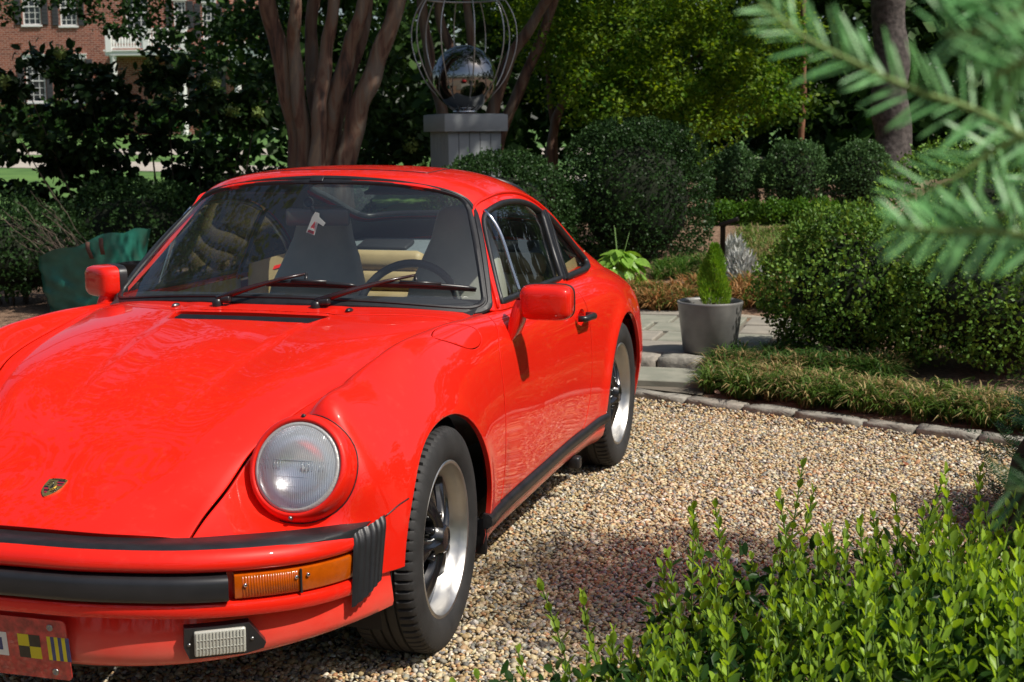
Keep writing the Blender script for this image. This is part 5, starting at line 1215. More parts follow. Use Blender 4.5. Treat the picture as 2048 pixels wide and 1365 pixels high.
# --- pot with dwarf conifer
_pp = spot(1419, 712, 4.55); POT = empty('planter_pot', (_pp.x, 4.55, .158)); tag(POT, 'grey tapered round planter pot standing on the flagstones', 'pot')
M_POT = mat('pot_grey', (.17, .168, .16), rough=.40, col2=(.23, .225, .21), scale=9, rvar=.1, bump=.05, bscale=60)
g = MB(); g.lathe([(.0005, .0), (.150, .0), (.155, .004), (.186, .262), (.191, .284), (.193, .294), (.188, .298), (.178, .296), (.172, .282), (.168, .24)], 56); g.build('pot_body', M_POT, POT)
g = MB(); g.lathe([(.170, .250), (.10, .256), (.0005, .258)], 40); g.build('potting_soil', M_MULCH, POT)
rgc = np.random.default_rng(4); n = 8000; tt = rgc.random(n)**.8; zz = .02+tt*.345; rr_ = .076*np.sin(np.pi*np.clip((1-tt)*.62+.02, 0, 1))**.9*(.45+.62*rgc.random(n)**.4); aa = rgc.uniform(0, 2*np.pi, n)
rr_ *= 1+.22*np.sin(aa*3+zz*22)
P = np.c_[rr_*np.cos(aa), rr_*np.sin(aa), zz]; D = np.c_[np.cos(aa)*.55, np.sin(aa)*.55, np.full(n, 1.0)]+unit(n, rgc)*.45; col = mixcol((.12, .26, .03), (.32, .52, .06), np.clip(rr_/.1*.7+rgc.normal(scale=.2, size=n), 0, 1))
V, F, C = leaves(P, D, unit(n, rgc),   .027*rgc.uniform(.6, 1.2, n), (BLADE[0]*[1, .8, 1], BLADE[1]), col)
CON = empty('dwarf_conifer', (_pp.x+.02, 4.55, .158+.253)); tag(CON, 'small yellow green cone shaped conifer growing in the grey pot', 'conifer')
link('foliage', mesh_np('foliage', V, F, leafmat('conifer_needle', .6, .3), col=C), CON)['kind'] = 'stuff'
g = MB(); g.tube([(0, 0, -.03), (0, 0, .38)], [.012, .003], 6); g.build('trunk', M_TWIG, CON)

# --- path light
p = spot(1445, 520, 7.5); zg = float(H(p.x, 7.5)); LP = empty('path_light', (p.x, 7.5, zg)); tag(LP, 'short dark bronze garden path light post with angled hood', 'light')
M_BRZ = mat('dark_bronze', (.02, .015, .013), rough=.35, metal=.6)
tz = spot(1445, 447, 7.5).z-zg; g = MB(); g.tube([(0, 0, -.05), (0, 0, tz-.03), (.015, 0, tz)], .021, 10); g.build('post', M_BRZ, LP); g = MB(); g.box((.05, -.01, tz+.012), (.15, .09, .035), Matrix.Rotation(-.35, 3, 'Y'), .006); g.build('lamp_hood', M_BRZ, LP)

# --- green garden sack with twigs, dark bin
BAGC = spot(190, 560, 6.3); BAG = empty('garden_sack', (BAGC.x, 6.3, float(H(BAGC.x, 6.3)))); tag(BAG, 'crumpled dark green woven garden waste sack with brown handles', 'sack')
M_BAG = mat('green_woven_plastic', (.02, .135, .10), rough=.30, var=.25, scale=9, spec=.6, bump=1.0, bscale=7)
rgb = np.random.default_rng(9); rows = []
for v in np.linspace(0, 1, 34):
    row = []
    for a in np.linspace(0, 2*math.pi, 73)[:-1]:
        w, d = .33+.08*v, .25+.05*v; e = 4.0; ca, sa = math.cos(a), math.sin(a); k = (abs(ca)**e+abs(sa)**e)**(-1/e)
        x, y = ca*k*w, sa*k*d; z = (.56+.11*(x/.4)+.008*math.sin(5*a))*v
        wr_ = .022*v*math.sin(3*a+6*v)+.012*math.sin(5*a-8*v+2)*v+.010*math.sin(9*a+15*v+2*ca)*math.sin(v*3.1)+.008*math.sin(31*v+4*ca+2*math.sin(3*a))*(1-v)
        row.append((x*(1+wr_*2.2), y*(1+wr_*2.2), z+.012*math.sin(7*a+2)*v))
    rows.append(row)
A = np.array(rows); g = MB(); g.grid(A, closev=True); B_ = A[::-1].copy(); B_[..., :2] *= .985; g.grid(B_[:20], closev=True); g.build('sack_body', M_BAG, BAG)
M_STRAP = mat('brown_strap', (.13, .06, .045), rough=.8)
for x0 in (.16, .28):
    zt = .56+.11*(x0/.4)-.01; g = MB(); pts = [(x0, -.325, zt), (x0+.005, -.335, zt-.05), (x0+.012+.02*(x0 < .2), -.325, zt-.13)]
    rows = [[(p_[0]-.018, p_[1], p_[2]) for p_ in pts], [(p_[0]+.018, p_[1], p_[2]) for p_ in pts]]; g.grid(np.array(rows)); ob = g.build('handle', M_STRAP, BAG); md = ob.modifiers.new('t', 'SOLIDIFY'); md.thickness = .004
M_SNAP = mat('dry_twig', (.11, .08, .06), rough=.9); r7 = random.Random(4)
TW = empty('twig_bundle', (BAGC.x-.2, 6.3, .45)); tag(TW, 'bundle of bare pruned twigs sticking out of the green sack', 'twigs')
for k in range(19):
    g = MB(); x = r7.uniform(-.12, .18); y_ = r7.uniform(-.15, .15); L_ = r7.uniform(.3, .75); an = r7.uniform(.25, 1.0); q = [(x, y_, -.08)]
    for s_ in range(1, 6): q.append((x-L_*s_/5*math.cos(an)+r7.uniform(-.02, .02), y_+r7.uniform(-.03, .03), L_*s_/5*math.sin(an)+r7.uniform(-.02, .02)))
    g.tube(q, [.004, .0035, .003, .0025, .002, .0012], 5)
    for s_ in (2, 3, 4): g.tube([q[s_], (q[s_][0]-.08, q[s_][1]+r7.uniform(-.05, .05), q[s_][2]+r7.uniform(-.02, .10))], [.002, .001], 4)
    g.build('twig', M_SNAP, TW)
p = spot(282, 520, 5.9); BIN = empty('black_bin', (p.x, 5.9, float(H(p.x, 5.9)))); tag(BIN, 'small plain black bin standing in front of the green sack', 'bin')
M_BIN = mat('black_plastic', (.008, .007, .010), rough=.6); g = MB(); rows = []
for z, k in ((0, .80), (.42, .97), (.43, 1.02), (.455, 1.02), (.455, .96), (.30, .93)): rows.append([(.15*k*math.copysign(abs(math.cos(a))**.4, math.cos(a)), .13*k*math.copysign(abs(math.sin(a))**.4, math.sin(a)), z) for a in np.linspace(0, 2*math.pi, 29)[:-1]])
g.grid(np.array(rows), closev=True); g.F.append(tuple(range(28))); g.sm.append(False); g.build('bin_body', M_BIN, BIN, 50)

# --- pedestal with mirror ball in a wire cage
pc = spot(930, 230, 8.6); zt = pc.z; PZ = float(H(pc.x, 8.6)); PED = empty('pedestal', (pc.x, 8.6, PZ), math.radians(38)); tag(PED, 'square grey painted board pedestal carrying a mirrored ball', 'pedestal')
M_PAINT = mat('grey_paint', (.27, .285, .29), rough=.6, var=.08, scale=4, bump=.08, bscale=40); hh = zt-PZ; W_ = .50
for k in range(4):
    a = k*math.pi/2; R = Matrix.Rotation(a, 3, 'Z')
    for j in range(5):
        g = MB(); wbd = W_/5; g.box((-W_/2+wbd*(j+.5), -W_/2+.012, (hh-.15)/2), (wbd-.006, .022, hh-.15)); g.V = [tuple(R @ Vector(v)) for v in g.V]; g.build('board', M_PAINT, PED)
    g = MB(); g.box((0, -.285, hh-.075), (.592, .026, .15), None, .003); g.V = [tuple(R @ Vector(v)) for v in g.V]; g.build('cap_board', M_PAINT, PED)
g = MB(); g.box((0, 0, hh-.004), (.548, .548, .02)); g.box((0, 0, (hh-.2)/2), (W_-.05, W_-.05, hh-.2)); g.build('core', M_PAINT, PED)
BALL = empty('mirror_ball', (pc.x, 8.6, zt+.02)); tag(BALL, 'silver mirrored gazing ball on top of the grey pedestal', 'ball')
M_MIR = mat('mirror_steel', (.28, .28, .28), rough=.03, metal=1.0); g = MB(); R_ = .292; g.sphere((0, 0, R_+.012), R_, 48, 28); g.build('ball_shell', M_MIR, BALL); g = MB(); g.lathe([(.0005, 0), (.11, 0), (.11, .012), (.09, .03), (.0005, .03)], 30); g.build('ring_foot', M_CHROME, BALL)
CAGE = empty('wire_cage', (pc.x, 8.6, zt+.02)); tag(CAGE, 'open tulip shaped wire cage round the mirrored ball', 'wire cage')
M_WIRE = mat('grey_wire', (.42, .42, .42), rough=.4, metal=.7); sc = 12.35/FPX
prof = arc_smooth([(.08, 0), (.22, .13), (.36, .31), (.45, .54), (.475, .72), (.455, .88), (.40, 1.01), (.35, 1.08)], 5)
for k in range(10):
    a = 2*math.pi*k/10+.2; g = MB(); g.tube([(r*math.cos(a), r*math.sin(a), h*.93) for r, h in prof], .006, 6); g.build('wire', M_WIRE, CAGE)
g = MB(); g.tube([(.35*math.cos(a), .35*math.sin(a), 1.0) for a in np.linspace(0, 2*math.pi, 41)[:-1]], .010, 6, closed=True); g.build('top_ring', M_WIRE, CAGE)

# stray sprigs growing out of the big dome
for pix in ([(1395, 300), (1410, 275), (1425, 245)], [(1400, 330), (1440, 300), (1490, 268)], [(1380, 275), (1392, 250), (1400, 232)], [(1240, 245), (1236, 225), (1240, 205)]):
    q = arc_smooth(np.array([tuple(spot(a, b, 8.0)-Vector(DOME.location)) for a, b in pix]), 6); g = MB(); g.tube(q, .0025, 5); sp_ = g.build('stray_shoot', M_TWIG, DOME); m_ = len(q); ii = np.repeat(np.arange(m_), 4); P = q[ii]; V, F, C = leaves(P, unit(len(P))+np.array([0, 0, .3]), unit(len(P))+np.array([0, 0, .7]), .034*rng.uniform(.7, 1.2, len(P)), LEAF6, mixcol((.10, .20, .02), (.24, .34, .04), rng.random(len(P)))); link('shoot_leaves', mesh_np('shoot_leaves', V, F, leafmat('boxwood_leaf'), col=C), sp_)['kind'] = 'stuff'
# ================================================================== TREES
def crape_mat():
    m = bpy.data.materials.new('crape_bark'); m.use_nodes = True; nt = m.node_tree; N = nt.nodes; L = nt.links; b = N['Principled BSDF']; b.inputs['Roughness'].default_value = .8
    tc = N.new('ShaderNodeTexCoord'); mp = N.new('ShaderNodeMapping'); mp.inputs['Scale'].default_value = (9, 9, 1.3); L.new(tc.outputs['Object'], mp.inputs['Vector'])
    nz = N.new('ShaderNodeTexNoise'); nz.inputs['Scale'].default_value = 1.0; nz.inputs['Detail'].default_value = 7; nz.inputs['Roughness'].default_value = .62; nz.inputs['Distortion'].default_value = .6; L.new(mp.outputs[0], nz.inputs['Vector'])
    cr = N.new('ShaderNodeValToRGB'); e = cr.color_ramp.elements; e[0].position = .36; e[0].color = (.042, .027, .022, 1); e[1].position = .66; e[1].color = (.24, .17, .115, 1)
    for p_, c_ in ((.43, (.115, .056, .037)), (.50, (.165, .10, .066)), (.57, (.145, .115, .09))): k = e.new(p_); k.color = (*c_, 1)
    L.new(nz.outputs['Fac'], cr.inputs['Fac']); L.new(cr.outputs[0], b.inputs['Base Color'])
    bp = N.new('ShaderNodeBump'); bp.inputs['Strength'].default_value = .6; bp.inputs['Distance'].default_value = .02; L.new(nz.outputs['Fac'], bp.inputs['Height']); L.new(bp.outputs[0], b.inputs['Normal']); return m
M_CRAPE = crape_mat()
M_OAK = mat('oak_bark', (.10, .085, .078), rough=.95, col2=(.045, .038, .035), scale=18, bump=1.0, bscale=22)
def limb(pts, r0, r1, n=10, k=6):
    P = arc_smooth(np.array(pts, float), k); m = len(P); g = MB(); P = P+np.c_[.012*np.sin(np.arange(m)*.9), .012*np.cos(np.arange(m)*.7), np.zeros(m)]*r0*8
    g.tube(P, list(np.linspace(r0, r1, m)*(1+.05*np.sin(np.arange(m)*1.3))), n); return g
def crown(root, blobs, n, leaf, c1, c2, seed, mname, shape=LEAF4, sub=.35, rough=.5, clump=.5, name='crown', down=.0, csize=.35):
    """leaf clumps through the volume of several ellipsoids; blobs: (centre, radii) relative to root"""
    rg = np.random.default_rng(seed); vol = np.array([b[1][0]*b[1][1]*b[1][2] for b in blobs])**(2/3); P = []; O = []
    for (c, r), w in zip(blobs, vol/vol.sum()):
        m = int(n*w); nc = max(6, int(m/55)); u = unit(nc, rg); cc = u*np.array(r)*(.45+.55*rg.random((nc, 1))**.5)
        i = rg.integers(0, nc, m); d = unit(m, rg); p = cc[i]+d*(rg.random((m, 1))**.5)*csize*np.array([1.1, 1.1, .55])*rg.uniform(.6, 1.2, nc)[i][:, None]
        P.append(p+np.array(c)); O.append(cc[i]/np.array(r)*.5+d*.5)
    P = np.vstack(P); O = np.vstack(O); m = len(P); Nn = np.array([0, 0, .9])+unit(m, rg)*.7+O*.3; D = O+unit(m, rg)*.9+np.array([0, 0, -down])
    t = np.clip(.5+.4*vnoise(P, 1.8, seed)+rg.normal(scale=.22, size=m), 0, 1); col = mixcol(c1, c2, t)
    V, F, C = leaves(P, D, Nn, leaf*rg.uniform(.65, 1.25, m), shape, col)
    o = link(name, mesh_np(name, V, F, leafmat(mname, rough, sub), col=C, smooth=False), root); o['kind'] = 'stuff'; return o

# crape myrtle with many stems behind the car
def px_limb(root, pix, y, r0, r1, name='trunk', m=M_CRAPE):
    o = Vector(root.location); pts = [spot(a, b, y+dy)-o for a, b, dy in pix]; return limb(pts, r0, r1).build(name, m, root)
b0 = spot(645, 335, 7.9); CM = empty('crape_myrtle', (b0.x, 7.9, float(H(b0.x, 7.9)))); tag(CM, 'crape myrtle with a fan of smooth brown trunks behind the car roof', 'tree')
zb = 470
for pix, r0, r1 in (([(612, zb, .1), (602, 330, .1), (578, 180, .0), (548, 60, -.1), (520, -60, -.2), (480, -250, -.4)], .125, .06), ([(615, zb, 0), (612, 330, -.05), (600, 210, -.1), (588, 100, -.1), (590, -20, -.2), (570, -240, -.2)], .085, .05),
    ([(637, zb, -.1), (634, 330, -.12), (640, 220, -.15), (652, 110, -.1), (668, 0, -.1), (690, -250, 0)], .085, .05), ([(655, zb, .05), (652, 330, .02), (668, 210, 0), (698, 100, .0), (728, 0, .0), (770, -240, .1)], .10, .055),
    ([(664, zb, .1), (664, 335, .1), (674, 250, .15), (700, 150, .2), (728, 60, .3), (742, -60, .4), (760, -260, .5)], .075, .045), ([(682, zb, 0), (690, 330, 0), (718, 220, .0), (752, 130, .05), (788, 30, .1), (815, -60, .1), (880, -280, .2)], .115, .06),
    ([(640, zb, .2), (645, 330, .25), (628, 180, .3), (622, 60, .35), (640, -80, .4), (650, -260, .4)], .08, .05)):
    px_limb(CM, pix, 7.9, r0*.95, r1*.88)
crown(CM, [((-1.1, -.2, 4.4), (1.5, 1.5, 1.1)), ((.6, .2, 4.7), (1.8, 1.7, 1.2)), ((1.7, .4, 4.1), (1.2, 1.3, .9)), ((-.2, -.3, 5.6), (1.6, 1.5, 1.0)), ((1.2, -2.2, 5.0), (1.4, 1.1, .7)), ((-.3, -1.9, 4.9), (1.2, 1.0, .7))], 15000, .085, (.015, .045, .012), (.05, .11, .022), 31, 'crape_leaf')  # last two clumps, out of view, added to shade the ground by the sack
b0 = spot(950, 240, 11.0); CM2 = empty('crape_myrtle', (b0.x, 11.0, float(H(b0.x, 11.0)))); tag(CM2, 'second crape myrtle with slender trunks behind the mirrored ball', 'tree')
for pix, r0, r1 in (([(905, 420, 0), (890, 260, 0), (866, 150, 0), (850, 60, 0), (838, -60, 0)], .075, .05), ([(930, 420, 0), (925, 240, .1), (915, 130, .1), (880, 40, .1), (890, -80, .1)], .07, .045), ([(945, 420, .1), (942, 250, .1), (946, 120, .1), (935, 20, .1), (930, -80, .1)], .06, .04),
    ([(965, 420, 0), (985, 230, 0), (1020, 120, 0), (1070, 40, 0), (1130, -60, 0)], .075, .05), ([(975, 420, .2), (1005, 260, .2), (1048, 160, .2), (1092, 50, .2), (1125, -60, .2)], .07, .05)): px_limb(CM2, pix, 11.0, r0, r1)
crown(CM2, [((-1.0, .6, 3.0), (1.0, .9, .7)), ((.2, .4, 3.9), (1.7, 1.5, .9)), ((1.2, .5, 4.4), (1.7, 1.6, 1.0)), ((-1.5, .3, 4.6), (1.6, 1.5, 1.0))], 11000, .085, (.02, .06, .012), (.08, .15, .025), 32, 'crape_leaf')

# Japanese maple, yellow green in the sun
b0 = spot(1120, 330, 12.2); JM = empty('japanese_maple', (b0.x, 12.2, float(H(b0.x, 12.2)))); tag(JM, 'broad Japanese maple with yellow green sunlit leaves behind the boxwoods', 'tree')
for pix, r0, r1 in (([(1105, 420, 0), (1103, 300, 0), (1120, 220, 0), (1190, 130, 0), (1280, 60, 0)], .07, .03), ([(1108, 420, .1), (1110, 300, .1), (1100, 200, .1), (1090, 90, .1)], .05, .02), ([(1300, 420, 1.0), (1290, 280, 1.0), (1330, 170, 1.0), (1420, 90, 1.0)], .06, .02)): px_limb(JM, pix, 12.2, r0, r1)
def jb(px, py, y, rx, ry, rz): p = spot(px, py, y)-Vector(JM.location); return ((p.x, p.y, p.z), (rx, ry, rz))
crown(JM, [jb(1130, 90, 11.6, .55, .5, .38), jb(1180, 190, 11.4, .5, .45, .30), jb(1260, 60, 11.8, .75, .6, .5), jb(1290, 190, 11.8, .6, .5, .38), jb(1380, 110, 12.0, .75, .6, .5), jb(1390, 230, 12.0, .6, .5, .3), jb(1500, 60, 12.3, .7, .6, .45), jb(1510, 180, 12.4, .55, .5, .4), jb(1330, -60, 12.2, 1.4, 1.0, .6), jb(1100, 10, 12.4, .8, .7, .5)],
      34000, .054, (.055, .15, .018), (.24, .33, .038), 33, 'maple_leaf', sub=.45, csize=.24)
crown(JM, [jb(1180, 120, 13.0, .9, .5, .7), jb(1350, 130, 13.2, 1.1, .5, .8), jb(1500, 150, 13.4, .9, .5, .7), jb(1230, 270, 12.8, .7, .5, .3)], 9000, .075, (.02, .055, .008), (.06, .11, .015), 34, 'maple_leaf', sub=.3, name='inner_crown')

# big oak whose trunk stands at the right; its unseen crown above is shaped to shade the garden
b0 = spot(1782, 290, 12.6); OK_ = empty('oak_tree', (b0.x, 12.6, float(H(b0.x, 12.6)))); tag(OK_, 'tall tree with thick grey ridged trunk behind the boxwood row', 'tree')
px_limb(OK_, [(1790, 460, 0), (1785, 330, 0), (1782, 200, 0), (1780, 60, 0), (1778, -150, 0), (1770, -500, 0), (1740, -1000, 0)], 12.6, .235, .15, m=M_OAK)
for k, (dx, dy, dz) in enumerate(((2.6, -4.3, 6.2), (.4, -3.9, 6.0), (3.8, -4.1, 6.4), (0, 1.4, 8.2), (-2.8, -1.0, 6.8))): limb([(0, 0, 3.8+.2*k), (dx*.4, dy*.4, 5.2+.1*k), (dx, dy, dz)], .11, .04).build('branch', M_OAK, OK_)
def ob(x, y, z, r): return ((x-OK_.location.x, y-OK_.location.y, z-OK_.location.z), r)
crown(OK_, [ob(2.0, 8.8, 7.0, (1.7, 1.2, 1.0)), ob(3.6, 8.4, 7.2, (1.0, .8, .8)), ob(1.0, 7.3, 6.8, (1.4, .8, .8)), ob(.6, 9.6, 7.4, (1.5, 1.2, 1.0)), ob(1.8, 14.0, 9.4, (2.6, 1.6, 1.2)), ob(-1.2, 11.6, 7.8, (1.4, 1.2, .9))], 14000, .16, (.02, .06, .012), (.06, .12, .022), 35, 'oak_leaf', csize=.55)

b0 = spot(1602, 262, 14.5); SL = empty('slender_tree', (b0.x, 14.5, float(H(b0.x, 14.5)))); tag(SL, 'slender tree with thin reddish trunk left of the thick grey trunk', 'tree')
px_limb(SL, [(1600, 330, 0), (1604, 250, 0), (1608, 160, 0), (1606, 60, 0), (1612, -80, 0)], 14.5, .042, .03, m=mat('reddish_bark', (.20, .085, .045), rough=.8, var=.3, scale=12))
crown(SL, [((.1, 0, 3.6), (.7, .7, .5)), ((-.4, .2, 4.2), (.7, .7, .5))], 900, .10, (.02, .06, .012), (.06, .12, .022), 44, 'oak_leaf', csize=.3)
# tree left of the car: its boughs hang in front of the house and over the windscreen
b0 = (-7.6, 5.2); LT = empty('shade_tree', (b0[0], b0[1], float(H(*b0)))); tag(LT, 'leafy tree at the left whose boughs hang in front of the brick house', 'tree')
limb([(0, 0, -.1), (.05, 0, 1.5), (.1, .1, 3.2), (.3, .3, 5.2)], .19, .12).build('trunk', M_OAK, LT)
for pts in ([(.1, .1, 3.2), (1.2, 1.4, 3.9), (2.4, 3.2, 4.2), (3.3, 5.2, 3.9)], [(.1, .1, 3.0), (1.5, -.6, 4.2), (3.2, -1.6, 4.9)], [(.3, .3, 5.0), (1.4, 2.2, 5.4), (2.6, 4.6, 5.2)], [(.1, .1, 3.4), (-.6, 1.8, 4.0), (-1.2, 3.4, 4.0)]): limb(pts, .07, .02, 8).build('branch', M_OAK, LT)
def lb(px, py, y, rx, ry, rz): p = spot(px, py, y)-Vector(LT.location); return ((p.x, p.y, p.z), (rx, ry, rz))
crown(LT, [lb(235, 20, 10.5, .30, .4, .28), lb(330, -10, 10.8, .45, .5, .30), lb(318, 50, 10.8, .22, .3, .16), lb(450, 30, 11, .2, .5, .2), lb(520, -20, 11, .4, .5, .5), lb(515, 110, 11.5, .22, .4, .36), lb(5, 20, 9.5, .15, .3, .30), lb(150, -15, 10.3, .4, .4, .16), lb(400, 100, 11.2, .16, .3, .10)],
      3800, .075, (.010, .028, .008), (.035, .085, .02), 36, 'oak_leaf', csize=.22, name='bough_leaves')
crown(LT, [((3.4, -2.2, 5.6), (2.3, 2.2, 1.2)), ((1.6, 1.0, 6.4), (2.4, 2.4, 1.3)), ((3.6, 2.2, 6.4), (1.9, 1.9, 1.1)), ((0, -2.6, 5.8), (2.2, 2.0, 1.2))], 12000, .14, (.03, .08, .012), (.13, .17, .02), 37, 'oak_leaf', csize=.5)

# hydrangea thicket on the left
HY = empty('hydrangea', (-4.9, 8.9, .06)); tag(HY, 'tall dark leafy hydrangea thicket with pale green flower heads', 'shrub')
rgh = np.random.default_rng(71)
def hyb(px, py, y, rx, ry, rz): p = spot(px, py, y)-Vector(HY.location); return ((p.x, p.y, p.z), (rx, ry, rz))
blobs = [hyb(50, 165, 8.6, .42, .4, .34), hyb(40, 280, 8.4, .40, .4, .30), hyb(180, 200, 9.0, .46, .4, .34), hyb(290, 185, 9.2, .42, .4, .32), hyb(400, 195, 9.2, .32, .4, .34), hyb(230, 300, 9.0, .55, .4, .30), hyb(370, 300, 9.2, .45, .4, .28), hyb(480, 270, 9.4, .28, .3, .34), hyb(515, 200, 9.6, .16, .3, .26), hyb(100, 110, 9.0, .3, .3, .10), hyb(330, 120, 9.2, .12, .2, .16), hyb(90, 360, 8.8, .6, .4, .22), hyb(120, 300, 9.0, .5, .4, .2), hyb(300, 380, 9.0, .7, .4, .22), hyb(460, 350, 9.2, .45, .3, .15)]
crown(HY, blobs, 5300, .105, (.008, .020, .006), (.022, .050, .012), 38, 'hydrangea_leaf', shape=LEAF6, csize=.20, name='foliage', sub=.22, down=.4)  # near-black leaf colours stand in for the shade the thicket lies in
g = MB()
for k in range(len(blobs)):
    c, r = blobs[k]; g.tube([(c[0]*.55, c[1]*.4, -.1), (c[0]*.8, c[1]*.7, c[2]*.5), c], [.014, .010, .004], 6)
g.build('stem', M_TWIG, HY)
M_FLO = mat('pale_green_floret', (.22, .30, .08), rough=.7, subsurf=.3, var=.3, scale=40)
for (px, py, y, rad) in ((345, 192, 8.9, .075), (465, 222, 9.1, .06), (430, 168, 9.0, .05), (120, 106, 8.7, .06), (515, 225, 9.2, .05), (10, 165, 8.2, .06), (820, 290, 9.8, .075), (300, 125, 9.0, .045)):
    c = spot(px, py, y)-Vector(HY.location); m_ = 150; u = unit(m_, rgh); V, F, C = leaves(np.array(c)+u*rad*rgh.uniform(.75, 1, (m_, 1)), unit(m_, rgh), u, np.full(m_, .034), LEAF4, np.ones((m_, 3))); link('flower_head', mesh_np('flower_head', V, F, M_FLO, smooth=False), HY)
HY2 = empty('hydrangea', (-2.6, 9.9, .12)); tag(HY2, 'low hydrangea with strap like leaves left of the grey pedestal', 'shrub')
def h2(px, py, y, rx, ry, rz): p = spot(px, py, y)-Vector(HY2.location); return ((p.x, p.y, p.z), (rx, ry, rz))
crown(HY2, [h2(780, 250, 9.9, .30, .3, .22), h2(760, 160, 10.2, .28, .3, .35), h2(810, 300, 9.9, .25, .25, .12), h2(740, 330, 9.8, .3, .3, .15)], 1500, .10, (.010, .028, .008), (.04, .08, .018), 39, 'hydrangea_leaf', shape=LEAF6, csize=.18, name='foliage', sub=.25)

# far wood behind everything, one mass
WD = empty('far_wood', (0, 20, .8)); tag(WD, 'dark mass of woodland foliage filling the far background', 'woodland', kind='stuff')
def wb(px, py, y, rx, ry, rz): p = spot(px, py, y)-Vector(WD.location); return ((p.x, p.y, p.z), (rx, ry, rz))
wd = []
for px in range(560, 2200, 150):
    for py in (-140, 10, 150, 260): wd.append(wb(px+(py % 70), py, 17+3*((px//150) % 3), 1.5, 1.2, 1.2))
crown(WD, wd, 34000, .24, (.012, .034, .008), (.055, .11, .024), 40, 'wood_leaf', csize=.8, name='far_foliage', sub=.2)
wd2 = []
for k in range(16):
    a = -1.05+.16*k; wd2.append(((34*math.sin(a), 34*math.cos(a)-20 if a > -.05 else 58*math.cos(a)+14, 4.5), (5, 4, 5.5)))
crown(WD, [b for b in wd2 if b[0][0] > -3], 12000, .8, (.010, .028, .006), (.035, .07, .015), 41, 'wood_leaf', csize=1.6, name='far_trees', sub=.2)

ring = []  # trees all round, out of view, added to block horizon sky in reflections
for k in range(27):
    a = math.radians(62+k*9.3); R0 = 19+2.5*math.sin(k*2.1); ring.append(((R0*math.sin(a), R0*math.cos(a)-20, 3.0+.5*math.sin(k*1.7)), (2.6, 2.6, 3.9+.7*math.sin(k*1.3))))
crown(WD, ring, 18000, .42, (.012, .034, .008), (.045, .09, .018), 45, 'wood_leaf', csize=1.0, name='unseen_ring_trees', sub=.2)
g = MB()
for (c, r) in ring: g.tube([(c[0], c[1], -1.5), (c[0]+.1, c[1], c[2])], [.22, .12], 8)
g.build('unseen_ring_trunks', M_OAK, WD)

# ================================================================== BRICK HOUSE across the road
_hp = spot(250, 262, 62.0); hz0 = float(H(_hp.x, 62.0))
HOUSE = empty('brick_house', (_hp.x, _hp.y, hz0), -_yaw); tag(HOUSE, 'two storey red brick house with white windows and balcony', 'house')
kx = (Vector((_hp.x, _hp.y, 0))-Vector((CAM.x, CAM.y, 0))).dot(Vector((_f.x, _f.y, 0)).normalized())/FPX*1.01
def hx(px): return (px-250)*kx
def hzz(py): return (262-py)*kx+(_hp.z-hz0)
def brick_mat():
    m = bpy.data.materials.new('red_brick'); m.use_nodes = True; nt = m.node_tree; b = nt.nodes['Principled BSDF']; b.inputs['Roughness'].default_value = .9
    tc = nt.nodes.new('ShaderNodeTexCoord'); mp = nt.nodes.new('ShaderNodeMapping'); mp.inputs['Rotation'].default_value = (math.pi/2, 0, 0); br = nt.nodes.new('ShaderNodeTexBrick')
    br.inputs['Color1'].default_value = (.17, .040, .024, 1); br.inputs['Color2'].default_value = (.32, .095, .055, 1); br.inputs['Mortar'].default_value = (.38, .29, .24, 1); br.inputs['Scale'].default_value = 1.0; br.inputs['Mortar Size'].default_value = .012; br.inputs['Brick Width'].default_value = .30; br.inputs['Row Height'].default_value = .11
    nt.links.new(tc.outputs['Object'], mp.inputs['Vector']); nt.links.new(mp.outputs[0], br.inputs['Vector']); nt.links.new(br.outputs['Color'], b.inputs['Base Color']); return m
M_BRICK = brick_mat(); M_WP = mat('white_paint', (.78, .78, .76), rough=.5); M_SHUT = mat('dark_shutter', (.045, .045, .05), rough=.6); M_PANE = mat('dark_pane', (.02, .025, .03), rough=.05, spec=.8)
wins = [(63, 97, -12, 58, 1), (135, 167, -8, 60, 1), (262, 305, -8, 80, 0), (355, 378, 15, 66, 1), (410, 434, 20, 85, 1), (62, 99, 124, 205, 1), (150, 178, 124, 205, 1), (350, 376, 130, 215, 1), (412, 436, 130, 215, 1)]
def wall_with_holes(name, x0, x1, z0, z1, holes, m, parent, th=.25):
    xs = sorted({x0, x1, *[h[0] for h in holes], *[h[1] for h in holes]}); zs = sorted({z0, z1, *[h[2] for h in holes], *[h[3] for h in holes]}); g = MB()
    for a, b in zip(xs[:-1], xs[1:]):
        for c, d in zip(zs[:-1], zs[1:]):
            if any(h[0] <= (a+b)/2 <= h[1] and h[2] <= (c+d)/2 <= h[3] for h in holes): continue
            g.add([(a, 0, c), (b, 0, c), (b, 0, d), (a, 0, d)], [(0, 1, 2, 3)])
    for h in holes:
        for (p, q) in (((h[0], h[2]), (h[1], h[2])), ((h[1], h[2]), (h[1], h[3])), ((h[1], h[3]), (h[0], h[3])), ((h[0], h[3]), (h[0], h[2]))): g.add([(p[0], 0, p[1]), (q[0], 0, q[1]), (q[0], th, q[1]), (p[0], th, p[1])], [(0, 1, 2, 3)])
    return g.build(name, m, parent)
HL = [(hx(a), hx(b), hzz(d), hzz(c)) for a, b, c, d, s_ in wins]
XL, XR, ZT = hx(-60), hx(462), hzz(-90)
wall_with_holes('wall', XL, XR, -1.0, ZT, HL, M_BRICK, HOUSE)
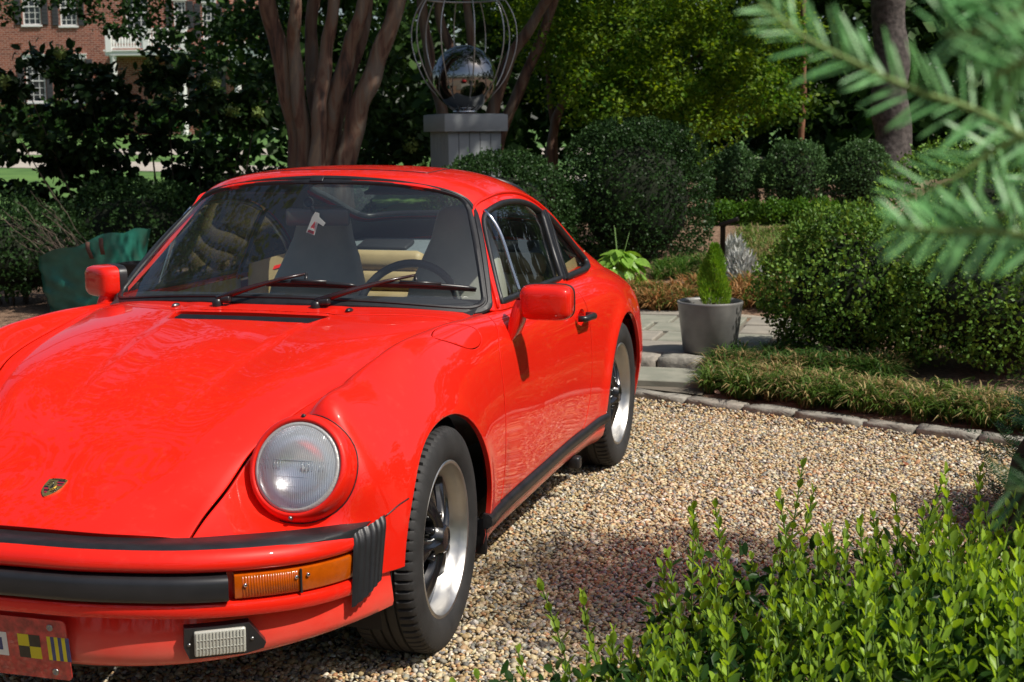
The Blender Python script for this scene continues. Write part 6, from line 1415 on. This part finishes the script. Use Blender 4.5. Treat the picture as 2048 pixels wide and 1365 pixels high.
g = MB(); g.add([(XL, 0, -1), (XL, 9, -1), (XL, 9, ZT), (XL, 0, ZT)], [(0, 1, 2, 3)]); g.add([(XR, 0, -1), (XR, 9, -1), (XR, 9, ZT), (XR, 0, ZT)], [(3, 2, 1, 0)]); g.add([(XL, 9, -1), (XR, 9, -1), (XR, 9, ZT), (XL, 9, ZT)], [(0, 1, 2, 3)]); g.build('side_wall', M_BRICK, HOUSE)
g = MB(); zc = ZT; g.add([(XL-.4, -.5, zc), (XR+.4, -.5, zc), (XR+.4, 4.5, zc+2.8), (XL-.4, 4.5, zc+2.8), (XR+.4, 9.5, zc), (XL-.4, 9.5, zc)], [(0, 1, 2, 3), (3, 2, 4, 5)]); g.add([(XL, 0, zc), (XL, 9, zc), (XL, 4.5, zc+2.7)], [(0, 1, 2)]); g.add([(XR, 0, zc), (XR, 9, zc), (XR, 4.5, zc+2.7)], [(2, 1, 0)]); g.build('roof', mat('slate_roof', (.06, .06, .065), rough=.8), HOUSE)
for (x0, x1, z0, z1), (a, b, c, d, sh) in zip(HL, wins):
    fr = .055; g = MB()
    for (cx, cz, w, h) in (((x0+x1)/2, z0+fr/2, x1-x0, fr), ((x0+x1)/2, z1-fr/2, x1-x0, fr), (x0+fr/2, (z0+z1)/2, fr, z1-z0), (x1-fr/2, (z0+z1)/2, fr, z1-z0), ((x0+x1)/2, (z0+z1)/2, x1-x0, fr*.9)): g.box((cx, .06, cz), (w-.001, .06+.001*w, h-.001))
    W = g.build('window', M_WP, HOUSE)
    g = MB()
    for k in (1, 2): g.box((x0+(x1-x0)*k/3, .075, (z0+z1)/2), (.022, .024, z1-z0-.02))
    for k in (1, 2, 4, 5): g.box(((x0+x1)/2, .077, z0+(z1-z0)*k/6), (x1-x0-.02, .02, .022))
    g.build('muntins', M_WP, W)
    g = MB(); g.box(((x0+x1)/2, .10, (z0+z1)/2), (x1-x0, .01, z1-z0)); g.build('pane', M_PANE, W)
    g = MB(); g.box(((x0+x1)/2, -.03, z0-.05), (x1-x0+.16, .12, .09)); g.build('sill', M_WP, W)
    g = MB(); g.box(((x0+x1)/2, -.02, z1+.13), (x1-x0+.20, .10, .22)); g.box(((x0+x1)/2, -.05, z1+.26), (x1-x0+.28, .16, .05)); g.build('lintel', M_WP, W)
    if sh:
        for s_ in (-1, 1):
            g = MB(); cx = (x0 if s_ < 0 else x1)+s_*.24; g.box((cx, -.035, (z0+z1)/2), (.32, .05, z1-z0))
            for k in range(10): g.box((cx, -.066, z0+(z1-z0)*(k+.5)/10), (.25, .02, (z1-z0)/10*.6))
            g.build('shutter', M_SHUT, W)
bx0, bx1 = hx(238), hx(388); bz = hzz(116); BAL = (lambda g: (g.box(((bx0+bx1)/2, -.75, bz), (bx1-bx0+.2, 1.5, .22)), g.box(((bx0+bx1)/2, -.75, bz+.13), (bx1-bx0+.35, 1.62, .07)), g.box(((bx0+bx1)/2, -1.42, bz+1.18), (bx1-bx0, .12, .10)), g.box(((bx0+bx1)/2, -1.42, bz+.28), (bx1-bx0, .10, .08)), g.build('balcony', M_WP, HOUSE))[-1])(MB())
bal = MB(); bal.lathe([(.035, .30), (.06, .36), (.045, .42), (.075, .56), (.05, .78), (.03, .95), (.055, 1.02), (.05, 1.14)], 10); balm = bal.mesh('baluster', M_WP)
for k in range(26):
    o = link('baluster', balm, BAL, (bx0+.2+(bx1-bx0-.4)*k/25, -1.42, bz))
for x in (bx0+.1, (bx0+bx1)/2, bx1-.1):
    g = MB(); g.box((x, -1.42, bz+.65), (.30, .30, 1.2)); g.box((x, -1.42, bz+1.28), (.38, .38, .08)); g.build('balcony_post', M_WP, BAL)
for x in (bx0+.25, bx1-.25):
    g = MB(); g.lathe([(.22, -.2), (.20, .3), (.16, bz-.25), (.22, bz-.12)], 16, c=(x, -1.3, 0)); g.build('porch_column', M_WP, HOUSE)
# side porch on the right
px0, px1 = hx(466), hx(560); g = MB(); g.box(((px0+px1)/2, .6, hzz(128)+.35), (px1-px0, 3.2, .75)); g.box(((px0+px1)/2, .6, hzz(128)+.78), (px1-px0+.4, 3.6, .16)); g.build('porch_entablature', M_WP, HOUSE)
g = MB(); g.box(((px0+px1)/2, 2.0, hzz(128)/2-.3), (px1-px0, .3, hzz(128)+.4)); g.build('porch_shade_wall', mat('porch_shade', (.04, .025, .02), rough=.9), HOUSE)  # near-black wall colour paints in the shade beneath the porch
for x in (px0+.35, px1-.35):
    g = MB(); g.lathe([(.2, -.5), (.19, 1.0), (.15, hzz(128)-.02)], 14, c=(x, -.7, 0)); g.build('porch_column', M_WP, HOUSE)
FS = [(120, 250, .7), (210, 255, .6), (330, 258, .7), (30, 255, .7), (440, 255, .6)]
for k, (px, py, r) in enumerate(FS):
    p = spot(px, py, 58); lbl = ('rounded foundation shrub below the left house window', 'second foundation shrub along the brick house front', 'foundation shrub below the house balcony', 'foundation shrub at the far left corner of the house', 'foundation shrub near the side porch of the house')[k]
    bush('foundation_shrub', lbl, 'shrub', (p.x, 58, float(H(p.x, 58))), (1.1, .9, r*1.2), 1500, .2, (.02, .06, .015), (.06, .12, .03), 'foundation shrubs along the house', seed=80+k)
# ================================================================== FOREGROUND
# light green box hedge, bottom right: upright shoots with opposite leaves; the nearest 300 leaves are objects of their own
HG = empty('box_hedge', (1.9, -1.2, 0)); tag(HG, 'fresh light green box hedge with upright shoots in the bottom right corner', 'hedge')
rgg = np.random.default_rng(21)
M_HL = leafmat('hedge_leaf', .33, .42, .45)
LV = np.array([(0, 0, 0), (.18, .15, .04), (.54, .265, .07), (.85, .16, .03), (1, 0, -.03), (.85, -.16, .03), (.54, -.265, .07), (.18, -.15, .04), (.5, 0, -.035)]); LF = np.array([(0, 8, 1), (1, 8, 2), (2, 8, 3), (3, 8, 4), (4, 8, 5), (5, 8, 6), (6, 8, 7), (7, 8, 0)])
def hedge_top(x, y):
    return .47+.04*np.sin(x*5+y*3)+.035*np.sin(y*7-x*2)+.10*sstep(x, 1.6, 2.2)
HP_ = []   # hedge outline in plan: front-left boundary
def in_hedge(x, y): return (x > 1.36+.16*np.clip((y+1.1), -1, 3)+.05*np.sin(y*6)) & (y < -.42+.28*(x-1.4)+.06*np.sin(x*9)) & (y > -2.3) & (x < 3.4)
Pl, Dl, Nl, Sl, Cl = [], [], [], [], []; stems = MB(); core = []
SPEC = [(1150, 1165, -.75), (1222, 1160, -.75), (1240, 1290, -.85), (1385, 1000, -.55), (1410, 1040, -.6), (1548, 980, -.45), (1330, 1180, -.7), (1490, 1000, -.5)]
n = -len(SPEC)
while n < 1350:
    x, y = rgg.uniform(1.2, 2.7), rgg.uniform(-2.3, .1)
    special = n < 0
    if special: _s = spot(SPEC[n][0], SPEC[n][1], SPEC[n][2]); x, y = _s.x+.02, _s.y
    elif not in_hedge(x, y): continue
    n += 1; top = hedge_top(x, y); tall = rgg.random(); L_ = rgg.uniform(.16, .27) if tall > .12 else rgg.uniform(.27, .40)
    base = np.array([x, y, top-.22+rgg.uniform(-.10, .02)]); lean = rgg.normal(scale=.14, size=2)+np.array([-.10, .0])*(x < 1.7); npair = int(L_/.024)
    edge_d = min(1, max(0, (x-1.36-.16*(y+1.1))/.35)); base[2] -= (1-edge_d)*.18
    if special: L_ = max(.2, _s.z-.12); base = np.array([x, y, .12]); npair = int(L_/.024)
    p = base.copy(); rot = rgg.uniform(0, 3.14); d = np.array([lean[0], lean[1], 1.0]); d /= np.linalg.norm(d); pts = [tuple(p)]
    for k in range(npair):
        p = p+d*L_/npair; d = d+np.array([0, 0, .02])+rgg.normal(scale=.03, size=3); d /= np.linalg.norm(d); pts.append(tuple(p)); f_ = (k+1)/npair
        a = rot+(k % 2)*1.571+rgg.normal(scale=.15)
        for s_ in (0, math.pi):
            o = np.array([math.cos(a+s_), math.sin(a+s_), 0]); el = .55+.7*f_**2; dd = o*math.cos(el)+d*math.sin(el); nn = -o*math.sin(el)+d*math.cos(el)
            Pl.append(p); Dl.append(dd); Nl.append(nn+rgg.normal(scale=.15, size=3)); Sl.append(rgg.uniform(.024, .044)*(1-.25*f_**3)); t = np.clip(.05+.95*f_+rgg.normal(scale=.2), 0, 1.1); Cl.append((np.array((.030, .088, .018))*(1-t)+np.array((.27, .42, .05))*t)*rgg.uniform(.8, 1.15))  # tint climbs from shaded base to sunlit tip, light put into leaf colour
    stems.tube(pts[::2]+[pts[-1]] if len(pts) > 3 else pts, .0018, 4, cap=False)
Pl, Dl, Nl, Sl, Cl = map(np.array, (Pl, Dl, Nl, Sl, Cl))
# a low layer of darker inner leaves
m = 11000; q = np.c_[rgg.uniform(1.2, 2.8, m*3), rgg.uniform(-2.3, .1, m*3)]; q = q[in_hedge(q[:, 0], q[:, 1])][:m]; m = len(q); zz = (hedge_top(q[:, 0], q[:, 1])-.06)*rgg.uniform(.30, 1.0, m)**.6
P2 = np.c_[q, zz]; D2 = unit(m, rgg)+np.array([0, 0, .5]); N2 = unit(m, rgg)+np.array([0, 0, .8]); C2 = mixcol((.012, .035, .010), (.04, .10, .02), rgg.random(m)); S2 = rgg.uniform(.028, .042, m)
dist = np.linalg.norm(Pl-np.array(CAM), axis=1)
def to_px(P):
    d = P-np.array(CAM); z = d @ np.array(_f); return 1024+FPX*(d @ np.array(_r2))/z, 682.5-FPX*(d @ np.array(_u2))/z
pxx, pyy = to_px(Pl); inv_ = (pxx > 1050) & (pxx < 2048) & (pyy > 880) & (pyy < 1365); score = np.where(inv_, dist-1.6*(Pl[:, 2]-hedge_top(Pl[:, 0], Pl[:, 1])), 99); near = np.argsort(score)[:300]; rest = np.ones(len(Pl), bool); rest[near] = False
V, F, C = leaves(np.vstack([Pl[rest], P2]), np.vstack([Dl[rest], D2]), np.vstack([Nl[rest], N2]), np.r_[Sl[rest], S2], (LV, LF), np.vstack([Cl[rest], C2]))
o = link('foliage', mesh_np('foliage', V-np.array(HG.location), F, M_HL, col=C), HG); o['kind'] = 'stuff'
bins = {}
for i in near:
    key = int(np.clip((Cl[i][1]-.08)/.05, 0, 4))
    if key not in bins: bins[key] = mesh_np('leaf', LV, LF, M_HL, col=np.repeat(Cl[i][None], len(LV), 0))
    d = Vector(Dl[i]).normalized(); b = Vector(Nl[i]).cross(d).normalized(); nn = d.cross(b); o = link('leaf', bins[key], HG); s_ = float(Sl[i])
    M3 = Matrix(((d.x, b.x, nn.x), (d.y, b.y, nn.y), (d.z, b.z, nn.z))).to_4x4(); o.matrix_local = Matrix.Translation(Vector(Pl[i])-Vector(HG.location)) @ M3 @ Matrix.Scale(s_, 4)
stems.V = [tuple(np.array(v)-np.array(HG.location)) for v in stems.V]; stems.build('stems', mat('green_stem', (.10, .17, .03), rough=.6), HG)
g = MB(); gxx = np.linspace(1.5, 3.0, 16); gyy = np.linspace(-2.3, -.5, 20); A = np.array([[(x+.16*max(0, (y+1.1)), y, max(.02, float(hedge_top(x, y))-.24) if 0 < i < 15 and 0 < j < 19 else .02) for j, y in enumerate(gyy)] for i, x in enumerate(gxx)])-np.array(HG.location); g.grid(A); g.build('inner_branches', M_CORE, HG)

# dark yew hedge behind it at the right edge, and the twigs close to the lens
def yew_cloud(root, P, D, Nn, size, c1, c2, rg, name='foliage', simple=False):
    col = mixcol(c1, c2, rg.random(len(P))); NV = np.array([(0, .04, 0), (0, -.04, 0), (.15, -.065, .01), (.15, .065, .01), (.8, -.06, .0), (.8, .06, .0), (1, 0, -.03)]); NF = np.array([(0, 1, 2), (0, 2, 3), (3, 2, 4), (3, 4, 5), (5, 4, 6)])
    if simple: NV = np.array([(0, 0, 0), (.35, -.07, .01), (1, 0, -.02), (.35, .07, .01)]); NF = np.array([(0, 1, 2), (0, 2, 3)])
    V, F, C = leaves(P, D, Nn, size, (NV, NF), col); o = link(name, mesh_np(name, V, F, leafmat('yew_needle', .42, .25), col=C), root); o['kind'] = 'stuff'; return o
YH = empty('yew_hedge', (2.75, 1.7, .0)); tag(YH, 'dark green yew hedge at the right edge behind the light hedge', 'hedge')
rgy = np.random.default_rng(33); P, D, Nn = [], [], []
for k in range(420):
    a = rgy.uniform(0, 2*math.pi); ph = rgy.uniform(0, 1.35); rr = np.array([.50, .55, .62]); s0 = np.array([math.cos(a)*math.cos(ph), math.sin(a)*math.cos(ph), math.sin(ph)]); st = s0*rr*rgy.uniform(.75, 1.02); dr = s0*.7+rgy.normal(scale=.35, size=3)+np.array([0, 0, .2]); dr /= np.linalg.norm(dr); L_ = rgy.uniform(.07, .14)
    sd_ = np.cross(dr, [0, 0, 1.]); sd_ /= np.linalg.norm(sd_)+1e-6
    for j in range(26):
        f_ = j/26; P.append(st+dr*L_*f_); s_ = 1 if j % 2 else -1; D.append(sd_*s_+dr*.55+rgy.normal(scale=.15, size=3)); Nn.append(np.cross(dr, sd_)+rgy.normal(scale=.2, size=3))
yew_cloud(YH, np.array(P), np.array(D), np.array(Nn), .030*rgy.uniform(.7, 1.1, len(P)), (.008, .028, .012), (.025, .07, .02), rgy)
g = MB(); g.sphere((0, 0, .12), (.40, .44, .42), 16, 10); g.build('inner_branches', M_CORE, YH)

YEW = empty('yew_shrub', (2.98, .25, 0)); tag(YEW, 'yew shrub whose flat needled twigs reach blurred across the right side', 'shrub')
P, D, Nn = [], [], []
for k in range(2000):
    a = rgy.uniform(0, 2*math.pi); ph = rgy.uniform(-1.2, 1.5); rr = np.array([.50, .75, 1.25]); s0 = np.array([math.cos(a)*math.cos(ph), math.sin(a)*math.cos(ph), math.sin(ph)]); st = np.array([0, 0, 1.6])+s0*rr*rgy.uniform(.55, 1.05); dr = s0*.7+rgy.normal(scale=.4, size=3)+np.array([0, 0, .1]); dr /= np.linalg.norm(dr); L_ = rgy.uniform(.12, .26)
    sd_ = np.cross(dr, [0, 0, 1.]); sd_ /= np.linalg.norm(sd_)+1e-6
    for j in range(26):
        f_ = j/26; P.append(st+dr*L_*f_); s_ = 1 if j % 2 else -1; D.append(sd_*s_+dr*.55+rgy.normal(scale=.15, size=3)); Nn.append(np.cross(dr, sd_)+rgy.normal(scale=.2, size=3))
LIMB = arc_smooth(np.array([(0, -.1, 1.4), (.22, -1.3, 1.75), (.02, -2.3, 1.72), (-.38, -2.78, 1.52)]), 10); LIMB_END = Vector(LIMB[-1])
for k in range(90):
    q0 = LIMB[8+k*22//90]; dr = rgy.normal(size=3)*[1, 1, .6]; dr[0] = abs(dr[0])*.8+.15*dr[0]; dr /= np.linalg.norm(dr); sd_ = np.cross(dr, [0, 0, 1.]); sd_ /= np.linalg.norm(sd_)+1e-6
    for j in range(26):
        f_ = j/26; P.append(q0+dr*.2*f_); s_ = 1 if j % 2 else -1; D.append(sd_*s_+dr*.55+rgy.normal(scale=.15, size=3)); Nn.append(np.cross(dr, sd_)+rgy.normal(scale=.2, size=3))
g = MB(); g.tube(LIMB, list(np.linspace(.022, .007, len(LIMB))), 7); g.build('limb', M_TWIG, YEW)
yew_cloud(YEW, np.array(P), np.array(D), np.array(Nn), .042*rgy.uniform(.7, 1.1, len(P)), (.02, .06, .02), (.06, .15, .04), rgy, simple=True)
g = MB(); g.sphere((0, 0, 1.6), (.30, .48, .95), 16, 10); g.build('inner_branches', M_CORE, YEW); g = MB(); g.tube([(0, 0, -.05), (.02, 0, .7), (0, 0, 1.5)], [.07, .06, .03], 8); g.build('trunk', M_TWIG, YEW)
M_YN = [mat('yew_green_pale', (.21, .47, .17), rough=.38, subsurf=.28), mat('yew_green', (.14, .37, .12), rough=.38, subsurf=.28), mat('yew_green_dark', (.05, .15, .045), rough=.4, subsurf=.2)]
NVy = np.array([1, .68, 1.])*np.array([(0, .02, 0), (0, -.02, 0), (.12, -.05, .012), (.12, .05, .012), (.5, -.058, .016), (.5, .058, .016), (.85, -.045, .0), (.85, .045, .0), (1, 0, -.02), (.12, 0, 0), (.5, 0, .004), (.85, 0, -.01)])
NFy = [(0, 1, 2, 9, 3), (9, 2, 4, 10), (3, 9, 10, 5), (10, 4, 6, 11), (5, 10, 11, 7), (11, 6, 8), (7, 11, 8)]
ym = [mesh_np('needle', NVy, NFy, m_) for m_ in M_YN]; M_YS = mat('yew_stem', (.20, .30, .08), rough=.7)
ry = random.Random(12); nneed = 0
def at_d(px, py, dist_): d = _f+_r2*((px-1024)/FPX)+_u2*((682.5-py)/FPX); return CAM+d.normalized()*dist_
nbough = 0; BP_, BD_, BN_ = [], [], []
def yew_twig(pix, dist0, dist1, count, nl, tone, side=(1, -1), roll=0.0):
    global nneed
    P = arc_smooth(np.array([tuple(at_d(a, b, dist0+(dist1-dist0)*i/(len(pix)-1))) for i, (a, b) in enumerate(pix)]), 8); g = MB(); g.tube(P, list(np.linspace(.0020, .0010, len(P))), 6); g.V = [tuple(Vector(v)-Vector(YEW.location)) for v in g.V]; g.build('twig', M_YS, YEW)
    global nbough
    st_ = Vector(P[0])-Vector(YEW.location); c0 = Vector(LIMB[-1-3*(nbough % 5)]); nbough += 1; bq = arc_smooth(np.array([tuple(c0), tuple(c0.lerp(st_, .35)+Vector((.05, -.06, .05*(-1)**nbough))), tuple(c0.lerp(st_, .7)+Vector((.03, -.03, .02))), tuple(st_)]), 8); g = MB(); g.tube(bq, list(np.linspace(.0055, .0020, len(bq))), 6); g.build('bough', M_TWIG, YEW)
    for i in range(4, len(bq)-1):
        t_ = bq[i+1]-bq[i-1]; t_ /= np.linalg.norm(t_); s2 = np.cross(t_, [0, 0, 1.]); s2 /= np.linalg.norm(s2)
        for j in range(7): BP_.append(bq[i]+(bq[i+1]-bq[i])*j/7); BD_.append(s2*(1 if j % 2 else -1)+t_*.6+rgy.normal(scale=.22, size=3)); BN_.append(np.array([0, 0, 1.])+rgy.normal(scale=.25, size=3))
    seg = np.r_[0, np.cumsum(np.linalg.norm(np.diff(P, axis=0), axis=1))]
    view = Vector(_f)
    for k in range(count):
        f_ = (k+.5)/count; s_ = f_*seg[-1]; p = Vector([np.interp(s_, seg, P[:, c]) for c in range(3)]); i = min(len(P)-2, int(np.searchsorted(seg, s_))); i = max(1, i); t = Vector(P[i+1 if i+1 < len(P) else i]-P[i-1]).normalized()
        sdv = t.cross(view).normalized(); sg = side[k % len(side)]; fwd = .45+.5*f_+ry.uniform(-.3, .3); d = (sdv*sg*ry.uniform(.6, 1)+t*fwd+view*ry.uniform(-.8, .5)+Vector((0, 0, roll))).normalized()
        nr = (-view+Vector((0, 0, 1.1))+Vector((ry.uniform(-.3, .3), ry.uniform(-.3, .3), 0))).normalized(); b = nr.cross(d).normalized(); nn = d.cross(b); L_ = nl*ry.uniform(.75, 1.1)*(1-.35*f_**4)
        o = link('needle', ym[min(2, max(0, tone+ry.choice((0, 0, 1, -1))))], YEW); o.matrix_local = Matrix.Translation(p-Vector(YEW.location)) @ Matrix(((d.x, b.x, nn.x), (d.y, b.y, nn.y), (d.z, b.z, nn.z))).to_4x4() @ Matrix.Scale(L_, 4); nneed += 1
yew_twig([(2090, 300), (1960, 225), (1830, 180), (1720, 130), (1610, 75), (1520, 5)], .80, .78, 62, .034, 0)
yew_twig([(2100, 480), (1990, 462), (1900, 462), (1800, 455)], .74, .76, 54, .034, 0, roll=-.1)
yew_twig([(2090, 250), (1990, 300), (1900, 360), (1800, 400)], .86, .84, 34, .034, 1)
yew_twig([(2120, -60), (2040, 20), (1960, 60), (1890, 70)], .66, .68, 32, .032, 0)
yew_twig([(2120, 90), (2050, 120), (1990, 150)], .62, .64, 22, .032, 0)
yew_twig([(2120, 180), (2030, 240), (1960, 310)], .95, .95, 22, .034, 2)
yew_twig([(2140, 330), (2060, 380), (1990, 440)], 1.0, 1.0, 22, .034, 2)
yew_twig([(2130, 0), (2060, 40), (1980, 10), (1900, -40)], .9, .9, 20, .034, 1)
yew_twig([(2130, 960), (2060, 980), (2010, 975)], .9, .9, 12, .034, 1)

yew_cloud(YEW, np.array(BP_), np.array(BD_), np.array(BN_), .034*rgy.uniform(.7, 1.1, len(BP_)), (.05, .14, .05), (.13, .32, .12), rgy, name='bough_needles')

# --- fallen leaves
M_DRY = [mat('dry_leaf_tan', (.42, .26, .13), rough=.7, subsurf=.2), mat('dry_leaf_rust', (.30, .10, .045), rough=.7, subsurf=.2), mat('dry_leaf_pink', (.50, .32, .22), rough=.7, subsurf=.2)]
dm = [mesh_np('fallen_leaf', np.array([(0, 0, 0), (.3, .28, .10), (.7, .22, .14), (1, 0, .05), (.7, -.22, .16), (.3, -.28, .08), (.5, 0, 0)]), LEAF6[1], m_) for m_ in M_DRY]
FLN = [(1.93, 3.28, 'tan dry leaf caught in the monkey grass left of centre'), (2.35, 3.30, 'rust coloured dry leaf on the monkey grass near the right end'), (1.05, 3.62, 'pinkish dry leaf at the left end of the monkey grass strip'), (1.25, 2.35, 'single tan dry leaf lying out on the gravel'), (2.0, 2.5, 'rust brown dry leaf lying on the gravel towards the edging'), (.95, 6.6, 'pinkish dry leaf in the browned strip behind the pot'), (.2, 7.5, 'tan dry leaf on the mulch below the big boxwood dome'), (.5, 7.9, 'rust dry leaf on the mulch slope left of the silver plant'), (2.5, 3.75, 'pale dry leaf on the mulch under the broad right boxwood')]
for k, (x, y, lb_) in enumerate(FLN):
    z = float(H(x, y))+(.085 if yline(x)+.08 < y < yline(x)+.5 else .045 if y < yline(x) else .03)
    o = link('fallen_leaf', dm[k % 3], None, (x, y, z)); s_ = ry.uniform(.035, .06); o.scale = (s_, s_, s_); o.rotation_euler = (ry.uniform(-.5, .5), ry.uniform(-.5, .5), ry.uniform(0, 6.28)); tag(o, lb_, 'leaf', 'dry leaves scattered on the ground')
